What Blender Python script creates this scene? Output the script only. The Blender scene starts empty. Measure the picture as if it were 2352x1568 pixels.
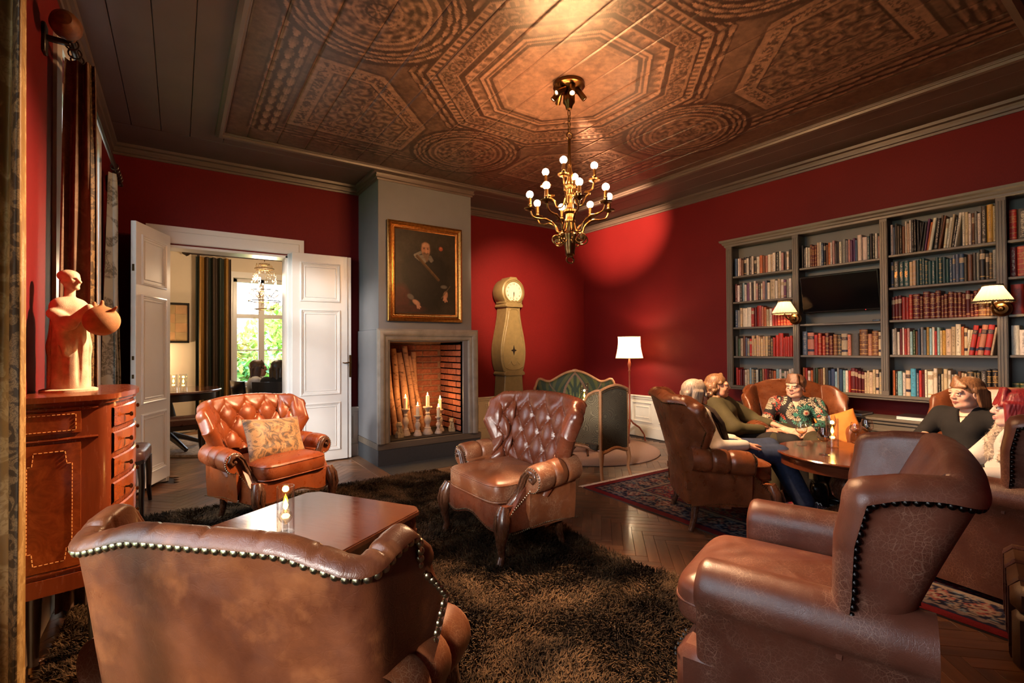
EXPOSURE,SKY,SUN,BULB=0.12,8.0,5.0,520.0
SCONCE,FLOORL,CANDLE,DINING=18.0,34.0,1.7,60.0
def SPOTS():
    aim((5.5,4.95,3.02),.9,3000,26,1.0)          # red wall beside the corner
    aim((4.15,5.8,1.9),1.9,1250,34,1.0)          # clock
    aim((-.44,2.62,1.25),3.2,1500,46,1.0)          # statue, cabinet
    aim((1.30,1.65,.35),4.3,1050,54,1.0,True)         # rug and near chairs
    aim((.65,4.1,.6),2.5,1300,30,1.0)          # tufted chair by the door
    aim((4.0,1.7,.75),5.6,1300,56,1.0)          # drinks table
import bpy, math, random
import numpy as np
from mathutils import Vector, Matrix
PI=math.pi
scene=bpy.context.scene
COL=scene.collection
# ---------------------------------------------------------------- camera
F0,YAW,PIT,ROL,CH=1110.62,0.60399,0.01105,-0.005887,1.3
_f=np.array([math.sin(YAW)*math.cos(PIT),math.cos(YAW)*math.cos(PIT),math.sin(PIT)])
_r=np.array([math.cos(YAW),-math.sin(YAW),0.0]); _u=np.cross(_r,_f)
R2=math.cos(ROL)*_r+math.sin(ROL)*_u; U2=-math.sin(ROL)*_r+math.cos(ROL)*_u
CAM=np.array([0,0,CH])
cd=bpy.data.cameras.new('camera'); cam=bpy.data.objects.new('camera',cd); COL.objects.link(cam)
cd.sensor_width=36.0; cd.lens=F0/2352*36.0; cd.clip_start=0.02; cd.clip_end=200
cam.matrix_world=Matrix(((R2[0],U2[0],-_f[0],CAM[0]),(R2[1],U2[1],-_f[1],CAM[1]),(R2[2],U2[2],-_f[2],CAM[2]),(0,0,0,1)))
scene.camera=cam
def at(x,y,ax,v):      # where the sight line of a photo pixel meets the plane axis=v
    d=_f+R2*(x-1176)/F0-U2*(y-784)/F0
    return CAM+d*(v-CAM[ax])/d[ax]
# ---------------------------------------------------------------- world, sun, exposure
vs=scene.view_settings
scene.display_settings.display_device='sRGB'
vs.view_transform='Standard'; vs.look='None'; vs.gamma=1.0; vs.use_curve_mapping=False
vs.exposure=EXPOSURE
scene.cycles.use_denoising=True
scene.cycles.sample_clamp_indirect=6.0
scene.cycles.caustics_reflective=False; scene.cycles.caustics_refractive=False
w=bpy.data.worlds.new('overcast sky'); scene.world=w; w.use_nodes=True
nt=w.node_tree; bg=nt.nodes['Background']
tc=nt.nodes.new('ShaderNodeTexCoord'); sp=nt.nodes.new('ShaderNodeSeparateXYZ'); cr=nt.nodes.new('ShaderNodeValToRGB')
nt.links.new(tc.outputs['Generated'],sp.inputs[0]); nt.links.new(sp.outputs['Z'],cr.inputs[0]); nt.links.new(cr.outputs[0],bg.inputs['Color'])
cr.color_ramp.elements[0].color=(.84,.93,1.0,1); cr.color_ramp.elements[1].color=(.68,.83,1.0,1)
bg.inputs['Strength'].default_value=SKY
def lamp(name,kind,loc,energy,color,rot=None,**kw):
    l=bpy.data.lights.new(name,kind); l.energy=energy; l.color=color
    for k,v in kw.items(): setattr(l,k,v)
    o=bpy.data.objects.new(name,l); o.location=loc; COL.objects.link(o)
    if rot is not None: o.rotation_euler=Vector(rot).to_track_quat('-Z','Y').to_euler()
    return o
lamp('sun','SUN',(-6,3,6),SUN,(1.0,.91,.80),rot=(.80,.55,-.30),angle=math.radians(7))
for nm,loc,sx,sy in (('daylight portal one',(-.63,.95,1.75),1.5,2.3),('daylight portal two',(-.63,4.2,1.75),1.5,2.3)):
    o=lamp(nm,'AREA',loc,1,(1,1,1),rot=(1,0,0),shape='RECTANGLE',size=sx,size_y=sy); o.data.cycles.is_portal=True
o=lamp('daylight portal three','AREA',(1.45,9.3,1.55),1,(1,1,1),rot=(0,-1,0),shape='RECTANGLE',size=1.7,size_y=1.9); o.data.cycles.is_portal=True
# ---------------------------------------------------------------- object helpers
def tag(o,label=None,cat=None,group=None,kind=None):
    if label: o['label']=label
    if cat: o['category']=cat
    if group: o['group']=group
    if kind: o['kind']=kind
    return o
def thing(name,label,cat,loc=(0,0,0),rz=0.0,group=None,kind=None):
    o=bpy.data.objects.new(name,None); COL.objects.link(o); o.location=loc; o.rotation_euler=(0,0,rz)
    o.empty_display_size=.1
    return tag(o,label,cat,group,kind)
class MB:
    """collects faces of one mesh"""
    def __init__(s): s.v=[]; s.f=[]; s.m=[]; s.M=None
    def add(s,vs,fs,mi=0):
        b=len(s.v)
        if s.M is not None: vs=[tuple(s.M@Vector(v)) for v in vs]
        s.v.extend([tuple(v) for v in vs]); s.f.extend([tuple(b+i for i in f) for f in fs]); s.m.extend([mi]*len(fs)); return s
    def box(s,x0,x1,y0,y1,z0,z1,b=0.0,mi=0):
        if b<=0:
            vs=[(x,y,z) for x in (x0,x1) for y in (y0,y1) for z in (z0,z1)]
            return s.add(vs,[(0,1,3,2),(4,6,7,5),(0,4,5,1),(2,3,7,6),(0,2,6,4),(1,5,7,3)],mi)
        b=min(b,.49*abs(x1-x0),.49*abs(y1-y0),.49*abs(z1-z0))
        vs=[];X=(x0,x1);Y=(y0,y1);Z=(z0,z1);sg=(1,-1)
        for i in (0,1):
            for j in (0,1):
                for k in (0,1):
                    x,y,z=X[i],Y[j],Z[k];dx,dy,dz=b*sg[i],b*sg[j],b*sg[k]
                    vs+=[(x,y+dy,z+dz),(x+dx,y,z+dz),(x+dx,y+dy,z)]
        c=lambda i,j,k,a:((i*2+j)*2+k)*3+a
        fs=[]
        fs+=[(c(0,0,0,0),c(0,0,1,0),c(0,1,1,0),c(0,1,0,0)),(c(1,0,0,0),c(1,1,0,0),c(1,1,1,0),c(1,0,1,0))]
        fs+=[(c(0,0,0,1),c(1,0,0,1),c(1,0,1,1),c(0,0,1,1)),(c(0,1,0,1),c(0,1,1,1),c(1,1,1,1),c(1,1,0,1))]
        fs+=[(c(0,0,0,2),c(0,1,0,2),c(1,1,0,2),c(1,0,0,2)),(c(0,0,1,2),c(1,0,1,2),c(1,1,1,2),c(0,1,1,2))]
        for i in (0,1):
            for j in (0,1):
                q=(c(i,j,0,0),c(i,j,1,0),c(i,j,1,1),c(i,j,0,1)); fs.append(q if (i+j)%2 else q[::-1])
        for i in (0,1):
            for k in (0,1):
                q=(c(i,0,k,0),c(i,1,k,0),c(i,1,k,2),c(i,0,k,2)); fs.append(q[::-1] if (i+k)%2 else q)
        for j in (0,1):
            for k in (0,1):
                q=(c(0,j,k,1),c(1,j,k,1),c(1,j,k,2),c(0,j,k,2)); fs.append(q if (j+k)%2 else q[::-1])
        for i in (0,1):
            for j in (0,1):
                for k in (0,1):
                    t=(c(i,j,k,0),c(i,j,k,1),c(i,j,k,2)); fs.append(t if (i+j+k)%2 else t[::-1])
        return s.add(vs,fs,mi)
    def grid(s,P,mi=0,cu=False,cv=False,flip=False):
        P=np.asarray(P); n,m=P.shape[:2]; fs=[]
        for i in range(n if cu else n-1):
            for j in range(m if cv else m-1):
                a=i*m+j;b=((i+1)%n)*m+j;c=((i+1)%n)*m+(j+1)%m;d=i*m+(j+1)%m
                fs.append((a,d,c,b) if flip else (a,b,c,d))
        return s.add([tuple(p) for p in P.reshape(-1,3)],fs,mi)
    def lathe(s,prof,c=(0,0,0),n=20,mi=0,axis='z',a0=0,a1=2*PI):
        full=abs(a1-a0-2*PI)<1e-6; k=n if full else n+1
        P=[]
        for i in range(k):
            a=a0+(a1-a0)*i/n
            row=[]
            for r,h in prof:
                x,y=r*math.cos(a),r*math.sin(a)
                p={'z':(x,y,h),'y':(x,-h,y),'x':(h,x,y)}[axis]
                row.append((p[0]+c[0],p[1]+c[1],p[2]+c[2]))
            P.append(row)
        return s.grid(P,mi,cu=full,flip=False)
    def cyl(s,c,r,h,n=16,mi=0,r2=None,axis='z'):
        r2=r if r2 is None else r2
        return s.lathe([(0,0),(r,0),(r2,h),(0,h)],c,n,mi,axis)
    def sph(s,c,r,n=12,mi=0,sc=(1,1,1)):
        P=[[(c[0]+sc[0]*r*math.sin(b)*math.cos(a),c[1]+sc[1]*r*math.sin(b)*math.sin(a),c[2]-sc[2]*r*math.cos(b)) for b in np.linspace(0,PI,n//2+1)] for a in np.linspace(0,2*PI,n,endpoint=False)]
        return s.grid(P,mi,cu=True)
    def tube(s,pts,rad,n=8,mi=0,closed=False,cap=True,flat=1.0):
        pts=[np.array(p,float) for p in pts]; N=len(pts)
        if np.isscalar(rad): rad=[rad]*N
        P=[]; up=None
        for i in range(N):
            if closed: t=pts[(i+1)%N]-pts[i-1]
            else: t=pts[min(i+1,N-1)]-pts[max(i-1,0)]
            t=t/(np.linalg.norm(t)+1e-9)
            if up is None:
                up=np.array([0,0,1.0]) if abs(t[2])<.9 else np.array([1.0,0,0])
            a=np.cross(up,t); a/=np.linalg.norm(a)+1e-9; b=np.cross(t,a); up=b
            P.append([pts[i]+rad[i]*(a*math.cos(q)+b*flat*math.sin(q)) for q in np.linspace(0,2*PI,n,endpoint=False)])
        s.grid(P,mi,cu=closed,cv=True)
        if cap and not closed:
            b=len(s.v)-N*n
            s.f.append(tuple(b+i for i in range(n))[::-1]); s.f.append(tuple(b+(N-1)*n+i for i in range(n))); s.m+= [mi,mi]
        return s
    def prism(s,poly,z0,z1,mi=0,axis='z'):
        n=len(poly)
        def p(a,b,h): return {'z':(a,b,h),'y':(a,h,b),'x':(h,a,b)}[axis]
        vs=[p(a,b,z0) for a,b in poly]+[p(a,b,z1) for a,b in poly]
        return s.add(vs,[tuple(range(n))[::-1],tuple(range(n,2*n))]+[(i,(i+1)%n,n+(i+1)%n,n+i) for i in range(n)],mi)
    def build(s,name,mats,parent=None,smooth=True,ang=38,col=None):
        me=mesh_from(name,s.v,s.f,mats,s.m,smooth,ang)
        return link(name,me,parent)
def mesh_from(name,v,f,mats,mi=None,smooth=True,ang=38):
    me=bpy.data.meshes.new(name); me.from_pydata([tuple(map(float,p)) for p in v],[],f)
    if not isinstance(mats,(list,tuple)): mats=[mats]
    for m in mats: me.materials.append(m)
    if mi is not None and len(mats)>1: me.polygons.foreach_set('material_index',np.array(mi,dtype=np.int32))
    fix_normals(me)
    if smooth:
        me.polygons.foreach_set('use_smooth',[True]*len(me.polygons)); me.set_sharp_from_angle(angle=math.radians(ang))
    me.update(); return me
import bmesh
def fix_normals(me):
    bm=bmesh.new(); bm.from_mesh(me); bmesh.ops.recalc_face_normals(bm,faces=bm.faces); bm.to_mesh(me); bm.free()
def link(name,data,parent=None):
    o=bpy.data.objects.new(name,data); COL.objects.link(o)
    if parent is not None: o.parent=parent
    return o
def struct(name,mb,m,parent=None,smooth=True):
    o=mb.build(name,m,parent,smooth)
    if parent is None: o['kind']='structure'
    return o
def copy_tree(o,parent=None):
    c=o.copy(); COL.objects.link(c)
    if parent is not None: c.parent=parent
    for ch in list(o.children): copy_tree(ch,c)
    return c
def setcol(o,per_vertex,name='Col'):
    me=o.data; a=me.color_attributes.new(name,'FLOAT_COLOR','POINT')
    arr=np.ones((len(me.vertices),4),np.float32); arr[:,:3]=per_vertex; a.data.foreach_set('color',arr.ravel())
def fastgrid(name,P,col,m,parent=None,smooth=True):
    """grid mesh with per-vertex colours; P (n,m,3)"""
    n,k=P.shape[:2]; idx=np.arange(n*k).reshape(n,k)
    q=np.stack([idx[:-1,:-1],idx[1:,:-1],idx[1:,1:],idx[:-1,1:]],-1).reshape(-1,4)
    o=link(name,fastmesh(name,P.reshape(-1,3),q,m,smooth),parent)
    if col is not None: setcol(o,col.reshape(-1,3))
    return o
def fastmesh(name,V,Q,m,smooth=True):
    me=bpy.data.meshes.new(name); V=np.asarray(V,np.float32); Q=np.asarray(Q,np.int32); k=Q.shape[1]
    me.vertices.add(len(V)); me.vertices.foreach_set('co',V.ravel())
    me.loops.add(Q.size); me.loops.foreach_set('vertex_index',Q.ravel())
    me.polygons.add(len(Q)); me.polygons.foreach_set('loop_start',np.arange(0,Q.size,k,dtype=np.int32))
    try: me.polygons.foreach_set('loop_total',np.full(len(Q),k,np.int32))
    except Exception: pass
    me.update(calc_edges=True); me.validate()
    me.materials.append(m)
    if smooth: me.polygons.foreach_set('use_smooth',[True]*len(me.polygons))
    return me
def sm(a,b,x):
    t=np.clip((x-a)/(b-a),0,1); return t*t*(3-2*t)
def lerp(a,b,t): return a+(b-a)*t
# ---------------------------------------------------------------- signed-distance modelling (bodies, statue, carved legs)
class SDF:
    def __init__(s,lo,hi,h):
        s.lo=np.array(lo,np.float32); s.h=h; n=np.ceil((np.array(hi)-np.array(lo))/h).astype(int)+1
        g=[s.lo[i]+h*np.arange(n[i],dtype=np.float32) for i in range(3)]
        s.X,s.Y,s.Z=np.meshgrid(*g,indexing='ij'); s.d=np.full(s.X.shape,9.0,np.float32)
    def _mix(s,d,k):
        if k<=0: s.d=np.minimum(s.d,d); return
        h=np.clip(.5+.5*(s.d-d)/k,0,1); s.d=s.d*(1-h)+d*h-k*h*(1-h)
    def cap(s,a,b,ra,rb,k=.02,fl=None):
        a=np.array(a,np.float32);b=np.array(b,np.float32);ab=b-a;L=float(ab@ab)+1e-12
        px,py,pz=s.X-a[0],s.Y-a[1],s.Z-a[2]
        t=np.clip((px*ab[0]+py*ab[1]+pz*ab[2])/L,0,1)
        qx,qy,qz=px-t*ab[0],py-t*ab[1],pz-t*ab[2]
        if fl is not None:   # flatten along a direction: (dir, factor>1 thinner)
            n=np.array(fl[0],np.float32);n/=np.linalg.norm(n); c=qx*n[0]+qy*n[1]+qz*n[2]; g=fl[1]-1
            qx,qy,qz=qx+n[0]*c*g,qy+n[1]*c*g,qz+n[2]*c*g
        s._mix(np.sqrt(qx*qx+qy*qy+qz*qz)-(ra+(rb-ra)*t),k); return s
    def ell(s,c,r,k=.02,sub=False,M=None):
        px,py,pz=s.X-c[0],s.Y-c[1],s.Z-c[2]
        if M is not None:
            M=np.array(M.to_3x3()).T
            px,py,pz=M[0,0]*px+M[0,1]*py+M[0,2]*pz,M[1,0]*px+M[1,1]*py+M[1,2]*pz,M[2,0]*px+M[2,1]*py+M[2,2]*pz
        k0=np.sqrt((px/r[0])**2+(py/r[1])**2+(pz/r[2])**2); k1=np.sqrt((px/r[0]**2)**2+(py/r[1]**2)**2+(pz/r[2]**2)**2)+1e-6
        d=np.clip(k0*(k0-1)/k1,-1,1)
        if sub:
            d=-d; h=np.clip(.5-.5*(s.d-d)/k,0,1); s.d=s.d*(1-h)+d*h+k*h*(1-h)
        else: s._mix(d,k)
        return s
    def cut(s,n,o,k=.004):   # keep the side where (p-o).n < 0
        d=(s.X-o[0])*n[0]+(s.Y-o[1])*n[1]+(s.Z-o[2])*n[2]; h=np.clip(.5-.5*(s.d-d)/k,0,1); s.d=s.d*(1-h)+d*h+k*h*(1-h); return s
    def mesh(s):
        d=s.d; n=d.shape; h=s.h
        ins=d<0
        C=[d[i:n[0]-1+i,j:n[1]-1+j,k:n[2]-1+k] for i in (0,1) for j in (0,1) for k in (0,1)]
        off=[(i,j,k) for i in (0,1) for j in (0,1) for k in (0,1)]
        cnt=sum((c<0).astype(np.int8) for c in C); act=(cnt>0)&(cnt<8)
        ii=np.argwhere(act); vals=np.stack([c[act] for c in C],1); P=np.zeros((len(ii),3),np.float32); W=np.zeros(len(ii),np.float32)
        for a in range(8):
            for b in range(a+1,8):
                da=np.array(off[b])-np.array(off[a])
                if np.abs(da).sum()!=1: continue
                va,vb=vals[:,a],vals[:,b]; m=(va<0)!=(vb<0); t=np.where(m,va/np.where(m,va-vb,1),0)
                for x in range(3): P[:,x]+=np.where(m,off[a][x]+t*da[x],0)
                W+=m
        V=s.lo+(ii+P/W[:,None])*h
        idx=np.full(act.shape,-1,np.int64); idx[act]=np.arange(len(ii))
        Q=[]
        for ax in range(3):
            sl0=[slice(None)]*3; sl1=[slice(None)]*3; sl0[ax]=slice(0,-1); sl1[ax]=slice(1,None)
            a=ins[tuple(sl0)]; b=ins[tuple(sl1)]; e=np.argwhere(a!=b); 
            o1,o2=[(1,2),(2,0),(0,1)][ax]
            ok=(e[:,o1]>0)&(e[:,o2]>0)&(e[:,o1]<n[o1]-1)&(e[:,o2]<n[o2]-1); e=e[ok]
            fl=a[tuple(e.T)]
            def g(d1,d2):
                q=e.copy(); q[:,o1]-=d1; q[:,o2]-=d2; return idx[tuple(q.T)]
            q=np.stack([g(1,1),g(0,1),g(0,0),g(1,0)],1); q[~fl]=q[~fl][:,::-1]; Q.append(q)
        Q=np.concatenate(Q); Q=Q[(Q>=0).all(1)]
        return V,Q
    def obj(s,name,m,parent=None,col=None):
        V,Q=s.mesh(); o=link(name,fastmesh(name,V,Q,m),parent)
        if col is not None: setcol(o,col(V))
        return o
# ---------------------------------------------------------------- materials
class NT:
    def __init__(s,name):
        s.m=bpy.data.materials.new(name); s.m.use_nodes=True; s.t=s.m.node_tree; s.b=s.t.nodes['Principled BSDF']; s.out=s.t.nodes['Material Output']
    def n(s,kind,**kw):
        o=s.t.nodes.new('ShaderNode'+kind)
        for k,v in kw.items():
            if hasattr(o,k) and k not in ('color',): setattr(o,k,v)
        return o
    def l(s,a,b): s.t.links.new(a,b)
    def coord(s,kind='Object',scale=(1,1,1),rot=(0,0,0)):
        t=s.n('TexCoord'); mp=s.n('Mapping'); s.l(t.outputs[kind],mp.inputs[0]); mp.inputs['Scale'].default_value=scale; mp.inputs['Rotation'].default_value=rot
        return mp.outputs[0]
    def noise(s,co,scale,detail=4,rough=.55,dist=0):
        o=s.n('TexNoise'); o.inputs['Scale'].default_value=scale; o.inputs['Detail'].default_value=detail; o.inputs['Roughness'].default_value=rough; o.inputs['Distortion'].default_value=dist
        if co is not None: s.l(co,o.inputs['Vector'])
        return o.outputs['Fac']
    def vor(s,co,scale,feature='F1',rand=1.0):
        o=s.n('TexVoronoi'); o.feature=feature; o.inputs['Scale'].default_value=scale; o.inputs['Randomness'].default_value=rand
        if co is not None: s.l(co,o.inputs['Vector'])
        return o.outputs['Distance']
    def wave(s,co,scale,dist=0,det=2,dscale=1,axis='X',kind='BANDS'):
        o=s.n('TexWave'); o.wave_type=kind
        if kind=='BANDS': o.bands_direction=axis
        o.inputs['Scale'].default_value=scale; o.inputs['Distortion'].default_value=dist; o.inputs['Detail'].default_value=det; o.inputs['Detail Scale'].default_value=dscale
        s.l(co,o.inputs['Vector']); return o.outputs['Fac']
    def ramp(s,fac,stops,interp='LINEAR'):
        o=s.n('ValToRGB'); e=o.color_ramp.elements; o.color_ramp.interpolation=interp
        while len(e)<len(stops): e.new(.5)
        for i,(p,c) in enumerate(stops):
            e[i].position=p; e[i].color=(c,c,c,1) if np.isscalar(c) else (*c,1)
        s.l(fac,o.inputs[0]); return o.outputs[0]
    def mix(s,fac,a,b,kind='MIX'):
        o=s.n('MixRGB'); o.blend_type=kind
        for i,v in ((0,fac),(1,a),(2,b)):
            if hasattr(v,'is_output'): s.l(v,o.inputs[i])
            elif i==0: o.inputs[0].default_value=v
            else: o.inputs[i].default_value=(*v,1)
        return o.outputs[0]
    def math(s,op,a,b=0.0):
        o=s.n('Math'); o.operation=op
        for i,v in ((0,a),(1,b)):
            if hasattr(v,'is_output'): s.l(v,o.inputs[i])
            else: o.inputs[i].default_value=v
        return o.outputs[0]
    def bump(s,h,strength=.3,dist=.002):
        o=s.n('Bump'); o.inputs['Strength'].default_value=strength; o.inputs['Distance'].default_value=dist; s.l(h,o.inputs['Height']); s.l(o.outputs[0],s.b.inputs['Normal'])
    def set(s,**kw):
        for k,v in kw.items():
            k={'base':'Base Color','rough':'Roughness','metal':'Metallic','spec':'Specular IOR Level','coat':'Coat Weight','coatr':'Coat Roughness','sheen':'Sheen Weight','em':'Emission Color','ems':'Emission Strength','sss':'Subsurface Weight','trans':'Transmission Weight'}.get(k,k)
            i=s.b.inputs[k]
            if hasattr(v,'is_output'): s.l(v,i)
            elif k in('Base Color','Emission Color'): i.default_value=(*v,1)
            else: i.default_value=v
        return s
def plain(name,c,rough=.5,metal=0,var=.12,scale=18,spec=.5,bump=0,**kw):
    s=NT(name); f=s.noise(s.coord(),scale,5)
    s.set(base=s.ramp(f,[(.25,tuple(x*(1-var) for x in c)),(.75,tuple(min(1,x*(1+var)) for x in c))]),rough=rough,metal=metal,spec=spec,**kw)
    if bump: s.bump(s.noise(s.coord(),scale*12,3),bump,.002)
    return s.m
def leather(name,c1,c2,crack=None,crackamt=.4,rough=.34,cs=34,mot=5,patina=None):
    s=NT(name); co=s.coord()
    big=s.noise(co,mot,6,.62,.4); base=s.ramp(big,[(.30,c1),(.68,c2)])
    if patina: base=s.mix(s.ramp(s.noise(co,mot*2.3,5,.6),[(.52,0.0),(.72,.6)]),base,patina)
    wv=s.n('TexNoise'); wv.inputs['Scale'].default_value=9; s.l(co,wv.inputs['Vector'])
    va=s.n('VectorMath'); va.operation='MULTIPLY_ADD'; va.inputs[1].default_value=(.06,.06,.06); s.l(wv.outputs['Color'],va.inputs[0]); s.l(co,va.inputs[2])
    e=s.vor(va.outputs[0],cs,'DISTANCE_TO_EDGE'); line=s.ramp(e,[(.0,1.0),(.055,0.0)])
    e2=s.vor(va.outputs[0],cs*2.6,'DISTANCE_TO_EDGE'); line2=s.ramp(e2,[(.0,.55),(.09,0.0)])
    ln=s.math('MAXIMUM',line,line2)
    mask=s.ramp(s.noise(co,7,4),[(.42,0.0),(.66,1.0)])
    k=s.math('MULTIPLY',s.math('MULTIPLY',ln,mask),crackamt)
    if crack: base=s.mix(k,base,crack)
    grain=s.vor(co,420,'F1')
    s.set(base=base,rough=s.ramp(s.noise(co,14,4),[(.3,rough-.07),(.7,rough+.1)]),spec=.5)
    s.bump(s.math('ADD',s.math('MULTIPLY',grain,.5),s.math('MULTIPLY',ln,-.7)),.16,.0018)
    return s.m
def wood(name,c1,c2,scale=7,rough=.35,axis='X',stretch=9,coat=0.0,bump=.06,randcol=0.0):
    s=NT(name); sc={'X':(1,stretch,stretch),'Y':(stretch,1,stretch),'Z':(stretch,stretch,1)}[axis]
    co=s.coord('Object',sc); f=s.noise(co,scale*.35,6,.6,.6); g=s.noise(co,scale*2.4,4,.6)
    base=s.ramp(s.math('ADD',s.math('MULTIPLY',f,.7),s.math('MULTIPLY',g,.3)),[(.33,c1),(.66,c2)])
    if randcol:
        oi=s.n('ObjectInfo'); base=s.mix(1.0,base,s.ramp(oi.outputs['Random'],[(0,1-randcol),(1,1+randcol*.4)]),'MULTIPLY')
    s.set(base=base,rough=s.ramp(g,[(.3,rough-.05),(.7,rough+.08)]),coat=coat,coatr=.12); s.bump(g,bump,.001)
    return s.m
def glass(name,tint=(1,1,1),rough=.0,refl=1.0):
    s=NT(name); t=s.t; t.nodes.remove(s.b)
    a=s.n('BsdfTransparent'); a.inputs[0].default_value=(*tint,1); g=s.n('BsdfGlossy'); g.inputs['Roughness'].default_value=rough
    lw=s.n('LayerWeight'); lw.inputs[0].default_value=.5; fac=s.math('MULTIPLY',s.math('ADD',s.math('MULTIPLY',s.math('POWER',lw.outputs['Facing'],3.0),.55),.04),refl); mx=s.n('MixShader'); s.l(fac,mx.inputs[0]); s.l(a.outputs[0],mx.inputs[1]); s.l(g.outputs[0],mx.inputs[2]); s.l(mx.outputs[0],s.out.inputs[0])
    return s.m
def emit(name,c,st):
    s=NT(name); s.set(base=(0,0,0),em=c,ems=st); return s.m
def vcol(name,rough=.6,noise=.25,nscale=60,bump=0.0,spec=.3,sheen=0.0,mul=1.0,sss=0.0):
    s=NT(name); a=s.n('VertexColor'); a.layer_name='Col'; co=s.coord(); f=s.noise(co,nscale,5)
    base=s.mix(1.0,a.outputs[0],s.ramp(f,[(.25,(1-noise)*mul),(.75,(1+noise*.4)*mul)]),'MULTIPLY')
    s.set(base=base,rough=rough,spec=spec,sheen=sheen)
    if sss: s.set(sss=sss); s.b.inputs['Subsurface Radius'].default_value=(.012,.004,.002)
    if bump: s.bump(f,bump,.003)
    return s.m
def shade_mat(name,c,tr=.6):
    s=NT(name); t=s.t; t.nodes.remove(s.b); d=s.n('BsdfDiffuse'); d.inputs[0].default_value=(*c,1); r=s.n('BsdfTranslucent'); r.inputs[0].default_value=(*c,1)
    mx=s.n('MixShader'); mx.inputs[0].default_value=tr; s.l(d.outputs[0],mx.inputs[1]); s.l(r.outputs[0],mx.inputs[2]); s.l(mx.outputs[0],s.out.inputs[0]); return s.m
def fabric(name,c1,c2,pscale=14,kind='damask',rough=.75,weave=500):
    s=NT(name); co=s.coord()
    if kind=='damask':
        d=s.n('TexNoise'); d.inputs['Scale'].default_value=pscale*.8; d.inputs['Detail'].default_value=1.5; d.inputs['Distortion'].default_value=2.2; s.l(co,d.inputs['Vector'])
        big=s.ramp(d.outputs['Fac'],[(.47,0.0),(.53,1.0)]); e=s.n('TexNoise'); e.inputs['Scale'].default_value=pscale*4; e.inputs['Detail'].default_value=1; e.inputs['Distortion'].default_value=3.0; s.l(co,e.inputs['Vector'])
        pat=s.math('MULTIPLY',big,s.ramp(e.outputs['Fac'],[(.42,.35),(.52,1.0)]))
    elif kind=='rose':
        v=s.vor(co,pscale,'F1'); v2=s.vor(co,pscale,'DISTANCE_TO_EDGE')
        nn=s.noise(co,pscale*2.5,3); f=s.math('SINE',s.math('MULTIPLY',s.math('ADD',v,s.math('MULTIPLY',nn,.12)),46.0)); pat=s.ramp(f,[(.35,1.0),(.8,0.0)])
    elif kind=='stripe':
        pat=s.ramp(s.wave(co,pscale,0,0,1,'X'),[(.45,0.0),(.55,1.0)])
    else: pat=s.noise(co,pscale,5)
    nz=s.noise(co,3,4)
    base=s.mix(pat,c1,c2); base=s.mix(1.0,base,s.ramp(nz,[(.3,.78),(.7,1.1)]),'MULTIPLY')
    s.set(base=base,rough=rough,sheen=.0,spec=.22); s.bump(s.noise(co,weave,2),.25,.001)
    return s.m
M={}
def _wallred():
    s=NT('red wall cloth'); co=s.coord('Object',(1,1,.12)); f=s.noise(co,420,2); co2=s.coord(); g=s.noise(co2,1.3,4)
    s.set(base=s.mix(1.0,s.ramp(g,[(.3,(.128,.0062,.0075)),(.7,(.16,.008,.0095))]),s.ramp(f,[(.3,.82),(.7,1.1)]),'MULTIPLY'),rough=.6,spec=.2); s.bump(f,.12,.001); return s.m
M['red']=_wallred()
M['taupe']=plain('taupe ceiling paint',(.092,.062,.060),.42,var=.14,scale=3,bump=.05)
M['cornice']=plain('taupe cornice paint',(.10,.070,.060),.4,var=.10,scale=6)
M['chim']=plain('grey chimney paint',(.150,.152,.165),.55,var=.06,scale=5,bump=.05)
M['slate']=plain('dark slate paint',(.045,.05,.058),.5,var=.15,scale=30)
M['hearth']=plain('slate hearth stone',(.05,.055,.06),.45,var=.25,scale=20,bump=.1)
M['ledge']=wood('greyed oak ledge',(.085,.07,.055),(.15,.12,.095),6,.5)
M['surround']=plain('marbled surround',(.24,.215,.185),.28,var=.25,scale=9)
M['white']=plain('white gloss paint',(.74,.73,.72),.3,var=.03,scale=5)
M['white2']=plain('warm white panel paint',(.72,.66,.56),.38,var=.05,scale=6)
M['cream']=plain('cream wall paint',(.62,.53,.42),.7,var=.05,scale=3)
M['parquet']=wood('oak parquet',(.085,.034,.016),(.19,.080,.036),6,.36,'X',9,.1,.08,.35)
M['parquetd']=plain('parquet joint',(.03,.014,.008),.7)
M['oakborder']=wood('oak border board',(.13,.065,.035),(.23,.12,.065),6,.38,'Y',9,.1)
M['brass']=plain('antique brass',(.13,.066,.024),.28,1,.2,24)
M['brassd']=plain('dark bronze',(.16,.10,.045),.3,1,.25,30)
M['gold']=plain('gilt frame',(.62,.30,.08),.3,1,.35,40,bump=.2)
M['goldd']=plain('worn gilt',(.30,.13,.04),.34,1,.4,30)
M['nail']=plain('antique brass nail',(.34,.30,.20),.3,1,.2,40)
M['naild']=plain('dark nail',(.035,.03,.028),.3,1,.2,40)
M['carved']=wood('carved mahogany',(.035,.012,.006),(.10,.038,.018),9,.25,'Z',6,.3)
M['mahog']=wood('polished mahogany',(.05,.011,.005),(.10,.025,.009),5,.14,'Y',8,.6,.02)
M['tabled']=wood('dark table wood',(.075,.022,.011),(.13,.042,.020),5,.13,'X',8,.6,.02)
M['burl']=NT('burl veneer'); 
def _burl():
    s=M['burl']; co=s.coord(); f=s.noise(co,9,8,.7,2.2); s.set(base=s.ramp(f,[(.3,(.14,.026,.006)),(.5,(.25,.052,.011)),(.7,(.34,.085,.02))]),rough=.2,coat=.4,coatr=.1); return s.m
M['burl']=_burl()
M['cabwood']=wood('cherry cabinet wood',(.135,.024,.007),(.22,.046,.013),5,.22,'Z',8,.4)
M['inlay']=plain('light inlay',(.62,.30,.09),.3)
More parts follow.
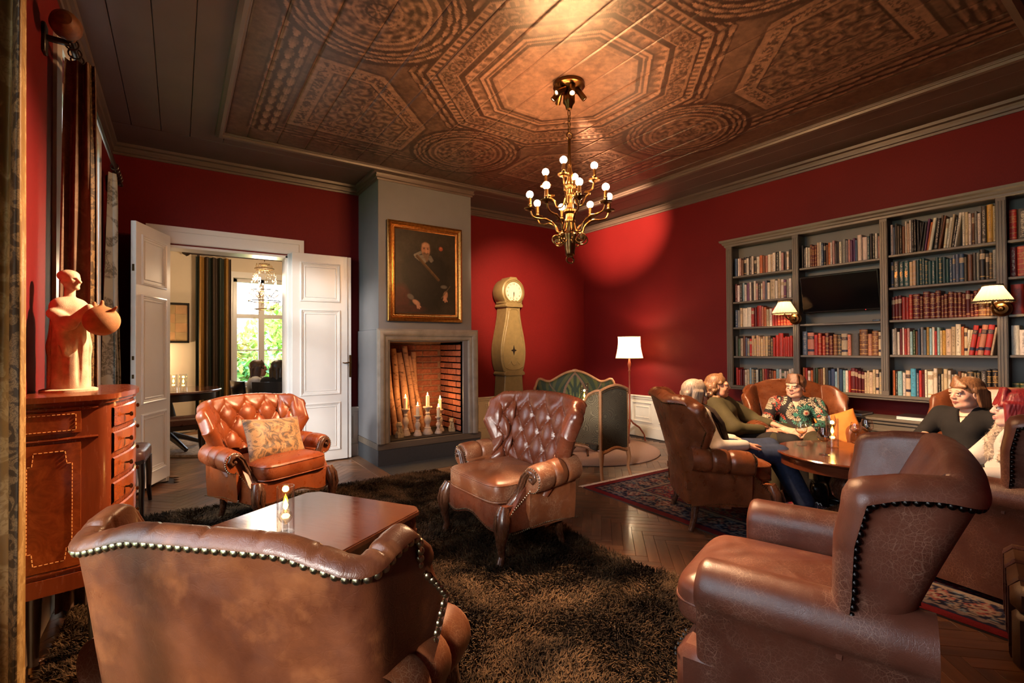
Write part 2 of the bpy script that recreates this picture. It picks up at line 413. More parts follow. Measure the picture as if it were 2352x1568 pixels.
M['black']=plain('black gloss',(.008,.008,.009),.2)
M['screen']=plain('dark screen glass',(.004,.004,.005),.10,var=.05,spec=.12)
M['greyp']=plain('grey green bookcase paint',(.125,.108,.085),.42,var=.08,scale=6)
M['greyback']=plain('bookcase back paint',(.15,.152,.138),.55,var=.08,scale=4)
M['page']=plain('page block',(.62,.52,.38),.8)
M['glass']=glass('clear glass',(1,1,1),.0,1.7)
M['wax']=plain('candle wax',(.85,.75,.58),.45,sss=.3)
M['turned']=plain('whitewashed turned wood',(.52,.42,.35),.6,var=.2,scale=30)
M['flame']=emit('flame',(1,.55,.12),60)
M['flamey']=emit('amber flame',(1,.50,.05),26)
M['bulb']=emit('lit bulb',(1,.50,.20),BULB)
M['spotface']=emit('lit spot lens',(1,.72,.42),160)
M['terra']=plain('terracotta',(.72,.55,.40),.75,var=.35,scale=24,bump=.5)
M['lion']=plain('aged stone',(.36,.29,.18),.8,var=.4,scale=60,bump=.3)
M['clockp']=plain('ochre green clock paint',(.225,.175,.078),.42,var=.18,scale=14)
M['clockd']=plain('dark green plinth paint',(.055,.055,.035),.45,var=.2,scale=14)
M['dial']=plain('ivory dial',(.80,.72,.56),.35,var=.03)
M['fruitwood']=wood('pale fruitwood frame',(.26,.12,.055),(.42,.21,.10),9,.35,'Z',6,.1)
M['redwood']=plain('red lacquered pole',(.30,.075,.035),.3)
M['lampshade']=shade_mat('lamp shade cloth',(.90,.70,.42),.45)
M['pleat']=shade_mat('pleated silk shade',(.90,.66,.42),.42)
M['fringe']=plain('dark fringe',(.10,.075,.05),.9,var=.4,scale=90)
M['fringel']=plain('pale braid',(.35,.27,.18),.9,var=.5,scale=90)
M['roundrug']=plain('pink beige rug pile',(.46,.29,.23),.95,var=.35,scale=160,bump=.8)
M['curt']=fabric('brown brocade curtain',(.14,.082,.056),(.20,.125,.085),9,'damask',.5)
M['curtg']=fabric('golden brocade curtain',(.26,.145,.045),(.42,.27,.11),9,'damask',.45)
M['curts']=fabric('silver damask curtain',(.42,.41,.36),(.16,.15,.13),5,'damask',.5)
M['band']=fabric('dark scroll braid',(.055,.033,.016),(.22,.135,.06),26,'damask',.5)
M['curtdg']=plain('dark green curtain',(.022,.03,.022),.7)
M['curtdy']=plain('mustard curtain stripe',(.30,.145,.025),.65)
M['curtdn']=plain('brown curtain stripe',(.055,.032,.02),.7)
M['olive']=fabric('olive rose cloth',(.20,.165,.10),(.105,.085,.05),9,'rose',.6)
M['oliveb']=fabric('dark olive cloth',(.075,.065,.045),(.05,.042,.03),9,'rose',.7)
M['darkleather']=leather('dark brown stool leather',(.055,.02,.015),(.09,.035,.026),None,0,.3)
M['darkwood']=plain('dark stained wood',(.022,.012,.009),.3)
M['orange']=plain('orange cushion cloth',(.62,.20,.03),.75,var=.12,scale=12,bump=.2)
M['shoe']=None
M['birch']=NT('birch bark')
def _birch():
    s=M['birch']; co=s.coord('Object',(1,1,2.6)); f=s.noise(co,11,7,.75,.6); co2=s.coord(); g=s.noise(co2,18,4)
    base=s.ramp(f,[(.37,(.04,.02,.012)),(.43,(.30,.14,.08)),(.75,(.46,.25,.15))]); s.set(base=base,rough=.8); s.bump(g,.5,.004); return s.m
M['birch']=_birch()
def _brick():
    s=NT('old brick'); oi=s.n('ObjectInfo'); f=s.noise(s.coord(),35,6)
    s.set(base=s.mix(1.0,s.ramp(f,[(.3,(.20,.055,.03)),(.7,(.36,.11,.06))]),s.ramp(oi.outputs['Random'],[(0,.65),(1,1.15)]),'MULTIPLY'),rough=.85); s.bump(f,.5,.004); return s.m
M['brick']=_brick(); M['mortar']=plain('mortar',(.22,.12,.08),.9,var=.3,scale=60)
M['soot']=plain('sooty firebox',(.018,.013,.011),.9,var=.4)
# ---------------------------------------------------------------- room shell
XL,XR,YN,YB,ZC=-.53,5.5,-.75,5.88,3.25
def quadwall(name,axis,pos,thick,a0,a1,z0,z1,holes,m):
    """wall in the plane axis=pos, thickness behind it, with rectangular holes [(a0,a1,z0,z1)]"""
    mb=MB(); xs=sorted({a0,a1,*[h[0] for h in holes],*[h[1] for h in holes]})
    zs=sorted({z0,z1,*[h[2] for h in holes],*[h[3] for h in holes]})
    for i in range(len(xs)-1):
        for k in range(len(zs)-1):
            cx,cz=(xs[i]+xs[i+1])/2,(zs[k]+zs[k+1])/2
            if any(h[0]<cx<h[1] and h[2]<cz<h[3] for h in holes): continue
            lo,hi=sorted((pos,pos+thick))
            if axis=='x': mb.box(lo,hi,xs[i],xs[i+1],zs[k],zs[k+1])
            else: mb.box(xs[i],xs[i+1],lo,hi,zs[k],zs[k+1])
    return struct(name,mb,m,smooth=False)
W1=(.15,1.75,.62,2.92); W2=(3.45,4.98,.62,2.92)
quadwall('wall_left','x',XL,-.16,YN,YB,0,3.6,[W1,W2],M['red'])
quadwall('wall_right','x',XR,.2,YN,YB,0,3.6,[],M['red'])
quadwall('wall_front','y',YN,-.2,XL-.1,XR+.2,0,3.6,[],M['red'])
quadwall('wall_back','y',YB,.11,XL-.1,XR+.2,0,3.6,[(-.09,1.0,0,2.32)],M['red'])
# dining room shell
quadwall('wall_beyond_front','y',YB+.11,.11,-2.0,4.2,0,3.6,[(-.09,1.0,0,2.32)],M['cream'])
quadwall('wall_beyond_back','y',9.1,.25,-2.0,4.2,0,3.6,[(.74,2.14,.68,2.46)],M['cream'])
quadwall('wall_beyond_left','x',-2.0,-.15,YB+.1,9.35,0,3.6,[],M['cream'])
quadwall('wall_beyond_right','x',4.2,.15,YB+.1,9.35,0,3.6,[],M['cream'])
struct('ceiling_beyond',MB().box(-2.0,4.2,YB+.22,9.1,2.98,3.1),M['white2'])
# sweep a moulding profile along a path: prof [(inset,h)], place(a,b,h)
def mould(mb,path,prof,closed,place,mi=0,cap=False):
    n=len(path); P=[]
    for i in range(n):
        p=np.array(path[i],float)
        a=np.array(path[(i-1)%n],float) if (closed or i>0) else None; b=np.array(path[(i+1)%n],float) if (closed or i<n-1) else None
        d1=(p-a)/np.linalg.norm(p-a) if a is not None else None; d2=(b-p)/np.linalg.norm(b-p) if b is not None else None
        if d1 is None: d1=d2
        if d2 is None: d2=d1
        n1=np.array((-d1[1],d1[0])); n2=np.array((-d2[1],d2[0])); m=n1+n2; m/=max(1e-6,m@n1)
        P.append([place(*(p+m*q),h) for q,h in prof])
    mb.grid(P,mi,cu=closed)
    return mb
cprof=[(0,3.145),(.012,3.145),(.016,3.165),(.03,3.17),(.034,3.19),(.022,3.194),(.03,3.215),(.05,3.225),(.056,3.25),(0.0,3.252)]
room=[(XL,YN),(XR,YN),(XR,YB),(2.97,YB),(2.97,5.18),(1.80,5.18),(1.80,YB),(XL,YB)]
mb=MB(); mould(mb,room,cprof,True,lambda a,b,h:(a,b,h)); struct('trim_1',mb,M['cornice'])
# ------------ ceiling: outer boards, raised moulding, recessed painted boards
kc=.968; PX0,PX1,PY0,PY1=.345,4.665,.66,5.07
ceil=bpy.data.objects.new('ceiling',None); COL.objects.link(ceil); ceil['kind']='structure'
def cboard(x0,x1,y0,y1): 
    MB().box(x0+.0015,x1-.0015,y0,y1,ZC,ZC+.03,.003).build('board',M['taupe'],ceil)
for a,b in zip((XL,-.34,-.13,.085,PX0)[:-1],(-.34,-.13,.085,PX0)): cboard(a,b,YN,5.32)
for a,b in zip((PX1,4.94,5.22),(4.94,5.22,XR)): cboard(a,b,YN,5.32)
MB().box(XL,XR,5.323,YB,ZC,ZC+.03,.003).build('board',M['taupe'],ceil)
MB().box(PX0,PX1,PY1,5.32,ZC,ZC+.03,.003).build('board',M['taupe'],ceil)
MB().box(PX0,PX1,YN,PY0,ZC,ZC+.03,.003).build('board',M['taupe'],ceil)
struct('trim_2',mould(MB(),[(PX0,PY0),(PX1,PY0),(PX1,PY1),(PX0,PY1)],[(-.075,ZC),(-.07,ZC-.018),(-.045,ZC-.03),(-.02,ZC-.024),(-.014,ZC-.006),(-.004,ZC-.004),(0,ZC+.012),(.0,ZC+.03)],True,lambda a,b,h:(a,b,h)),M['cornice'])
struct('ceiling_deck',MB().box(XL-.1,XR+.1,YN-.1,YB+.1,ZC+.03,ZC+.2),M['taupe'])
rng=np.random.default_rng(5)
def leafs(s,t,ls,lt):
    row=np.floor(t/lt); f=(s/ls+.5*(row%2))%1.0; c=2*((t/lt)%1)-1
    wid=np.sqrt(np.clip(f*1.6,0,1))*np.clip(1.25-f,0,1)*1.1
    e=np.abs(c)-wid
    return np.where(e<0,.45+.5*f-.25*np.abs(c)+.10*np.sin(c*14),.02)
def vnoise(x,y,sc,seed):
    r=np.random.default_rng(seed); T=r.random((64,64)); x=x*sc; y=y*sc; i=np.floor(x).astype(int); j=np.floor(y).astype(int); u=x-i; v=y-j; u=u*u*(3-2*u); v=v*v*(3-2*v)
    g=lambda a,b:T[(i+a)%64,(j+b)%64]
    return (g(0,0)*(1-u)+g(1,0)*u)*(1-v)+(g(0,1)*(1-u)+g(1,1)*u)*v
def fbm(x,y,sc,seed,o=4):
    return sum(vnoise(x,y,sc*2**i,seed+i)*.5**(i+1) for i in range(o))/(1-.5**o)
def ceilpaint(x,y):
    u,v=x/kc-2.48,y/kc-2.84
    au,av=np.abs(u),np.abs(v); n1=fbm(x,y,6,1); n2=fbm(x,y,28,7); n3=fbm(x,y,60,11,2)
    g=.34+.16*(n1-.5)
    def put(mask,val):
        nonlocal g; g=np.where(mask,val,g)
    # acanthus-like scrolls
    def scroll(a,b,sc):
        w=.15*sc; qx=a+.045*(vnoise(a,b,11/sc,3)-.5); qy=b+.045*(vnoise(a,b,11/sc,4)-.5)
        i,j=np.floor(qx/w),np.floor(qy/w); dx,dy=qx-(i+.5)*w,qy-(j+.5)*w; r=np.hypot(dx,dy)/sc; th=np.arctan2(dy,dx)*np.where((i+j)%2>0,1,-1)
        sp_=np.sin(th+r*85); return .36+.17*sp_+.12*np.sin(th*9+r*150)*np.clip(r*12,0,1)+.16*(fbm(a,b,45/sc,13,2)-.5)
    # leaf borders
    bx=(au>1.74)&(au<1.97)&(av<2.16); put(bx,leafs(v*np.sign(v+1e-9),au-1.74,.15,.077)*.9)
    by=(av>1.96)&(av<2.14)&(au<1.74); put(by,leafs(u*np.sign(u+1e-9),av-1.96,.20,.06)*.75)
    # corner panels
    p=np.minimum(np.minimum(1.64-au,au-.64),np.minimum(np.minimum(1.84-av,av-.72),(au+av-1.94)/1.4142))
    put((p>-.07)&(p<-.045),.20); put((p>-.045)&(p<0),.56+.1*n2); put((p>=0)&(p<.075),.25+.5*(n3>.5)*.7); put((p>=.075)&(p<.10),.62); put((p>=.10)&(p<.112),.14)
    put(p>=.112,scroll(u,v,1.0)*.95+.06)
    # four roundels
    for cx,cy in ((1.49,0),(-1.49,0),(0,1.59),(0,-1.59)):
        dx,dy=u-cx,v-cy; r=np.hypot(dx,dy); th=np.arctan2(dy,dx)
        put(r<.58,.30+.1*n2); put((r>.54)&(r<.58),.14)
        wr=(r>.41)&(r<.54); put(wr,leafs(r*0+th*.47,r-.41,.13,.045)*.9)
        put((r>.385)&(r<=.41),.15); put((r>.36)&(r<=.385),.6); put((r>.325)&(r<=.36),.30); put((r>.30)&(r<=.325),.66)
        put(r<=.30,.38+.16*np.sin(th*14+1.1*np.sin(r*60))*np.clip(r*9,0,1)*(.5+n2)+.13*np.sin(r*120)+.34*(n3-.5)); put((r<.15)&(r>.13),.6); put(r<.06,.42+.25*np.sin(th*7)); put((r>.06)&(r<.075),.12)
    # octagon
    d=np.maximum(np.maximum(au*1.03,av*.97),(au+av)/1.4142); th=np.arctan2(v,u)
    al=np.where(np.abs(au*1.03-d)<1e-6,v,np.where(np.abs(av*.97-d)<1e-6,u,(av-au)*.707*np.sign(u*v+1e-9)))
    put(d<1.22,np.where(d>1.0,g,.3)); 
    wr=(d>1.02)&(d<1.13)&(p<-.07)&(((au<.45)|(av<.45)) | True); put(wr&(np.hypot(au-1.49,v)>.58)&(np.hypot(u,av-1.59)>.58),leafs(al,d-1.02,.16,.055)*.85)
    put((d>.985)&(d<1.0),.62); put((d>1.0)&(d<1.02),.14)
    put((d<.985)&(d>.94),.28+.42*(np.sin(al*110)>0)); put((d<=.94)&(d>.925),.12); put((d<=.925)&(d>.905),.55)
    put((d<=.905)&(d>.79),scroll(al,d,.5)); put((d<=.79)&(d>.775),.6); put((d<=.775)&(d>.735),.16); put((d<=.735)&(d>.72),.64)
    put((d<=.72)&(d>.64),.2+.55*(np.sin(al*70+4*n3)*.5+.5)*(d-.64)/.08+.1); put((d<=.64)&(d>.625),.12); put((d<=.625)&(d>.60),.68); put((d<=.60)&(d>.58),.25); put((d<=.58)&(d>.565),.6); put((d<=.565)&(d>.535),.17)
    put(d<=.535,.50+.22*(n1-.5)+.1*(n2-.5))
    put((d<=.5)&(d>.485),.6)
    g=g*(.80+.4*n2)*(.92+.16*n3)+.03*(n1-.5)
    g=g+.30*(fbm(x,y,34,41,3)-.5); g=np.clip((g-.40)*1.5+.36,0,1)[...,None]
    a=np.array((.034,.018,.014)); b=np.array((.27,.155,.115))
    return a+(b-a)*g**1.15
M['ceilpaint']=vcol('painted ceiling boards',.34,.22,90,.05,.45)
bw=.2517; xs=[PX0,.523]
while xs[-1]+bw<PX1-.05: xs.append(xs[-1]+bw)
xs.append(PX1)
for i in range(len(xs)-1):
    x0,x1=xs[i]+.0012,xs[i+1]-.0012; nx=max(2,int((x1-x0)/.0085)); ny=520
    gx,gy=np.meshgrid(np.linspace(x0,x1,nx),np.linspace(PY0,PY1,ny),indexing='ij')
    e=np.minimum(gx-x0,x1-gx); z=ZC+.014+.004*sm(.006,0,e)
    fastgrid('painted_board',np.stack([gx,gy,z],-1),ceilpaint(gx,gy),M['ceilpaint'],ceil)
# ------------ floor: herringbone planks
floor=bpy.data.objects.new('floor',None); COL.objects.link(floor); floor['kind']='structure'
MB().box(-2.1,XR+.1,YN-.1,9.2,-.05,-.010).build('subfloor',M['parquetd'],floor)
Wp=.07; n=6; rot=math.radians(45); cr_,sr_=math.cos(rot),math.sin(rot)
pl=[]
for a in range(-130,200):
    for b in range(-26,26):
        for kind in (0,1):
            cx,cy=((a+b*n)+n/2,(a-b*n)+.5) if kind==0 else ((a+b*n)+n+.5,(a-b*n)+1-n/2)
            x,y=(cx*cr_-cy*sr_)*Wp+1.2,(cx*sr_+cy*cr_)*Wp+2.0
            pl.append((x,y,kind))
def infl(x,y):
    if y<YB-.02: return XL+.06<x<XR-.06 and y>YN+.05
    return -2<x<4.2 and y<9.1 and (y>6.1 or -.1<x<1.0)
def covered(x,y):
    if -.30<x<2.05 and .9<y<4.35: return True          # shaggy rug
    if 3.2<x<5.2 and .2<y<3.1 and (x-3.06)>.12 and y<3.2+(x-3.1)*.08: return True
    if math.hypot(x-4.25,y-4.5)<.7: return True
    if 1.82<x<2.97 and y>4.75: return True
    if x>5.3 and y<3.25: return True
    return False
cand=[]
for x,y,kd in pl:
    if not infl(x,y) or covered(x,y): continue
    d=np.array((x,y,-CH)); z=d@_f
    if z<.3: continue
    px,py=1176+F0*(d@R2)/z,784-F0*(d@U2)/z
    if -150<px<2500 and py<1720: cand.append((z,x,y,kd))
cand.sort()
pme=mesh_from('plank',*(lambda m:(m.v,m.f))(MB().box(-n*Wp/2+.0006,n*Wp/2-.0006,-Wp/2+.0006,Wp/2-.0006,-.012,0,.0012)),M['parquet'])
random.seed(3)
far={0:MB(),1:MB(),2:MB()}
for i,(z,x,y,kd) in enumerate(cand):
    a=rot+(0 if kd==0 else PI/2)
    if y>YB-.12 and y<6.1 and False: continue
    if i<300:
        o=link('plank',pme,floor); o.location=(x,y,random.uniform(-.0008,.0002)); o.rotation_euler=(0,0,a+(PI if random.random()<.5 else 0))
    else:
        f=far[random.randrange(3)]; f.M=Matrix.Translation((x,y,random.uniform(-.0008,.0)))@Matrix.Rotation(a,4,'Z'); f.box(-n*Wp/2+.0006,n*Wp/2-.0006,-Wp/2+.0006,Wp/2-.0006,-.012,0,.0012)
for k,f in far.items():
    c=(.75,1.0,1.3)[k]
    o=f.build('parquet',wood('oak parquet far sunlit',tuple(q*c for q in(.12,.055,.028)),tuple(q*c for q in (.24,.12,.062)),6,.36,'X',5,.1),floor); o['kind']='stuff'  # far planks coloured lighter, sun reflections near the door put into the wood
# ------------ chimney breast, firebox bricks
ch=bpy.data.objects.new('chimney_breast',None); COL.objects.link(ch); ch['kind']='structure'
mb=MB(); mb.box(1.80,2.97,5.18,YB,1.50,ZC,.004).box(1.785,1.93,5.175,YB,.25,1.50,.004).box(2.85,3.035,5.175,YB,.25,1.50,.004).box(1.93,2.85,5.175,YB,1.37,1.50)
mb.build('breast',M['chim'],ch)
MB().box(1.785,3.085,5.165,YB,0,.178,.004).build('plinth',M['slate'],ch)
MB().box(1.782,3.09,5.16,YB,.178,.25,.004).build('ledge',M['ledge'],ch)
MB().box(1.90,2.87,5.20,5.80,.25,.262).build('firebox_floor',M['soot'],ch)
MB().box(1.90,1.935,5.22,5.8,.26,1.38).box(1.93,2.86,5.79,5.82,.26,1.38).box(2.85,2.88,5.2,5.8,.26,1.38).box(1.93,2.86,5.25,5.8,1.36,1.39).build('firebox_lining',M['mortar'],ch)
def bricks(plane):
    bh,bl=.062,.205
    me=mesh_from('brick',*(lambda m:(m.v,m.f))(MB().box(-bl/2,bl/2,-.012,.012,-bh/2,bh/2,.004)),M['brick'])
    mh=mesh_from('brick',*(lambda m:(m.v,m.f))(MB().box(-.052,.052,-.012,.012,-bh/2,bh/2,.004)),M['brick'])
    r=0; z=.305
    while z<1.36:
        lo,hi=(5.24,5.79) if plane=='side' else (1.94,2.84)
        a=lo-(bl/2 if r%2 else 0)+bl/2
        while a-bl/2<hi:
            x0,x1=max(lo,a-bl/2),min(hi,a+bl/2)
            if x1-x0>.05:
                o=link('brick',me if x1-x0>.15 else mh,ch); c=(x0+x1)/2
                if plane=='side': o.location=(2.853+random.uniform(-.003,.002),c,z); o.rotation_euler=(0,0,PI/2)
                else: o.location=(c,5.793+random.uniform(-.003,.002),z)
                o.scale=((x1-x0)/(bl if x1-x0>.15 else .104),1,1)
            a+=bl+.014
        z+=bh+.0145; r+=1
bricks('side'); bricks('back')
# moulded surround round the opening
mb=MB(); mould(mb,[(3.04,.252),(3.04,1.508),(1.778,1.508),(1.778,.252)],[(0,0),(0,.03),(.018,.04),(.022,.052),(.05,.058),(.07,.05),(.085,.03),(.092,.036),(.118,.028),(.128,.01),(.13,-.03)],False,lambda a,b,h:(a,5.175-h,b))
mb.build('surround',M['surround'],ch)
struct('hearth_slab',MB().box(1.79,3.085,4.73,5.17,-.01,.006,.002),M['hearth'])
struct('floor_border',MB().box(1.66,1.787,4.62,5.88,-.01,.004,.002).box(1.79,3.25,4.62,4.727,-.01,.004,.002).box(3.09,3.22,4.73,5.88,-.01,.004,.002),M['oakborder'])
# ------------ wainscot and baseboards
def wains(name,axis,pos,s,a0,a1,npan,ztop=.60):
    mb=MB(); P=(lambda a,d,z:(a,pos+s*d,z)) if axis=='y' else (lambda a,d,z:(pos+s*d,a,z))
    def bx(x0,x1,d0,d1,z0,z1,b=.002):
        p,q=P(x0,d0,z0),P(x1,d1,z1); mb.box(min(p[0],q[0]),max(p[0],q[0]),min(p[1],q[1]),max(p[1],q[1]),z0,z1,b)
    bx(a0,a1,0,.012,0,ztop-.03); bx(a0,a1,0,.022,0,.15,.004); bx(a0,a1,0,.017,.15,.165,.003); bx(a0,a1,0,.035,ztop-.032,ztop-.006,.006); bx(a0,a1,0,.024,ztop-.06,ztop-.03,.004)
    wd=(a1-a0)/npan
    for i in range(npan):
        x0,x1=a0+i*wd+.05,a0+(i+1)*wd-.05; z0,z1=.21,ztop-.10
        path=[(x0,z0),(x1,z0),(x1,z1),(x0,z1)]
        mould(mb,path,[(0,.011),(.004,.024),(.014,.026),(.02,.016),(.03,.012)],True,lambda a,b,h:P(a,h,b))
        if x1-x0>.16: mould(mb,[(x0+.06,z0+.06),(x1-.06,z0+.06),(x1-.06,z1-.06),(x0+.06,z1-.06)],[(0,.011),(.004,.019),(.012,.019),(.016,.012)],True,lambda a,b,h:P(a,h,b))
    return struct(name,mb,M['white2'])
wains('baseboard_back','y',YB,-1,3.04,5.5,5); wains('baseboard_right','x',XR,-1,3.0,5.86,6)
wains('baseboard_back_left','y',YB,-1,XL+.02,-.27,1); wains('baseboard_back_middle','y',YB,-1,1.20,1.79,1); wains('baseboard_left','x',XL,1,YN+.02,5.86,12,.52)
# ------------ double door
mb=MB()
cas=[(0,0),(0,.02),(.03,.026),(.05,.022),(.058,.032),(.125,.034),(.14,.026),(.165,.022),(.17,.012),(.172,-.02)]
mould(mb,[(1.175,0),(1.175,2.52),(-.262,2.52),(-.262,0)],cas,False,lambda a,b,h:(a,YB-h-.001,b))
mb.box(-.10,-.075,YB-.01,6.1,0,2.33).box(.985,1.01,YB-.01,6.1,0,2.33).box(-.1,1.01,YB-.01,6.1,2.31,2.335)
struct('trim_3',mb,M['white'])
def doorleaf(name,wd,panels_flip,strip):
    root=bpy.data.objects.new(name,None); COL.objects.link(root); root['kind']='structure'
    mb=MB(); T=.042
    mb.box(0,wd,-T/2,T/2,.012,2.365,.003)
    if strip: mb.box(wd,wd+.045,-T/2+.012,T/2+.012,.012,2.365,.003)
    mb.build('slab',M['white'],root)
    for z0,z1 in ((.14,.66),(.78,1.72),(1.84,2.25)):
        for s in (-1,1):
            q=MB(); path=[(.10,z0),(wd-.10,z0),(wd-.10,z1),(.10,z1)]
            if s>0: path=path
            mould(q,path,[(-.018,0),(-.014,.010),(-.004,.014),(.004,.006),(.012,.006),(.018,-.002),(.03,.0),(.034,.006),(.04,.001)],True,lambda a,b,h,s=s:(a,s*(T/2+h),b))
            q.build('panel_moulding',M['white'],root)
    return root
dr=doorleaf('door_2',.60,False,True); dr.location=(1.035,5.80,0); dr.rotation_euler=(0,0,math.radians(-1.5))
mb=MB(); mb.box(.622,.648,-.016,-.009,.96,1.21,.003).cyl((.635,-.016,1.135),.011,.045,12).build  # plate
mb=MB(); mb.box(.618,.646,-.018,-.009,.955,1.215,.004)
mb.lathe([(0,0),(.009,0),(.009,.045),(0,.045)],(.632,-.018,1.13),12,axis='y'); mb.tube([(.632,-.058,1.13),(.60,-.062,1.128),(.56,-.06,1.122),(.535,-.058,1.128)],[.008,.009,.008,.006],10)
mb.lathe([(0,0),(.006,0),(.006,.003),(0,.003)],(.632,-.018,1.03),10,axis='y')
mb.build('door_handle',M['brass'],dr)
dl=doorleaf('door_1',.60,False,False)
dl.location=(-.085,5.83,.045); dl.rotation_euler=(0,0,math.atan2(5.27-5.83,-.325+.085))
mb=MB()
for z in (.10,1.00,1.16,1.93): mb.box(.5995,.602,-.009,.009,z,z+(.06 if z in(.10,1.93) else .035),.001)
mb.build('strike_plate',M['brassd'],dl)
# ------------ windows
def window(name,axis,pos,s,a0,a1,z0,z1,mull,bars,depth=.10):
    root=bpy.data.objects.new(name,None); COL.objects.link(root); root['kind']='structure'
    P=lambda a,d,z:((pos+s*d,a,z) if axis=='x' else (a,pos+s*d,z))
    def bx(mb,x0,x1,d0,d1,zz0,zz1,b=.004):
        p,q=P(x0,d0,zz0),P(x1,d1,zz1); mb.box(min(p[0],q[0]),max(p[0],q[0]),min(p[1],q[1]),max(p[1],q[1]),zz0,zz1,b)
    f=MB(); w_=.06
    bx(f,a0,a0+w_,depth-.05,depth+.02,z0,z1); bx(f,a1-w_,a1,depth-.05,depth+.02,z0,z1); bx(f,a0,a1,depth-.05,depth+.02,z1-w_,z1); bx(f,a0,a1,depth-.05,depth+.02,z0,z0+w_)
    for m_ in mull: bx(f,m_-.045,m_+.045,depth-.05,depth+.02,z0,z1)
    for b_,t in bars: bx(f,a0,a1,depth-.03,depth+.01,b_-t/2,b_+t/2,.003)
    f.build('window_frame',M['white'],root)
    cs=[a0+w_]+[v for m_ in mull for v in (m_-.045,m_+.045)]+[a1-w_]; zs=[z0+w_]+[v for b_,t in bars for v in (b_-t/2,b_+t/2)]+[z1-w_]
    for i in range(0,len(cs),2):
        for k in range(0,len(zs),2):
            g=MB(); bx(g,cs[i]-.005,cs[i+1]+.005,depth-.005,depth-.001,zs[k]-.005,zs[k+1]+.005,0); g.build('pane',M['glass'],root)
    sl=MB(); bx(sl,a0-.06,a1+.06,-.04,depth,z0-.035,z0,.008); sl.build('window_sill',M['white'],root)
    c=MB(); prof=[(0,-.0),(0,.016),(.03,.02),(.08,.024),(.10,.014),(.10,-.002)]
    mould(c,[(a1+.1,z0-.03),(a1+.1,z1+.1),(a0-.1,z1+.1),(a0-.1,z0-.03)],prof,False,lambda a,b,h:P(a,-h,b)); c.build('window_casing',M['white'],root)
    return root
window('window_1','x',XL,-1,*W1,[.95],[(2.15,.05),(1.4,.025)]); window('window_2','x',XL,-1,*W2,[4.215],[(2.15,.05),(1.4,.025)])
window('window_3','y',9.1,1,.74,2.14,.68,2.46,[1.16],[(1.84,.07),(1.27,.02)],.12)
# ------------ outdoors
mo=plain('lawn grass',(.10,.22,.05),.9,var=.4,scale=6)
o=struct('ground_outside',MB().box(-30,30,-20,40,-.9,-.75),mo)
rg=np.random.default_rng(8)
def foliage(name,label,c,sz,nl,cols,leaf=.10):
    root=thing(name,label,'bush' if 'bush' in name or 'hedge' in name else 'tree',(c[0],c[1],-.75))
    V=rg.normal(size=(nl,3)); V/=np.linalg.norm(V,axis=1)[:,None]; V*=(rg.random((nl,1))**.35)*(1+.18*np.sin(V[:,:1]*7)*np.cos(V[:,2:3]*6)); V=V*np.array(sz)+np.array((0,0,c[2]+.75))
    a=rg.normal(size=(nl,3)); a/=np.linalg.norm(a,axis=1)[:,None]; b=np.cross(a,rg.normal(size=(nl,3))); b/=np.linalg.norm(b,axis=1)[:,None]
    l=leaf*(.6+.8*rg.random((nl,1)))
    Q=np.stack([V-a*l,V+b*l*.45,V+a*l,V-b*l*.45],1).reshape(-1,3); F=np.arange(nl*4).reshape(-1,4)
    o=link('foliage',fastmesh('foliage',Q,F,M['leaf'],False),root); o['kind']='stuff'
    cc=np.array(cols)[rg.integers(0,len(cols),nl)]*(.6+.8*rg.random((nl,1))); setcol(o,np.repeat(cc,4,0))
    MB().tube([(0,0,0),(.05,0,c[2]*.5+.3),(0,.05,c[2]+.6)],[.1,.08,.04],8).build('trunk',M['darkwood'],root)
    return root
M['leaf']=vcol('leaf',.6,.2,5,mul=1.7)
foliage('garden_hedge','low mixed green hedge outside the dining room window, behind the lawn',(1.8,14.2,.3),(3.0,.6,.8),2600,[(.12,.28,.06),(.22,.36,.10),(.10,.24,.12),(.35,.30,.10)],.13)
foliage('garden_tree','taller rounded green tree outside the right half of the dining room window',(3.3,19.0,1.6),(1.5,1.0,1.5),2000,[(.20,.40,.07),(.30,.45,.10),(.40,.38,.12)],.13)
foliage('garden_bush','pale green bush outside the left half of the dining room window',(1.2,16.6,1.0),(1.1,.6,.85),1400,[(.25,.42,.10),(.34,.42,.14),(.45,.34,.12)],.12)
# ---------------------------------------------------------------- leather wing chairs
M['lea']=leather('orange brown leather',(.15,.028,.007),(.26,.056,.012),(.52,.30,.17),.25,.30,40)
M['leb']=leather('red brown leather',(.085,.020,.010),(.145,.036,.014),(.42,.24,.14),.22,.28,40)
M['leArm']=leather('crackled brown leather',(.12,.034,.014),(.21,.066,.024),(.55,.36,.22),.75,.36,60)
M['lec']=leather('mottled tan leather',(.045,.011,.005),(.15,.044,.015),None,0,.34,30,3.6,(.25,.085,.028))
M['led']=leather('mottled chestnut leather',(.085,.022,.008),(.18,.050,.015),(.38,.18,.10),.25,.30,40,7,(.25,.08,.026))
M['lee']=leather('dusty crackled leather',(.090,.027,.015),(.165,.050,.027),(.36,.19,.12),.75,.36,62,3)
M['lef']=leather('dark crackled leather',(.065,.021,.012),(.11,.036,.020),(.32,.16,.10),.7,.36,62,3)
def smooth1(A,k):
    for _ in range(k):
        B=A.copy(); B[1:-1]=.25*A[:-2]+.5*A[1:-1]+.25*A[2:]; A=B
    return A
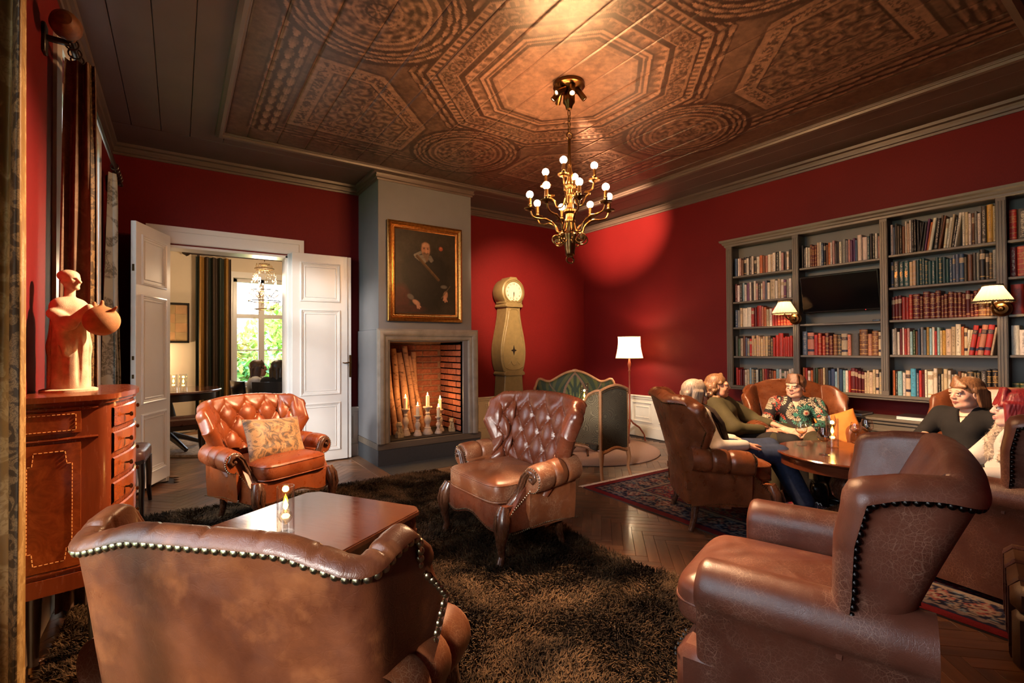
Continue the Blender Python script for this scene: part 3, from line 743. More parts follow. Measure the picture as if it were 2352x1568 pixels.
def superbox(c,a,e=.38,n=28,m=16,dome=0.0,taper=0.0):
    P=np.zeros((n,m+1,3)); 
    for i,t in enumerate(np.linspace(0,2*PI,n,endpoint=False)):
        for j,q in enumerate(np.linspace(-PI/2,PI/2,m+1)):
            f=lambda w,k:math.copysign(abs(w)**k,w)
            x=f(math.cos(q),e)*f(math.cos(t),e); y=f(math.cos(q),e)*f(math.sin(t),e); z=f(math.sin(q),e*1.3)
            r2=min(1,x*x+y*y)
            P[i,j]=(c[0]+a[0]*x*(1-taper*y),c[1]+a[1]*y,c[2]+a[2]*z+(dome*(1-max(abs(x),abs(y))**2) if z>0 else 0))
    return P
def nailmesh(r): return mesh_from('nail',*(lambda m:(m.v,m.f))(MB().lathe([(r,0),(r*.95,r*.3),(r*.62,r*.62),(0,r*.75)],(0,0,0),8)),M['nail'])
NM={}
def place_nails(root,pts,nrm,r,m,singles):
    """round-headed upholstery nails at pts facing along nrm"""
    if singles:
        key=(r,m.name)
        if key not in NM: NM[key]=mesh_from('nail',*(lambda q:(q.v,q.f))(MB().lathe([(r,-.002),(r*.97,r*.25),(r*.66,r*.6),(0,r*.78)],(0,0,0),10)),m)
        for p,d in zip(pts,nrm):
            o=link('nail',NM[key],root); o.location=p; o.rotation_euler=Vector(d).to_track_quat('Z','Y').to_euler()
    else:
        mb=MB()
        for p,d in zip(pts,nrm):
            mb.M=Matrix.Translation(Vector(p))@Vector(d).to_track_quat('Z','Y').to_matrix().to_4x4()
            mb.lathe([(r,-.001),(r*.8,r*.5),(0,r*.75)],(0,0,0),6)
        o=mb.build('nail_trim',m,root); o['kind']='stuff'
def resample(P,N,sp):
    P=np.asarray(P);N=np.asarray(N); d=np.r_[0,np.cumsum(np.linalg.norm(np.diff(P,axis=0),axis=1))]; k=max(2,int(d[-1]/sp)); t=np.linspace(0,d[-1],k)
    Q=np.stack([np.interp(t,d,P[:,i]) for i in range(3)],1); R=np.stack([np.interp(t,d,N[:,i]) for i in range(3)],1); R/=np.linalg.norm(R,axis=1)[:,None]+1e-9
    return Q,R
def wing_chair(name,label,loc,yaw,m,group,H=.97,tuft=True,plain_=False,single_nails=False,nail_r=.006,nail_sp=.015,nailm=None,armm=None,cushm=None,Wb=.275,Wt=.305,flare=36,T=.085,legs=True,cracks=True,scale=1.0,L=(.34,.26,.16,.26,.22),crest=(0,-.003,-.022,-.018,-.022,-.075),arm_y=.14,buttons=True,rake=.15,pleats=True,zb=.40):
    root=thing(name,label,'armchair',loc,-math.radians(yaw),group); root.scale=scale if isinstance(scale,tuple) else (scale,)*3
    nailm=nailm or M['nail']; armm=armm or m; cushm=cushm or armm
    N,V=(149,91) if tuft else (81,49)
    s=np.linspace(-1,1,N); v=np.linspace(0,1,V); sb=.50; th=math.radians(flare)
    zt=np.interp(np.abs(s),[0,.26,.5,.66,.84,1],[H+c for c in crest]); zt=smooth1(zt,14 if N>100 else 5)
    def path(vv):
        W=lerp(Wb,Wt,vv); yb=-.24-rake*max(0,vv)**1.15; Lv=np.interp(vv,[0,.22,.42,.74,1],L)
        x=np.where(np.abs(s)<=sb,s/sb*W,np.sign(s)*(W+Lv*(np.abs(s)-sb)/(1-sb)*math.sin(th)*(.35+.65*vv)))
        y=np.where(np.abs(s)<=sb,yb-.022*(1-(s/sb)**2),yb+Lv*(np.abs(s)-sb)/(1-sb)*math.cos(th))
        k=int(N/9); return smooth1(x,k),smooth1(y,k)
    Ls=smooth1(np.interp(v,[0,.22,.42,.74,1],L),6)
    C=np.zeros((N,V,3))
    for j in range(V):
        C[:,j,0],C[:,j,1]=path(v[j]); C[:,j,2]=zb+v[j]*(zt-zb)
    ds=np.gradient(C,axis=0); dv=np.gradient(C,axis=1); nr=np.cross(dv,ds); nr/=np.linalg.norm(nr,axis=2)[...,None]
    if nr[N//2,V//2,1]<0: nr=-nr
    Pi=C+nr*T/2; Po=C-nr*T/2
    S=np.linalg.norm(np.diff(C[:,V//2],axis=0),axis=1).sum()
    A=s[:,None]*S/2+np.zeros((1,V)); Z=C[...,2]-zb
    if tuft:
        dx,dz=.135,.108; f1=A/dx+(Z-.05)/(2*dz); f2=A/dx-(Z-.05)/(2*dz)
        h=np.sqrt(np.abs(np.sin(PI*f1))*np.abs(np.sin(PI*f2)))
        bd=np.hypot((f1-np.round(f1)),(f2-np.round(f2)))
        mask=sm(.02,.10,Z)*sm(0,.10,(zt[:,None]-C[...,2]))*sm(0,.30,1-np.abs(s))[:,None]
        Pi=Pi+nr*(mask*(.040*h**.75-.016-.012*np.exp(-(bd/.13)**2)))[...,None]
        # pleats run from the last buttons over the crest
        pl=np.exp(-(((A/dx*1.0+.5)%1-.5)*dx/.006)**2)*sm(.12,.03,(zt[:,None]-C[...,2])); Pi=Pi-nr*(.006*pl)[...,None]
    else:
        Pi=Pi+nr*(.03*np.clip(1-(s[:,None]/.55)**2,0,1)*np.sin(PI*np.clip(v,0,1))[None,:])[...,None]
    mb=MB(); mb.grid(Pi)
    bnd=[(0,j) for j in range(V)]+[(i,V-1) for i in range(1,N)]+[(N-1,j) for j in range(V-2,-1,-1)]
    tau=np.zeros((len(bnd),3))
    for k,(i,j) in enumerate(bnd):
        t=np.zeros(3)
        if i==0: t-=ds[i,j]/np.linalg.norm(ds[i,j])*(1 if j<V-1 else .7)
        if i==N-1: t+=ds[i,j]/np.linalg.norm(ds[i,j])*(1 if j<V-1 else .7)
        if j==V-1: t+=dv[i,j]/np.linalg.norm(dv[i,j])
        tau[k]=t/np.linalg.norm(t)
    for _ in range(6): tau[1:-1]=.25*tau[:-2]+.5*tau[1:-1]+.25*tau[2:]
    tau/=np.linalg.norm(tau,axis=1)[:,None]
    pi=np.array([Pi[b] for b in bnd]); po=np.array([Po[b] for b in bnd]); cc=(pi+po)/2; nn=np.array([nr[b] for b in bnd])
    arc=np.r_[0,np.cumsum(np.linalg.norm(np.diff(cc,axis=0),axis=1))]; arc-=arc[-1]/2
    gro=np.exp(-(((arc/.135+.5)%1-.5)*.135/.005)**2) if pleats else 0*arc
    gro=gro*(np.abs(arc)<S*.46)
    R=T*.42; rim=[]
    for a in np.radians([0,22,45,70,95,120,145,165,178]):
        off=math.cos(a)*(T/2+.016*math.sin(a/2)); ou=math.sin(a)*R*(1+.12*math.sin(a))
        rim.append(cc+nn*off+tau*(ou-.006*gro*math.sin(a))[:,None] if pleats else cc+nn*off+tau*ou)
    rim[0]=pi; rim.append(po)
    mb.grid(np.stack(rim,1))
    # outside back, continued down to the rail
    zlow=.035 if plain_ else .185
    Pe=[Po[:,j] for j in range(V)]
    low=[]
    for q in np.linspace(0,1,7)[:-1]:
        b=Po[:,0].copy(); b[:,2]=lerp(zlow,zb,q); b[:,0]*=lerp(.97 if not plain_ else 1.0,1,q); b[:,1]=lerp(b[:,1]*.96,b[:,1],q); low.append(b)
    G=np.stack(low+Pe,1)
    o=mb.build('backrest',m,root,ang=60)
    ob=MB().grid(G).build('outside_back',m,root,ang=60)
    # nails round the outside back
    edge=np.array([Po[b]-0*nr[b] for b in bnd])-nn*.009-tau*.006; 
    sel=slice(int(V*.10),len(bnd)-int(V*.10)) if not plain_ else slice(int(V*.20),len(bnd)-int(V*.20))
    Q,RR=resample(edge[sel],-nn[sel],nail_sp); place_nails(root,Q,RR,nail_r,nailm,single_nails)
    if tuft and buttons:
        mb=MB(); 
        for r in range(0,7):
            for k in range(-6,7):
                a=dx*(k+r/2.0-(r//2)); z=.05+r*dz; i=int(round((a/(S/2)+1)/2*(N-1)))
                if not 6<i<N-7: continue
                j=int(round(z/(zt[i]-zb)*(V-1)))
                if 0<=j<V-7 and z>.02 and (zt[i]-zb-z)>.07 and abs(s[i])<.9: mb.sph(tuple(Pi[i,j]+nr[i,j]*.004),.0105,8)
        q=mb.build('buttons',m,root); q['kind']='stuff'
    # arms
    for sg in (-1,1):
        if not plain_:
            r,xc,zc=.079,.365,.500; ys=np.linspace(-.26,arm_y,33); zl=.20; xin,xo=.295,.385
        else:
            r,xc,zc=.085,.375,.535; ys=np.linspace(-.38,arm_y,25); zl=.035; xin,xo=.29,.425
        rows=[]
        gy=[arm_y-.135,arm_y-.265] if not plain_ else []
        def sec(y,k=1.0,rk=1.0):
            rr=r*rk; zz=zc+(0.0 if plain_ else .02*(1-(y+.26)/(arm_y+.26)))
            xx=xc+(.03*(y+.26)/(.26+arm_y) if not plain_ else 0)
            a0,a1=(195,-75) if not plain_ else (185,-28)
            pts=[(xin,.36),(xin,zz-.03)]+[(xx+rr*math.cos(math.radians(a)),zz+rr*math.sin(math.radians(a))) for a in np.linspace(a0,a1,20)]
            pts+=[(xo+.0,zz-rr*1.02 if not plain_ else zz-rr*.75),(xo,.34),(xo-.005,.27),(xo-.012,zl)]
            c=np.array((xx,zz-.06)); return [( (c[0]+(p[0]-c[0])*k), y,(c[1]+(p[1]-c[1])*k)) for p in pts]
        for y in ys:
            g=max([0]+[math.exp(-((y-q)/.009)**2) for q in gy]); bul=1+.05*math.sin(PI*((y-gy[0])/.13)%PI) if gy else 1.0
            rows.append(sec(y,1,(1-.13*g)*bul))
        for k,dy in ((.97,.014),(.90,.024),(.78,.029)): rows.append(sec(arm_y+dy,k,1) )
        P=np.array(rows); P[...,0]*=sg
        mb=MB().grid(P); last=P[-1]; mb.add([tuple(p) for p in last],[tuple(range(len(last)))])
        mb.build('arm',armm,root,ang=50)
        yf=arm_y+.03
        if not plain_:
            st=[(.30,.335,.27),(.295,.28,.33),(.305,.20,.40),(.325,yf+.014,.455),(.352,yf+.012,.512),(.385,yf+.010,.545),(.425,yf+.006,.540),(.438,yf+.006,.510),(.42,yf+.010,.488),(.400,yf+.012,.502)]
            mb=MB().tube([(sg*x,y,z) for x,y,z in st],[.030,.026,.024,.024,.023,.020,.017,.015,.013,.012],10,flat=.7).sph((sg*.402,yf+.012,.503),.014,10)
            mb.tube([(sg*(x-.012),y+.016,z) for x,y,z in st[1:6]],[.006]*5,6).tube([(sg*(x+.012),y+.016,z) for x,y,z in st[1:6]],[.006]*5,6)
            mb.build('scroll_facing',M['carved'],root)
            fp=np.array(sec(arm_y+.022,.90,1.0))[1:23]; fp[:,0]*=sg; Q,RR=resample(fp,np.array([(0,1,.1)]*len(fp)),nail_sp); place_nails(root,Q+np.array((0,.004,0)),RR,nail_r*.9,nailm,False)
            opath=np.array([(sg*.388,arm_y+.03,.43),(sg*.365,.22,.37),(sg*.352,.28,.32),(sg*.350,.315,.28)]); Q,RR=resample(opath,np.array([(sg*.8,.6,0)]*4),nail_sp); place_nails(root,Q,RR,nail_r*.9,nailm,False)
            # side panel joining arm to seat rail in front of the arm
            mb=MB(); P=np.array([[(sg*.352,y,z) for z in np.linspace(.20,lerp(.46,.29,sm(arm_y,.335,y)),8)] for y in np.linspace(arm_y,.335,10)]); P2=P.copy(); P2[...,0]-=sg*.06
            mb.grid(np.concatenate([P,P2[:,::-1]],1)); mb.build('side_rail',m,root)
        else:
            q=[(sg*xx,yf+.004,z) for xx,z in ((.30,.36),(.40,.33),(.425,.30))]
    # rail and seat cushion
    mb=MB()
    if not plain_:
        xs_=np.linspace(-.335,.335,25); top=[(x,.345) for x in xs_]; bot=[(x,.205+.028*math.cos(x/.335*PI*1.5)*1.0) for x in xs_]
        yfr=[.335+.03*math.cos(x/.335*PI/2) for x in xs_]
        P=np.array([[(xs_[i],yfr[i]-.02,.345),(xs_[i],yfr[i],.335),(xs_[i],yfr[i]+.004,.27),(xs_[i],yfr[i],bot[i][1]),(xs_[i],yfr[i]-.03,bot[i][1]),(xs_[i],-.28,.20)] for i in range(25)])
        mb.grid(P); mb.box(-.33,.33,-.28,.33,.30,.345)
        mb.build('seat_rail',m,root,ang=50)
        Q,RR=resample([(xs_[i],yfr[i]+.005,bot[i][1]+.012) for i in range(25)],[(0,1,0)]*25,nail_sp); place_nails(root,Q,RR,nail_r*.9,nailm,False)
        for sg in (-1,1):
            Q,RR=resample([(sg*(.375-.02*abs(y)),y,.205+.012*math.cos(y*9)) for y in np.linspace(-.30,.30,12)],[(sg,0,0)]*12,nail_sp); place_nails(root,Q,RR,nail_r*.9,nailm,False)
        P=superbox((0,.075,.405),(.288,.305,.068),.30,56,16,.035); MB().grid(P,cu=True).build('seat_cushion',cushm,root,ang=80)
        for zz,k in ((.452,.985),(.355,.985)):
            MB().tube([(.288*k*math.copysign(abs(math.cos(t))**.30,math.cos(t)),.075+.305*k*math.copysign(abs(math.sin(t))**.30,math.sin(t)),zz) for t in np.linspace(0,2*PI,72,endpoint=False)],.0055,6,closed=True).build('piping',cushm,root)
    else:
        mb.box(-.40,.40,-.30,.30,.05,.33,.02); mb.build('seat_rail',m,root)
        P=superbox((0,.060,.40),(.292,.31,.085),.34,56,16,.03); MB().grid(P,cu=True).build('seat_cushion',cushm,root,ang=80)
        MB().tube([(.292*math.copysign(abs(math.cos(t))**.34,math.cos(t)),.060+.31*math.copysign(abs(math.sin(t))**.34,math.sin(t)),.41) for t in np.linspace(0,2*PI,72,endpoint=False)],.005,6,closed=True).build('piping',cushm,root)
        for z0 in (.335,.318):
            Q,RR=resample([(-.405,.301,z0-.02),(-.36,.301,z0-.015),(-.30,.301,z0-.01)],[(-.3,1,0)]*3,.02); place_nails(root,Q,RR,.007,nailm,False)
            Q,RR=resample([(.405,.301,z0-.02),(.36,.301,z0-.015),(.30,.301,z0-.01)],[(.3,1,0)]*3,.02); place_nails(root,Q,RR,.007,nailm,False)
        MB().box(-.425,.425,.13,.30,.05,.34,.03).build('front_rail',m,root)
    if legs:
        for sg in (-1,1):
            if not plain_:
                MB().tube([(sg*.315,.325,.34),(sg*.325,.35,.28),(sg*.335,.365,.21),(sg*.325,.36,.13),(sg*.315,.345,.06),(sg*.32,.36,.02),(sg*.322,.375,0)],[.036,.052,.047,.032,.023,.026,.022],12).tube([(sg*.325,.398,.31),(sg*.335,.412,.24),(sg*.33,.398,.16)],[.004,.012,.004],6).tube([(sg*.30,.39,.30),(sg*.31,.40,.23),(sg*.315,.385,.15)],[.004,.010,.004],6).build('leg',M['carved'],root)
                MB().tube([(sg*.27,-.20,.24),(sg*.275,-.205,.16),(sg*.275,-.215,.08),(sg*.285,-.245,0)],[.034,.030,.024,.021],10).build('leg',M['carved'],root)
            else:
                MB().cyl((sg*.34,.22,0),.025,.06,10).build('leg',M['black'],root); MB().cyl((sg*.30,-.28,0),.025,.06,10).build('leg',M['black'],root)
    return root
GA='leather wing chairs round the shaggy rug'; GB='leather wing chairs round the drinks table'
chairA=wing_chair('wing_chair','orange-brown button-tufted wing chair with patterned cushion, in front of the open doorway',(.60,4.20,.015),154,M['lea'],GA,armm=M['lea'],H=.90,scale=(.95,.9,.97))
chairB=wing_chair('wing_chair','dark red-brown tufted wing chair with empty cracked seat, in front of the fireplace and clock',(1.85,2.72,.015),-91,M['leb'],GA,armm=M['leArm'],H=.925,scale=(1.07,.86,1))
chairC=wing_chair('wing_chair','tan leather wing chair seen from behind with big brass nails, nearest to the camera',(.255,1.41,.015),46,M['lec'],GA,armm=M['leArm'],single_nails=True,nail_r=.0105,nail_sp=.0225,H=.884,T=.050,Wb=.352,Wt=.362,rake=.07,L=(.36,.31,.24,.29,.22),scale=(.965,.85,1),crest=(0,-.002,-.05,-.02,-.005,-.09),flare=16)
chairD=wing_chair('wing_chair','mottled chestnut wing chair with channelled arm, holding the grey-haired woman in jeans',(3.31,2.16,0.008),131,M['led'],GB,H=.935,nail_r=.0065,nailm=M['brassd'],scale=(1,.92,1))
PLAIN=dict(zb=.465,plain_=True,tuft=False,pleats=False,T=.095,L=(.07,.09,.12,.18,.21),crest=(0,-.003,-.02,-.02,-.025,-.045),flare=10,Wb=.362,Wt=.378,rake=.19)
chairE=wing_chair('wing_chair','large plain dusty brown crackled wing chair, empty, nearest on the right',(1.81,.86,0),-18,M['lee'],GB,single_nails=True,nail_r=.010,nail_sp=.0225,nailm=M['naild'],H=.95,arm_y=.20,scale=(1,.95,1),**PLAIN)
chairF=wing_chair('wing_chair','plain dark brown wing chair with dark nails, holding the red-haired woman at the frame edge',(3.77,.70,.008),8,M['lef'],GB,single_nails=True,nail_r=.009,nail_sp=.0225,nailm=M['naild'],H=.95,arm_y=.20,**PLAIN)
chairG=wing_chair('wing_chair','broad plain orange-brown wing chair against the bookcase, holding the smiling woman',(4.57,2.09,.008),-132,M['led'],GB,plain_=True,tuft=False,nail_r=.007,H=.93,arm_y=.16,pleats=False,flare=30,crest=(0,-.006,-.06,-.05,-.06,-.13))
chairI=wing_chair('wing_chair','tan wing chair of which only the crest shows, behind the red-haired woman',(4.52,.86,.008),-75,M['led'],GB,plain_=True,tuft=False,nail_r=.007,H=.94,arm_y=.16,pleats=False)
# ---------------------------------------------------------------- rugs
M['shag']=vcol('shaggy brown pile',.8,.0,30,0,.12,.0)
def shag():
    r=np.random.default_rng(11); root=thing('shaggy_rug','deep-pile dark brown shaggy rug under the leather chairs and low table','rug',(0,0,0))
    x0,x1,y0,y1=-.44,2.24,.55,4.62
    def inside(x,y):
        rr=.75; cx=np.where(x>x1-rr,x1-rr,x); cy=np.where(y<1.05+rr,1.05+rr,y)
        return (x>x0)&(y<y1)&(y>y0)&~((x>x1-rr)&(y<1.05+rr)&(np.hypot(x-(x1-rr),y-(1.05+rr))>rr+.10*np.sin(x*9)))&(x<x1+.03*np.sin(y*5))
    gx,gy=np.meshgrid(np.arange(x0,x1+.3,.04),np.arange(y0,y1,.04),indexing='ij'); ok=inside(gx,gy)&inside(gx+.04,gy+.04)
    mb=MB()
    for a,b in zip(gx[ok],gy[ok]): mb.add([(a,b,.012),(a+.04,b,.012),(a+.04,b+.04,.012),(a,b+.04,.012)],[(0,1,2,3)])
    mb.build('rug_backing',plain('rug backing',(.05,.035,.022),.95),root)
    N=210000
    x=x0+(x1+.1-x0)*r.random(N); y=y0+(y1-y0)*r.random(N); ok=inside(x,y); x,y=x[ok],y[ok]; N=len(x)
    tuft=fbm(x+3,y,7,21,3); ang=2*PI*fbm(x,y,3.2,31,2)*1.6+r.normal(0,.9,N); ln=.030+.022*r.random(N); lean=.35+.5*r.random(N)
    w=.0018+.0018*r.random(N); dx,dy=np.cos(ang),np.sin(ang); px,py=-dy,dx
    b=np.stack([x,y,np.full(N,.010)],1); side=np.stack([px*w,py*w,0*w],1)
    mid=b+np.stack([dx*ln*lean*.35,dy*ln*lean*.35,ln*.62],1); tip=b+np.stack([dx*ln*lean,dy*ln*lean,ln*(1-.35*lean)],1)
    Vv=np.stack([b-side,b+side,mid+side*.8,tip,mid-side*.8],1).reshape(-1,3); base=np.arange(N)*5
    Q=np.concatenate([np.stack([base,base+1,base+2,base+4],1)]); T=np.stack([base+4,base+2,base+3,base+3],1)
    me=bpy.data.meshes.new('pile'); F=[tuple(q) for q in Q.tolist()]+[(a,b_,c) for a,b_,c,_ in T.tolist()]
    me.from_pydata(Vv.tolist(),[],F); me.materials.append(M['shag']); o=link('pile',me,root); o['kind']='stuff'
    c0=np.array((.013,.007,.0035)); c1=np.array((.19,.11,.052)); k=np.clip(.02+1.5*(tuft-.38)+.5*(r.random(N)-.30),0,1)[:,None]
    cc=c0+(c1-c0)*k; setcol(o,np.repeat(cc,5,0)*np.tile(np.array([.45,.45,.85,1.15,.85]),N)[:,None])  # lit tufts painted into the pile: lighter tips, roots darkened like shade
shag()
def persian():
    root=thing('persian_rug','red and blue fringed Persian rug under the round drinks table','rug',(3.06,3.30,0),math.radians(-1.5))
    A=np.array((0,0)); W,L=2.15,3.1      # local x to the right, y towards the camera (negative)
    nx,ny=270,390; gx,gy=np.meshgrid(np.linspace(0,W,nx),np.linspace(0,-L,ny),indexing='ij')
    e=np.minimum(np.minimum(gx,W-gx),np.minimum(-gy,L+gy)); u=np.where(np.minimum(gx,W-gx)<np.minimum(-gy,L+gy),gy,gx)
    n1=fbm(gx,gy,30,3); n2=fbm(gx,gy,70,9,2)
    red=np.array((.22,.016,.022)); navy=np.array((.022,.022,.055)); cream=np.array((.42,.30,.23)); rose=np.array((.34,.09,.075)); teal=np.array((.07,.09,.11))
    c=np.where((e<.065)[...,None],red,navy)
    def put(mask,col):
        nonlocal c; c=np.where(mask[...,None],col,c)
    put((e>.065)&(e<.085),navy); put((e>.085)&(e<.125),np.array((.24,.17,.16))); put((e>.085)&(e<.125)&(np.sin(u*90)+np.sin(e*160)>.5),navy)
    bmask=(e>=.125)&(e<.34); 
    t=np.abs(((u/.16)%1)-.5); q=np.abs((e-.2325)/.215); put(bmask,navy*1.1)
    put(bmask&(t+q<.42),rose); put(bmask&(t+q<.27),cream); put(bmask&(t+q<.15),red); put(bmask&(t+q>.62)&(n1>.5),teal*2.2); put(bmask&(n2>.60),cream*.8); put(bmask&(n2<.36),navy*.6)
    put((e>=.34)&(e<.37),cream*.75); put((e>=.37)&(e<.385),navy)
    f=e>=.385; put(f,red*1.1); t1=np.abs(((gx/.19)%1)-.5); t2=np.abs(((gy/.19)%1)-.5); put(f&(t1+t2<.40),navy*1.3); put(f&(t1+t2<.26),rose); put(f&(t1+t2<.13),cream*.8); put(f&(n2>.62),cream*.6); put(f&(n2<.34),navy)
    c=c*(.42+.32*n1)[...,None]
    P=np.stack([gx,gy,.010+.0015*n2],-1)
    o=fastgrid('pile',P,c,vcol('persian pile',.85,.3,160,.4,.1,0),root)
    MB().box(0,W,-L,0,.0,.009).build('rug_backing',M['parquetd'],root)
    r=np.random.default_rng(4); mb=MB()
    for i in range(420):
        x=W*i/419; a=r.normal(0,.012); l=.045+.02*r.random(); mb.tube([(x,-.002,.008),(x+a*.5,l*.5,.010),(x+a,l,.004)],[.0022,.002,.0012],4)
    q=mb.build('fringe',plain('rug fringe',(.52,.40,.30),.9),root); q['kind']='stuff'
persian()
o=MB().lathe([(0,0),(.88,0),(.885,.008),(.87,.016),(.85,.018),(0,.018)],(0,0,0),72).build('round_rug',M['roundrug']); o.location=(4.25,4.50,0.002); tag(o,'round pinkish beige rug in the far corner under the green settee and small chair','rug')
o=MB().lathe([(0,0),(.9,0),(.9,.03),(0,.03)],(0,0,0),48).build('dining_rug',plain('pale shaggy dining rug',(.36,.29,.24),.95,var=.6,scale=24,bump=1.0)); o.location=(.55,7.75,.002); tag(o,'pale shaggy rug seen through the doorway under the dining table','rug')
# ---------------------------------------------------------------- low coffee table
root=thing('coffee_table','low square dark mahogany coffee table with clipped corners between the leather chairs','table',(.505,2.385,0),math.radians(-58.5))
def octo(h,c): return [(-h+c,-h),(h-c,-h),(h,-h+c),(h,h-c),(h-c,h),(-h+c,h),(-h,h-c),(-h,-h+c)]
hs=.375
mb=MB(); mb.prism(octo(hs,.05),.475,.492).prism(octo(hs-.006,.05),.492,.497).build('tabletop',M['tabled'],root,ang=20)
MB().prism(octo(hs-.012,.048),.395,.475).build('apron',M['tabled'],root,ang=20)
for sx in (-1,1):
    for sy in (-1,1): MB().box(sx*.32-.03,sx*.32+.03,sy*.32-.03,sy*.32+.03,0,.40,.006).build('leg',M['tabled'],root)
def glass_candle(name,label,loc,r=.042,h=.20,group=None,k=1.0):
    root=thing(name,label,'candle holder',loc,0,group)
    mb=MB().lathe([(0,.001),(r,.001),(r,h),(r-.003,h),(r-.003,.006),(0,.006)],(0,0,0),32); mb.build('glass_cylinder',M['glass'],root)
    MB().lathe([(.0,.006),(.011,.006),(.009,.035),(.004,.040)],(0,0,0),14).build('stem',M['glass'],root)
    MB().sph((0,0,.068),.028,20).build('glass_ball',M['glassball'],root)
    MB().lathe([(0,.060),(.013,.062),(.018,.07),(.013,.078),(0,.080)],(0,0,0),14).build('wax',emit('glowing wax',(1,.62,.22),5.0),root)
    MB().lathe([(0,.094),(.008,.104),(.011,.116),(.007,.130),(0,.150)],(0,0,0),12).build('flame',M['flamey'],root)
    lamp('candle light','POINT',(0,0,.17),.8*k,(1,.55,.15),shadow_soft_size=.015).parent=root
    return root
M['glassball']=glass('thick glass',(1,.96,.88),.0,1.6)
tc_=at(656,1222,2,.497); glass_candle('glass_candle_holder','tall clear glass cylinder with glowing ball candle on the low coffee table',(tc_[0],tc_[1],.498),.036,.20)
# patterned cushion on chair A
def pillow(name,label,cat,loc,rx,ry,rz,a,b,t,m,paint=None,n=48):
    u,v=np.meshgrid(np.linspace(-1,1,n),np.linspace(-1,1,n),indexing='ij')
    prof=np.clip((1-u**4)*(1-v**4),0,1)**.55; X=a*u*(1-.07*(1-v**2)); Y=b*v*(1-.07*(1-u**2))
    wr=.012*(fbm(u*.5+2,v*.5,6,5)-.5)*prof
    top=np.stack([X,Y,t*prof+wr],-1); bot=np.stack([X,Y,-t*prof],-1)
    mb=MB().grid(top).grid(bot,flip=True); o=mb.build(name,m); 
    o.location=loc; o.rotation_euler=(rx,ry,rz); return tag(o,label,cat)
s=NT('patterned cushion cloth'); co=s.coord(); d=s.n('TexNoise'); d.inputs['Scale'].default_value=11; d.inputs['Detail'].default_value=5; d.inputs['Roughness'].default_value=.6; d.inputs['Distortion'].default_value=1.4; s.l(co,d.inputs['Vector'])
s.set(base=s.ramp(d.outputs['Fac'],[(.36,(.03,.018,.010)),(.44,(.12,.058,.022)),(.50,(.30,.15,.055)),(.58,(.33,.18,.07)),(.63,(.06,.035,.02)),(.70,(.28,.14,.05))]),rough=.55,sheen=.3); s.bump(s.noise(co,30,4),.3,.004); M['cushion']=s.m
pillow('throw_cushion','brown and gold leaf-patterned cushion lying on the tufted chair by the doorway','cushion',(.62,4.15,.60),math.radians(66),math.radians(4),math.radians(26),.24,.17,.065,M['cushion'])
pillow('throw_cushion','plain orange cushion beside the smiling woman in the plain wing chair','cushion',(4.70,1.83,.56),math.radians(64),math.radians(-18),math.radians(-57),.16,.165,.05,M['orange'])
# ---------------------------------------------------------------- round drinks table
TX,TY,TZ=3.86,1.46,.545
root=thing('drinks_table','round polished mahogany pedestal table with wine glasses and a candle','table',(TX,TY,0))
MB().lathe([(0,TZ-.028),(.43,TZ-.028),(.448,TZ-.018),(.452,TZ-.008),(.445,TZ),(0,TZ)],(0,0,0),72).build('tabletop',M['mahog'],root)
MB().lathe([(.42,TZ-.09),(.428,TZ-.088),(.428,TZ-.028),(.41,TZ-.028),(.41,TZ-.09)],(0,0,0),72).build('apron',M['mahog'],root)
MB().lathe([(.05,TZ-.03),(.045,TZ-.10),(.06,TZ-.13),(.095,TZ-.17),(.115,TZ-.23),(.10,TZ-.30),(.06,TZ-.335),(.05,TZ-.36),(.07,TZ-.385),(.06,.12),(0,.10)],(0,0,0),32).build('pedestal',M['carved'],root)
for k in range(3):
    a=k*2*PI/3+.4; MB().tube([(0.05*math.cos(a),.05*math.sin(a),.15),(.16*math.cos(a),.16*math.sin(a),.12),(.27*math.cos(a),.27*math.sin(a),.05),(.33*math.cos(a),.33*math.sin(a),.028)],[.04,.032,.026,.026],10).build('foot',M['carved'],root)
def wineglass(label,px,py,k=1.0,balloon=1.0):
    p=at(px,py,2,TZ+.001); root=thing('wine_glass',label,'glass',(p[0],p[1],TZ+.001),0,'wine glasses on the round table')
    MB().lathe([(0,.001),(.034*k,.001),(.034*k,.003),(.006,.006),(.0045,.014),(0.0042,.085*k)],(0,0,0),28).build('foot',M['glass'],root)
    pr=[(.004,.085),(.020,.092),(.036*balloon,.108),(.042*balloon,.128),(.039*balloon,.155),(.030*balloon,.190),(.0285*balloon,.190),(.0375*balloon,.155),(.0405*balloon,.128),(.034*balloon,.109),(.018,.094),(0,.090)]
    MB().lathe([(a*k,b*k) for a,b in pr],(0,0,0),32).build('bowl',M['glass'],root)
    MB().lathe([(0,.091*k),(.019*k,.095*k),(.030*balloon*k,.106*k),(0,.107*k)],(0,0,0),24).build('wine_remainder',M['wine'],root)
    return root
M['wine']=glass('leftover wine',(.95,.82,.55),.0,1.0)
wineglass('wine glass at the left edge of the round table, before the smiling woman',1841,1022,.95)
wineglass('wine glass nearest the front edge of the round table, left of the candle',1893,1044,.98)
wineglass('wine glass farthest back on the round table, behind the candle',1908,1006,.98)
wineglass('balloon wine glass right of the candle, half hidden by the empty chair',1966,1016,.82,1.15)
wineglass('balloon wine glass farthest right on the table, above the empty chair crest',1992,1016,.95,1.1)
c_=at(1912,1026,2,TZ); glass_candle('glass_candle_holder','clear glass cylinder with glowing candle among the wine glasses on the round table',(c_[0],c_[1],TZ+.001),.040,.21,None,1.5)
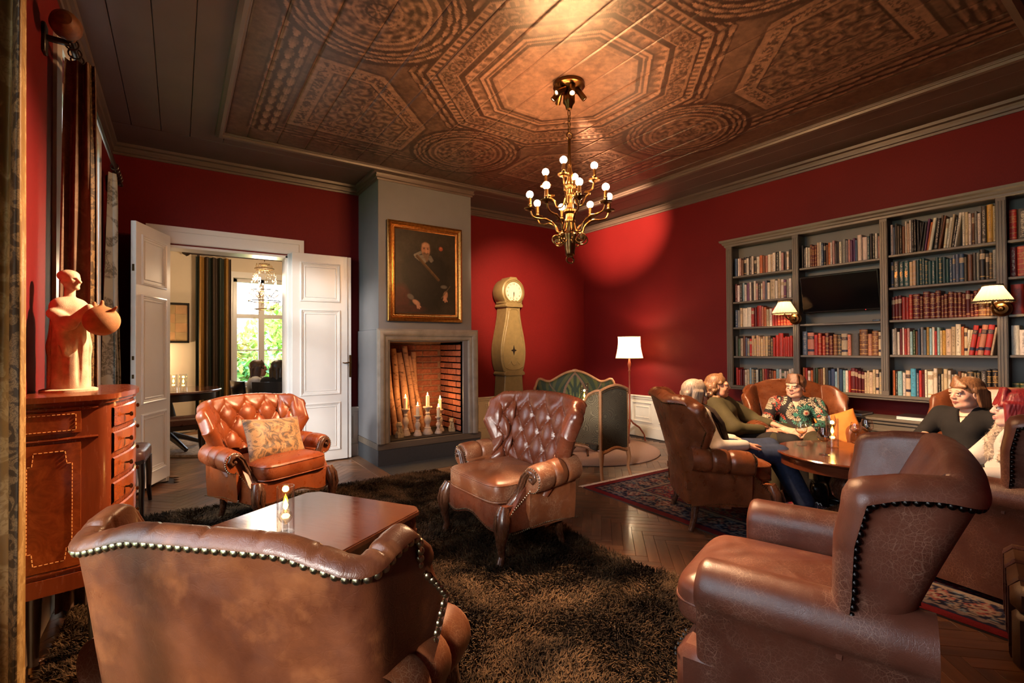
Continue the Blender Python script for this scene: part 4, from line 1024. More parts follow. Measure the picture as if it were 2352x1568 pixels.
# handbag on the floor under the round table
root=thing('handbag','black leather handbag on the floor under the round table','bag',(4.22,1.83,.02),.6)
P=superbox((0,0,.11),(.17,.07,.11),.45,28,12); MB().grid(P,cu=True).build('bag_body',M['black'],root); MB().tube([(-.09,0,.20),(-.07,0,.29),(0,0,.32),(.07,0,.29),(.09,0,.20)],.007,8).build('handle',M['black'],root)
# leather travel bag behind the empty chair
root=thing('travel_bag','old brown travel trunk with straps and buckles on the rug behind the big empty chair','trunk',(3.05,.36,.012),math.radians(12))
wl=leather('worn trunk leather',(.045,.02,.010),(.08,.038,.018),None,0,.4)
MB().box(-.30,.30,-.17,.17,0,.22,.02).build('trunk_body',wl,root); MB().box(-.305,.305,-.175,.175,.22,.33,.03).build('lid',leather('worn lid leather',(.075,.033,.015),(.115,.055,.026),None,0,.4),root)
for x in (-.20,.02,.22):
    MB().prism([(-.174,.01),(.174,.01),(.179,.03),(.179,.298),(.148,.333),(-.148,.333),(-.179,.298),(-.179,.03)],x-.022,x+.022,axis='x').build('strap',M['darkleather'],root)
    MB().tube([(x-.03,-.187,.10),(x+.03,-.187,.10),(x+.03,-.187,.155),(x-.03,-.187,.155)],.0026,6,closed=True).build('buckle',M['brass'],root)
MB().tube([(-.16,-.03,.335),(-.13,-.03,.375),(.13,-.03,.375),(.16,-.03,.335)],[.012,.014,.014,.012],8).build('handle',M['black'],root)
MB().tube([(-.28,-.186,.05),(-.24,-.19,.05),(-.24,-.19,.09),(-.28,-.186,.09)],.004,6,closed=True).build('ring',M['brass'],root)
mb=MB()
for x,z in ((-.26,.18),(-.12,.2),(-.05,.18),(.10,.19),(.17,.17)): mb.box(x-.014,x+.014,-.172,-.170,z-.008,z+.008)
mb.build('sticker',plain('faded sticker',(.18,.06,.03),.7),root)
# ---------------------------------------------------------------- inlaid bow-front cabinet
root=thing('bow_front_cabinet','tall inlaid burl-veneer bow-front cabinet against the red wall, under the statue','cabinet',(0,0,0))
side=[(-.525,2.60),(-.45,2.612),(-.36,2.625),(-.275,2.645)]
bow=[(-.235+.055*math.sin(PI*t),2.675+.62*t) for t in np.linspace(0,1,13)]
out=side+[(-.252,2.655)]+bow+[(-.275,3.32),(-.525,3.36)]
def ring(o): 
    c=np.array((-.53,2.98)); return [tuple(c+(np.array(p)-c)*(1+o/np.linalg.norm(np.array(p)-c))) if p[0]>-.52 else (p[0],p[1]+(o if p[1]>3 else -o)) for p in out]
MB().prism(ring(0),.40,1.09).build('carcase',M['cabwood'],root)
MB().prism(ring(.022),1.09,1.112).prism(ring(.012),1.075,1.09).build('top_board',M['cabwood'],root)
MB().prism(ring(.015),.335,.40).build('plinth',M['cabwood'],root)
def sidepanel(name,z0,z1,m,off,t0=.10,t1=.80):
    P=[];  pts=np.array(side); ts=np.linspace(t0,t1,8); d=np.linspace(0,1,len(pts))
    row=[(np.interp(t,d,pts[:,0]),np.interp(t,d,pts[:,1])-off) for t in ts]
    mb=MB(); mb.grid([[(x,y,z) for z in (z0,z1)] for x,y in row]); mb.grid([[(x,y+.012,z) for z in (z0,z1)] for x,y in row],flip=True)
    mb.add([(x,y,z) for x,y in (row[0],row[-1]) for z in (z0,z1)]+[(x,y+.012,z) for x,y in (row[0],row[-1]) for z in (z0,z1)],[(0,1,5,4),(2,3,7,6),(0,2,6,4),(1,3,7,5)])
    return mb.build(name,m,root)
sidepanel('door',.43,.925,M['burl'],.012); sidepanel('false_drawer',.965,1.05,M['burl'],.012)
def dashes(z0,z1,t0,t1,notch):
    mb=MB(); pts=np.array(side); d=np.linspace(0,1,len(pts)); f=lambda t,z:(np.interp(t,d,pts[:,0]),np.interp(t,d,pts[:,1])-.0135,z)
    n=.05*notch; cor=[]
    path=[(t0,z0+n),(t0,z1-n),(t0+n*1.2,z1-n),(t0+n*1.6,z1),(t1-n*1.6,z1),(t1-n*1.2,z1-n),(t1,z1-n),(t1,z0+n),(t1-n*1.2,z0+n),(t1-n*1.6,z0),(t0+n*1.6,z0),(t0+n*1.2,z0+n),(t0,z0+n)]
    for a,b in zip(path[:-1],path[1:]):
        L=math.hypot((b[0]-a[0])*.27,b[1]-a[1]); k=max(1,int(L/.014))
        for i in range(k):
            p=f(lerp(a[0],b[0],(i+.1)/k),lerp(a[1],b[1],(i+.1)/k)); q=f(lerp(a[0],b[0],(i+.75)/k),lerp(a[1],b[1],(i+.75)/k)); mb.tube([p,q],.0018,4)
    return mb.build('inlay_stringing',M['inlay'],root)
dashes(.46,.895,.20,.70,1); dashes(.975,1.04,.16,.74,.0)
for z in (.42,.94,1.06): MB().tube([(x,y-.004,z) for x,y in side],[.008]*4,6).build('bead_moulding',M['cabwood'],root)
for k in range(6):
    z0=.425+k*.108; z1=z0+.088
    mb=MB(); rows=[[(x+.010,y,z) for z in (z0,z0+.006,z1-.006,z1)] for x,y in bow]; 
    for r_ in rows: r_[0]=(r_[0][0]-.006,r_[0][1],r_[0][2]); r_[3]=(r_[3][0]-.006,r_[3][1],r_[3][2])
    mb.grid(rows); mb.grid([[(x-.004,y,z) for z in (z0,z1)] for x,y in bow],flip=True)
    dr_=mb.build('drawer',M['burl'],root)
    for t in (2,10):
        x,y=bow[t]; MB().lathe([(.004,0),(.004,.014),(.010,.018),(.011,.024),(.006,.028),(0,.028)],(x+.012,y,(z0+z1)/2),10,axis='x').build('knob',M['brass'],dr_)
for x,y in ((-.47,2.66),(-.29,2.69),(-.47,3.30),(-.29,3.29)):
    MB().lathe([(.026,.335),(.022,.2),(.016,.06),(.018,.05)],(x,y,0),10).build('leg',M['darkwood'],root); MB().lathe([(.020,.055),(.020,.03),(.012,.028)],(x,y,0),10).sph((x,y,.015),.015,10).build('caster',M['brass'],root)
# ---------------------------------------------------------------- terracotta statue
sd=SDF((-.14,-.14,-.02),(.26,.14,.60),.004)
sd.cap((0,0,.02),(0,0,.20),.083,.082,.015,((0,1,0),1.2)).cap((0,0,.20),(0,0,.36),.082,.066,.015,((0,1,0),1.15)).cap((0,-.03,.375),(0,.03,.375),.046,.046,.012)
sd.cap((0,0,.40),(.003,0,.468),.021,.019,.006); sd.ell((.010,0,.497),(.036,.030,.043),.006); sd.ell((-.006,0,.520),(.044,.037,.028),.004); sd.cap((.040,0,.508),(.054,0,.490),.005,.0075,.005); sd.ell((.037,0,.464),(.011,.013,.010),.006); sd.ell((.0,-.030,.492),(.009,.006,.014),.003); sd.ell((.0,.030,.492),(.009,.006,.014),.003)
sd.cap((.040,-.006,.476),(.042,.006,.476),.0045,.0045,.003); sd.ell((.040,-.013,.503),(.006,.007,.004),.003,True); sd.ell((.040,.013,.503),(.006,.007,.004),.003,True)
sd.cap((0.005,-.07,.345),(.075,-.062,.30),.026,.026,.012).cap((.075,-.062,.30),(.135,-.03,.372),.024,.016,.012).cap((.005,.06,.345),(.13,.02,.375),.026,.016,.012).cap((.03,-.062,.31),(.05,-.06,.17),.026,.014,.015)
for q in range(7): 
    aa=-2.6+q*.75; sd.ell((.084*math.cos(aa),.070*math.sin(aa),.16),(.010,.010,.13),.008,True)
sd.cut((0,0,-1),(0,0,.0))
root=thing('statue','pale terracotta statue of a robed figure holding a round pot, on the inlaid cabinet','statue',(-.405,2.93,1.112),math.radians(-42))
sd.obj('figure',M['terra'],root)
MB().lathe([(0,0),(.10,0),(.10,.010),(.09,.014),(0,.014)],(0,0,0),24).build('base',M['terra'],root)
p=SDF((.08,-.10,.22),(.28,.10,.42),.004); p.ell((.165,0,.315),(.068,.066,.066),.01); p.cap((.13,.0,.37),(.128,0,.395),.011,.007,.01).cap((.165,.0,.378),(.168,0,.402),.010,.006,.01).cap((.21,.0,.352),(.24,0,.375),.010,.005,.01); p.obj('pot',plain('darker terracotta',(.40,.19,.085),.75,var=.3,scale=30,bump=.4),root)
# ---------------------------------------------------------------- stool by the door
root=thing('stool','dark brown leather stool on curved wooden legs beside the open left door leaf','stool',(-.37,5.0,0),math.radians(-4))
P=superbox((0,0,.452),(.175,.235,.048),.3,40,12,.025); MB().grid(P,cu=True).build('seat',M['darkleather'],root)
mb=MB(); mb.box(-.165,.165,-.225,.225,.395,.43,.006).build('seat_rail',M['darkwood'],root)
for sx in (-1,1):
    for sy in (-1,1): MB().tube([(sx*.145,sy*.20,.40),(sx*.15,sy*.205,.26),(sx*.148,sy*.21,.12),(sx*.155,sy*.235,0)],[.026,.022,.018,.014],8).build('leg',M['darkwood'],root)
# ---------------------------------------------------------------- curtains
def curtain(name,label,xc,y0,y1,ztop,zbot,amp0,amp1,folds,m,edge=None,seed=1,flare=0):
    root=thing(name,label,'curtain',(xc,(y0+y1)/2,0)); n,k=140,40; w=(y1-y0)/2
    s=np.linspace(0,1,n); z=np.linspace(ztop,zbot,k); r=np.random.default_rng(seed); ph=r.random(4)*6
    P=np.zeros((n,k,3))
    for j in range(k):
        q=j/(k-1); a=lerp(amp0,amp1,q**.6); ww=w*lerp(.75,1,q**.5)*(1+flare*q)
        if edge:
            t=np.clip(s/.55,0,1); b=np.clip((s-.55)/.45,0,1)
            P[:,j,0]=np.where(s<.55,a*(2*t-1),a*(1-.9*b+.35*np.sin(b*4*PI+ph[0])*(1-b)*b*3))
            P[:,j,1]=np.where(s<.55,-ww+.016*np.sin(t*2.6*2*PI+ph[1]+.6*np.sin(q*4+ph[2]))*(1-q*.2)+.006*np.sin(t*23+q*9),-ww+2*ww*b); P[:,j,2]=z[j]; continue
        P[:,j,0]=a*(np.sin(s*folds*2*PI+ph[0]+.5*np.sin(q*3+ph[1]))*.8+.25*np.sin(s*folds*4.3*PI+ph[2]+q*2))
        P[:,j,1]=(s*2-1)*ww+.02*np.sin(s*folds*2*PI*2+ph[3]); P[:,j,2]=z[j]
    MB().grid(P).build('drape',m,root,ang=80)
    if edge:
        k0=int(n*.55*(1-.013/(amp1))); k1=int(n*.55)-1; P2=P[k0:k1].copy(); P2[...,1]-=.004; MB().grid(P2).build('braid',edge,root,ang=80)
    return root
curtain('curtain','golden brown brocade curtain with scrolled braid at the far left edge of the picture',-.445,1.93,2.22,2.84,.01,.068,.078,3,M['curtg'],M['band'],3)
curtain('curtain','brown brocade curtain hanging from the rod behind the statue',-.410,3.20,3.44,2.75,.02,.056,.08,3,M['curt'],M['band'],5)
curtain('curtain','silvery grey damask curtain in the corner beside the left door leaf',-.455,5.08,5.36,2.75,.02,.03,.062,3,M['curts'],None,9)
root=thing('curtain_rod','dark curtain rod with carved ball finial on the left wall','curtain rod',(0,0,0))
MB().tube([(-.43,3.06,2.79),(-.43,5.62,2.79)],.016,12).build('rod',M['darkwood'],root)
mb=MB(); mb.lathe([(0,.075),(.03,.07),(.05,.045),(.060,.01),(.057,-.02),(.040,-.05),(.018,-.06),(.016,-.09),(.026,-.10),(.014,-.115)],(-.43,3.00,2.80),24,axis='y'); mb.build('finial',plain('carved bronzed wood',(.17,.065,.025),.38,0,.45,45,.5,.6),root)
for i in range(9):
    a=.5+i*.0; 
for y in (3.14,3.23,3.3,3.37,3.46,5.06,5.15,5.24,5.33,5.42): MB().tube([(-.43+.026*math.cos(t),y,2.785+.026*math.sin(t)) for t in np.linspace(0,2*PI,14,endpoint=False)],.004,6,closed=True).build('ring',M['darkwood'],root)
for y in (3.12,5.55): MB().box(-.53,-.43,y-.012,y+.012,2.765,2.79,.004).box(-.53,-.515,y-.03,y+.03,2.70,2.84,.004).build('bracket',M['darkwood'],root)
root=thing('curtain_rod','dark curtain rod above the golden curtain at the left frame edge','curtain rod',(0,0,0)); MB().tube([(-.46,-.1,2.87),(-.46,2.30,2.87)],.016,12).build('rod',M['darkwood'],root)
for y in (.1,2.1): MB().box(-.53,-.45,y-.012,y+.012,2.86,2.885,.004).build('bracket',M['darkwood'],root)
def textobj(name,cu,parent):
    tmp=bpy.data.objects.new('tmp',cu); COL.objects.link(tmp); bpy.context.view_layer.update()
    me=bpy.data.meshes.new_from_object(tmp); bpy.data.objects.remove(tmp); me.name=name
    return link(name,me,parent)
# ---------------------------------------------------------------- bookcase
root=bk=thing('bookcase','grey-green painted wall bookcase with fluted pilasters on the right wall','bookcase',(0,0,0))
XF=5.30
PIL=[(3.163,3.235),(2.43,2.493),(1.666,1.726),(.899,.96),(.13,.19)]
for a,b in PIL:
    mb=MB().box(XF-.012,XF+.012,a,b,.835,2.46,.003); w_=(b-a)
    mb.box(XF-.016,XF-.012,a+.006,a+w_*.30,.88,2.42,.002).box(XF-.016,XF-.012,a+w_*.40,a+w_*.60,.88,2.42,.002).box(XF-.016,XF-.012,b-w_*.30,b-.006,.88,2.42,.002)
    mb.box(XF+.01,XR,(a+b)/2-.012,(a+b)/2+.012,.835,2.46)
    mb.build('pilaster',M['greyp'],root)
MB().box(XR-.022,XR-.004,.13,3.23,.84,2.47).build('back_panel',M['greyback'],root)
BAY=[(3.163,2.493),(2.43,1.726),(1.666,.96),(.899,.19)]
SH=[[2.10,1.804,1.511,1.179],[2.097,1.518,1.197],[2.11,1.816,1.522,1.208],[2.106,1.82,1.529,1.214]]
for (a,b),zs in zip(BAY,SH):
    for z in zs: MB().box(XF+.004,XR-.02,b,a,z-.022,z,.004).build('shelf',M['greyp'],root)
MB().box(XF-.01,XR,.10,3.25,.815,.842,.004).box(XF+.0,XR,.12,3.24,.795,.815,.004).build('bottom_board',M['greyp'],root)
mb=MB(); mould(mb,[(XR,.0),(XF-.012,.0),(XF-.012,3.245),(XR,3.245)][::-1],[(0,2.445),(-.006,2.45),(-.008,2.468),(-.022,2.476),(-.026,2.492),(-.045,2.505),(-.05,2.525),(.0,2.53),(.15,2.53)],False,lambda a,b,h:(a,b,h)); mb.box(XF-.01,XR,.0,3.24,2.45,2.52)
mb.build('cornice',M['greyp'],root)
root=thing('low_cabinet','long low grey-green cabinet bench beneath the bookcase','cabinet',(0,0,0))
MB().box(5.215,XR-.002,-.1,3.28,.08,.60,.004).build('carcase',M['greyp'],root)
MB().box(5.185,XR-.002,-.1,3.30,.615,.64,.006).box(5.20,XR-.002,-.1,3.29,.585,.617,.006).build('top_board',M['greyp'],root)
for i in range(6):
    y0=-.02+i*.54; q=MB(); mould(q,[(y0,.14),(y0+.48,.14),(y0+.48,.54),(y0,.54)],[(0,0),(.004,.012),(.02,.012),(.026,.003),(.05,.003)],True,lambda a,b,h:(5.215-h,a,b)); q.build('door_panel',M['greyp'],root)
# books
BC=dict(w=(.72,.64,.55),c=(.55,.42,.28),k=(.018,.015,.015),r=(.42,.030,.022),m=(.115,.012,.014),b=(.045,.085,.17),t=(.028,.085,.095),g=(.05,.085,.04),y=(.50,.27,.05),o=(.55,.14,.04),n=(.17,.065,.03),p=(.52,.28,.26),v=(.16,.05,.14),e=(.26,.25,.23),d=(.075,.065,.055),l=(.30,.48,.56),s=(.50,.20,.13),h=(.14,.10,.07),a=(.10,.13,.20),z=(.07,.30,.50))
CN=dict(w='cream-white',c='tan',k='black',r='red',m='maroon',b='blue',t='teal',g='green',y='mustard',o='orange',n='brown',p='pink',v='purple',e='grey',d='dark grey',l='pale blue',s='salmon',h='dark brown',a='slate-blue',z='bright blue')
SN={'':'','1':' gilt-banded','2':' labelled','3':' lettered','4':' dark-banded'}
def bookmat(st):
    s=NT('book cloth '+st); oi=s.n('ObjectInfo'); tcn=s.n('TexCoord'); sp=s.n('SeparateXYZ'); s.l(tcn.outputs['Generated'],sp.inputs[0]); z=sp.outputs['Z']; y=sp.outputs['Y']; x=sp.outputs['X']
    base=oi.outputs['Color']; ad=s.n('VectorMath'); ad.operation='ADD'; s.l(tcn.outputs['Generated'],ad.inputs[0]); cb=s.n('CombineXYZ'); 
    for i in range(3): s.l(s.math('MULTIPLY',oi.outputs['Random'],37.0+11*i),cb.inputs[i])
    s.l(cb.outputs[0],ad.inputs[1]); co=ad.outputs[0]
    front=s.math('LESS_THAN',x,.12)
    def band(lo,hi): return s.math('MULTIPLY',s.math('GREATER_THAN',z,lo),s.math('LESS_THAN',z,hi))
    def mixin(m,c):
        nonlocal base
        base=s.mix(s.math('MULTIPLY',m,front),base,c)
    def text(lo,hi,c,wd=.25,sc=(1,3,26)):
        mp=s.n('Mapping'); mp.inputs['Scale'].default_value=sc; s.l(co,mp.inputs[0]); f=s.math('GREATER_THAN',s.noise(mp.outputs[0],1.6,2),.52)
        cen=s.math('LESS_THAN',s.math('ABSOLUTE',s.math('SUBTRACT',y,.5)),wd); mixin(s.math('MULTIPLY',s.math('MULTIPLY',f,cen),s.math('MULTIPLY',band(lo,hi),.6)),c)
    gold=(.62,.36,.10)
    if st=='1':
        for q in (.06,.22,.40,.58,.76,.93): mixin(band(q,q+.018),gold)
        text(.62,.74,gold,.36,(1,9,40)); text(.08,.90,gold,.12,(1,2,30))
    elif st=='2':
        mixin(band(.68,.86),(.55,.42,.28)); mixin(band(.10,.13),gold); text(.70,.84,(.05,.03,.02),.38,(1,9,34))
    elif st=='3': text(.22,.92,(.62,.55,.45),.22); text(.06,.14,(.62,.55,.45),.3,(1,9,34))
    elif st=='4':
        mixin(band(.70,.84),(.02,.02,.05)); mixin(band(.16,.26),(.02,.02,.05)); text(.72,.82,gold,.36,(1,9,40))
    else: text(.30,.88,(.05,.03,.03),.2); text(.06,.12,(.05,.03,.03),.28,(1,9,34))
    f=s.noise(co,6,5); base=s.mix(1.0,base,s.ramp(f,[(.3,.75),(.7,1.1)]),'MULTIPLY')
    s.set(base=base,rough=.42,spec=.4); return s.m
BM={}
for st in SN:
    m=bookmat(st); mb=MB(); n=7
    sec=[(-.5-.06*math.cos(t)*1.0+.06,.5*math.sin(t)) for t in np.linspace(-PI/2,PI/2,n)]
    mb.grid([[(x-.0,y,z) for z in (-.5,.5)] for x,y in sec]+[[(.5,.5,z) for z in (-.5,.5)]]); 
    mb.grid([[(x,y*.86,z) for z in (-.5,.5)] for x,y in sec][:1]+[[(.5,-.5,z) for z in (-.5,.5)]],flip=True)
    mb.add([(.5,.5,-.5),(.5,.5,.5),(.5,.40,.5),(.5,.40,-.5),(.5,-.5,-.5),(.5,-.5,.5),(.5,-.40,.5),(.5,-.40,-.5)],[(0,1,2,3),(4,5,6,7)])
    for zz in (-.5,.5): mb.add([(-.46,.5,zz),(.5,.5,zz),(.5,.40,zz),(-.44,.40,zz),(-.46,-.5,zz),(.5,-.5,zz),(.5,-.40,zz),(-.44,-.40,zz)],[(0,1,2,3),(4,5,6,7)]); mb.add([(x,y,zz) for x,y in sec],[tuple(range(n))])
    mb.box(-.45,.47,-.41,.41,-.475,.475,0,1)
    BM[st]=mesh_from('book',mb.v,mb.f,[m,M['page']],mb.m,True,50)
ROWS=[(0,0,.20,"b w p3 n k2 w k3 w k2 w o n s w3 c w k w p k w2 k w3"),(0,1,.205,"m w k l w v w k w3 p2 k3 w2 p a w3 C w3 c w2 v2 e w d"),(0,2,.205,"b e c2 W3 W3 r2 m R s o c w r r r1 r1 r1 r1 r1 r1"),(0,3,.215,"d g c n a e2 r2 c1 c1 c1 c1 c1 c1 c1 d1 d1 r r R r r r r r"),(0,4,.195,"r r m m w2 c l e1 d1 w k g s r m m1 n o l w g2 w c w W2"),
(1,0,.225,"k d w w m1 m1 m1 c w b k2 n o1 w p d k w E e p v v b W3 W3 t k d w p"),(1,2,.215,"A3 S4 r r1 r1 m1 m1 n1 d1 C4 s D N1 s1 N1 c4"),(1,3,.215,"o r w2 o d g n n c d b B l e b l w r M2 m2 m2 m2 c c c c c4 e1"),
(2,0,.27,"w a d h k3 n w c w k k k k k k v o W3 K h n w2 w c k w w c w n2 e w D3 Y c"),(2,1,.22,"a2 D3 T3 T3 c1 c1 t t1 t t1 t t t t1 t t b3 a2 a B2 h N d e K2 d2 h1 e"),(2,2,.205,"m2 m2 m2 r r r1 M1 m1 M1 M1 M1 m1 m1 M1 m1 m1 m1 m2 m1 m1 N1 n1 n1 n1"),(2,3,.225,"w e w3 m w3 r p l g n b e a y l w3 r l c y C C W o c4 w c R4 r4 S4 R4 c"),(2,4,.22,"o k3 L w C4 Z a r m w W2 W2 k c C2 w2 e c n c c D1 d1 d1 D3 K1 K1"),
(3,0,.235,"r1 K3 R1 r m1 w r"),(3,1,.215,"m R1 w o r r1 c"),(3,2,.215,"R K3 k3 w r m"),(3,3,.215,"w3 w g w k3 w e"),(3,4,.17,"g1 g1 g1 g1 g1 g1 g1")]
ORD=lambda k:'%d%s'%(k,'th' if 10<k%100<14 else {1:'st',2:'nd',3:'rd'}.get(k%10,'th'))
SHN=['top','second','third','fourth','bottom']; BN=['leftmost','second','third','fourth']
rb=random.Random(12); TITLES={(2,1,2):'1966',(2,1,3):'1979',(2,1,4):'1980',(2,0,20):'LYRIKKBOKEN',(1,2,1):'LAG',(3,0,2):'STENTJÄNER'}
for bay,sh,hm,spec in ROWS:
    y0,y1=BAY[bay]; zz=(SH[bay]+[.842]) if bay!=1 else [SH[1][0],None,SH[1][1],SH[1][2],.842]
    if bay==1: zz=[2.097,None,1.197,.842]
    z0=zz[sh]; toks=spec.split()[:5 if bay==3 else 99]; ws=[]
    ks=[]
    for t in toks:
        k=t[0]; st=t[1:] if len(t)>1 else ''
        if st not in SN: st=''
        if st=='' and rb.random()<.25: st='3' if k.lower() in 'kbdmtag' else ''
        ks.append((k,st)); ws.append((1.75 if k.isupper() else 1.0)*rb.uniform(.8,1.2))
    tot=abs(y1-y0)-.012; 
    if bay==3: tot=.26
    sc=tot/sum(ws); y=y0-.006
    for i,((k,st),wd) in enumerate(zip(ks,ws)):
        wd*=sc; h=hm*rb.uniform(.90,1.08)*(1.08 if k.isupper() else 1); d=min(.155,.10+.25*(h-.15)+rb.uniform(0,.015))
        o=link('book',BM[st]); lean=0
        if bay==2 and ((sh==0 and 12<i<26) or (sh==3 and i>24)): lean=math.radians(rb.uniform(5,9) if sh==0 else 8)
        o.scale=(d,wd*.97,h); cy=y-wd/2
        if lean: cy=cy+ h/2*math.sin(lean)*.9
        o.rotation_euler=(lean,0,0); o.location=(XF+.035+d/2+rb.uniform(0,.012),cy,z0+h/2*math.cos(lean)+wd/2*abs(math.sin(lean))+.0008)
        c=BC[k.lower()]; j=rb.uniform(.8,1.15); o.color=(*[min(1,q*j*rb.uniform(.93,1.07)) for q in c],1)
        shn=SHN[sh] if bay!=1 else ['top','','third','bottom'][sh]
        tag(o,'%s%s book, %s from left, %s shelf, %s bookcase bay'%(CN[k.lower()],SN[st],ORD(i+1),shn,BN[bay]),'book','books on the %s shelf of the %s bay'%(shn,BN[bay]))
        T=TITLES.get((bay,sh,i+1))
        if T:
            cu=bpy.data.curves.new('title','FONT'); cu.body=T; cu.align_x='CENTER'; cu.align_y='CENTER'; cu.size=1; cu.extrude=.01; cu.materials.append(M['gold'] if T[0]=='1' else M['black'] if T in('LYRIKKBOKEN',) else M['page'])
            t=textobj('title',cu,o)
            vert=T!='LAG'
            t.matrix_parent_inverse=Matrix.Identity(4)
            # undo the book's stretch so that letters keep their shape
            size=min(wd*.75,h*.8/len(T)*1.6) if vert else wd*.34
            R_=Matrix(((0,0,-1),(-1,0,0),(0,1,0))).to_4x4()
            if vert: R_=R_@Matrix.Rotation(PI/2 if T[0]!='1' else PI/2,4,'Z')
            Sx=Matrix.Diagonal((1/d,1/(wd*.97),1/h,1))
            t.matrix_local=Matrix.Translation((-.5-.002/d,0,.18 if not vert else -.02))@Sx@R_@Matrix.Diagonal((size,size,size*.1,1))
        y-=wd
# lying picture books on the low cabinet
for i,(y,x,w_,d_,h_,rz,lab) in enumerate(((2.33,5.33,.26,.22,.018,.05,'thin dark picture book lying at the left on the low cabinet'),(2.02,5.34,.34,.24,.022,-.04,'wide dark picture book lying in the middle of the low cabinet'),(1.42,5.335,.36,.24,.034,.03,'thick picture book with white pages lying at the right on the low cabinet'))):
    root=thing('picture_book',lab,'book',(x,y,.6405),rz,'picture books lying on the low cabinet')
    MB().box(-d_/2,d_/2,-w_/2,w_/2,0,.003,.001).box(-d_/2,d_/2,-w_/2,w_/2,h_-.003,h_,.001).box(d_/2-.003,d_/2,-w_/2,w_/2,0,h_).build('cover',plain('dark printed cover',(.035,.028,.03),.25,var=.5,scale=9),root)
    MB().box(-d_/2+.004,d_/2-.004,-w_/2+.004,w_/2-.004,.003,h_-.003).build('page_block',M['white'],root)
# television
root=thing('television','flat black television mounted in the second bookcase bay','television',(5.335,0,1.815)); root.rotation_euler=(0,math.radians(-11),0)
MB().box(-.02,.02,1.735,2.42,-.19,.19,.006).build('bezel',M['black'],root); MB().box(-.022,-.018,1.748,2.407,-.17,.177).build('screen',M['screen'],root); MB().box(.02,.13,2.0,2.16,-.09,.07).build('wall_mount',M['black'],root)
MB().cyl((-.022,1.86,-.181),.003,.003,8,axis='x').build('standby_light',emit('red standby',(1,.05,.05),3),root)
o=MB().box(5.32,5.36,1.735,1.80,1.5185,1.533,.004).build('remote_control',M['black']); tag(o,'small black remote control on the shelf below the television','remote control')
# wall sconces
def sconce(label,Y0,yo):
    root=thing('wall_sconce',label,'wall lamp',(XF-.016,Y0,1.575),0,'pleated wall lamps on the bookcase')
    mb=MB().lathe([(0,-.0),(.062,-.0),(.060,-.008),(.045,-.014),(.040,-.022),(.022,-.026),(.012,-.040),(0,-.042)],(0,0,0),28,axis='x'); mb.build('back_plate',M['brass'],root)
    MB().tube([(-.03,0,0),(-.065,yo*.2,-.018),(-.10,yo*.6,.0),(-.115,yo,.035),(-.115,yo,.07)],[.007,.007,.007,.007,.008],8).build('arm',M['brass'],root)
    MB().cyl((-.115,yo,.06),.013,.05,12).build('candle_tube',M['wax'],root)
    n=120; P=[]
    for i in range(n):
        t=2*PI*i/n; k=1+.022*math.sin(t*30)
        P.append([(-.115+r*k*math.cos(t),yo+r*k*math.sin(t),z) for r,z in ((.115,.052),(.107,.075),(.088,.11),(.066,.15),(.055,.178))])
    MB().grid(P,cu=True).build('shade',M['pleat'],root,ang=80)
    for r,z,m in ((.117,.052,'fringe'),(.056,.178,'fringe')): 
        mb=MB(); mb.tube([(-.115+r*math.cos(t),yo+r*math.sin(t),z+.003*math.sin(t*40)) for t in np.linspace(0,2*PI,90,endpoint=False)],.0065,6,closed=True); mb.build('trim',M['fringe' if Y0<1.5 else 'fringel'],root)
    MB().sph((-.115,yo,.125),.016,12,sc=(1,1,1.4)).build('bulb',emit('sconce bulb',(1,.66,.32),8),root)
    lamp('sconce light','POINT',(-.115,yo,.095),SCONCE,(1,.62,.30),shadow_soft_size=.02).parent=root
sconce('pleated cream wall lamp on the pilaster left of the television',2.4615,.055); sconce('pleated wall lamp with dark fringe on the pilaster near the right frame edge',.93,.03)
# ---------------------------------------------------------------- floor lamp
root=thing('floor_lamp','standard lamp with cream bell shade and red pole by the red wall','floor lamp',(5.06,4.52,0))
MB().lathe([(0,.235),(.012,.235),(.012,.62),(.016,.70),(.011,.74),(.011,.95),(.02,.965),(.012,.985),(.018,1.02),(.026,1.06),(.014,1.10),(.010,1.16),(0,1.16)],(0,0,0),16).build('pole',M['redwood'],root)
for k in range(3):
    a=k*2*PI/3-.4; c,s_=math.cos(a),math.sin(a); MB().tube([(.008*c,.008*s_,.30),(.05*c,.05*s_,.25),(.14*c,.14*s_,.19),(.21*c,.21*s_,.09),(.225*c,.225*s_,0.004)],[.012,.013,.012,.010,.012],8).build('leg',M['redwood'],root)
pr=[(.182,1.135),(.180,1.15),(.166,1.21),(.152,1.29),(.148,1.36),(.150,1.43)]
MB().lathe(pr,(0,0,0),40).build('shade',M['lampshade'],root)
mb=MB()
for r,z in ((.183,1.137),(.151,1.43)): mb.tube([(r*math.cos(t),r*math.sin(t),z) for t in np.linspace(0,2*PI,48,endpoint=False)],.004,6,closed=True).build('trim_band',M['fringel'],root); mb=MB()
for k in range(8):
    a=k*PI/4; MB().tube([(r*1.004*math.cos(a),r*1.004*math.sin(a),z) for r,z in pr],.0016,4).build('rib',M['fringel'],root)
MB().sph((0,0,1.27),.03,12).build('bulb',emit('floor lamp bulb',(1,.72,.40),10),root)
for z in (1.20,1.36): lamp('floor lamp light','POINT',(0,0,z),FLOORL*.5,(1,.72,.42),shadow_soft_size=.035).parent=root
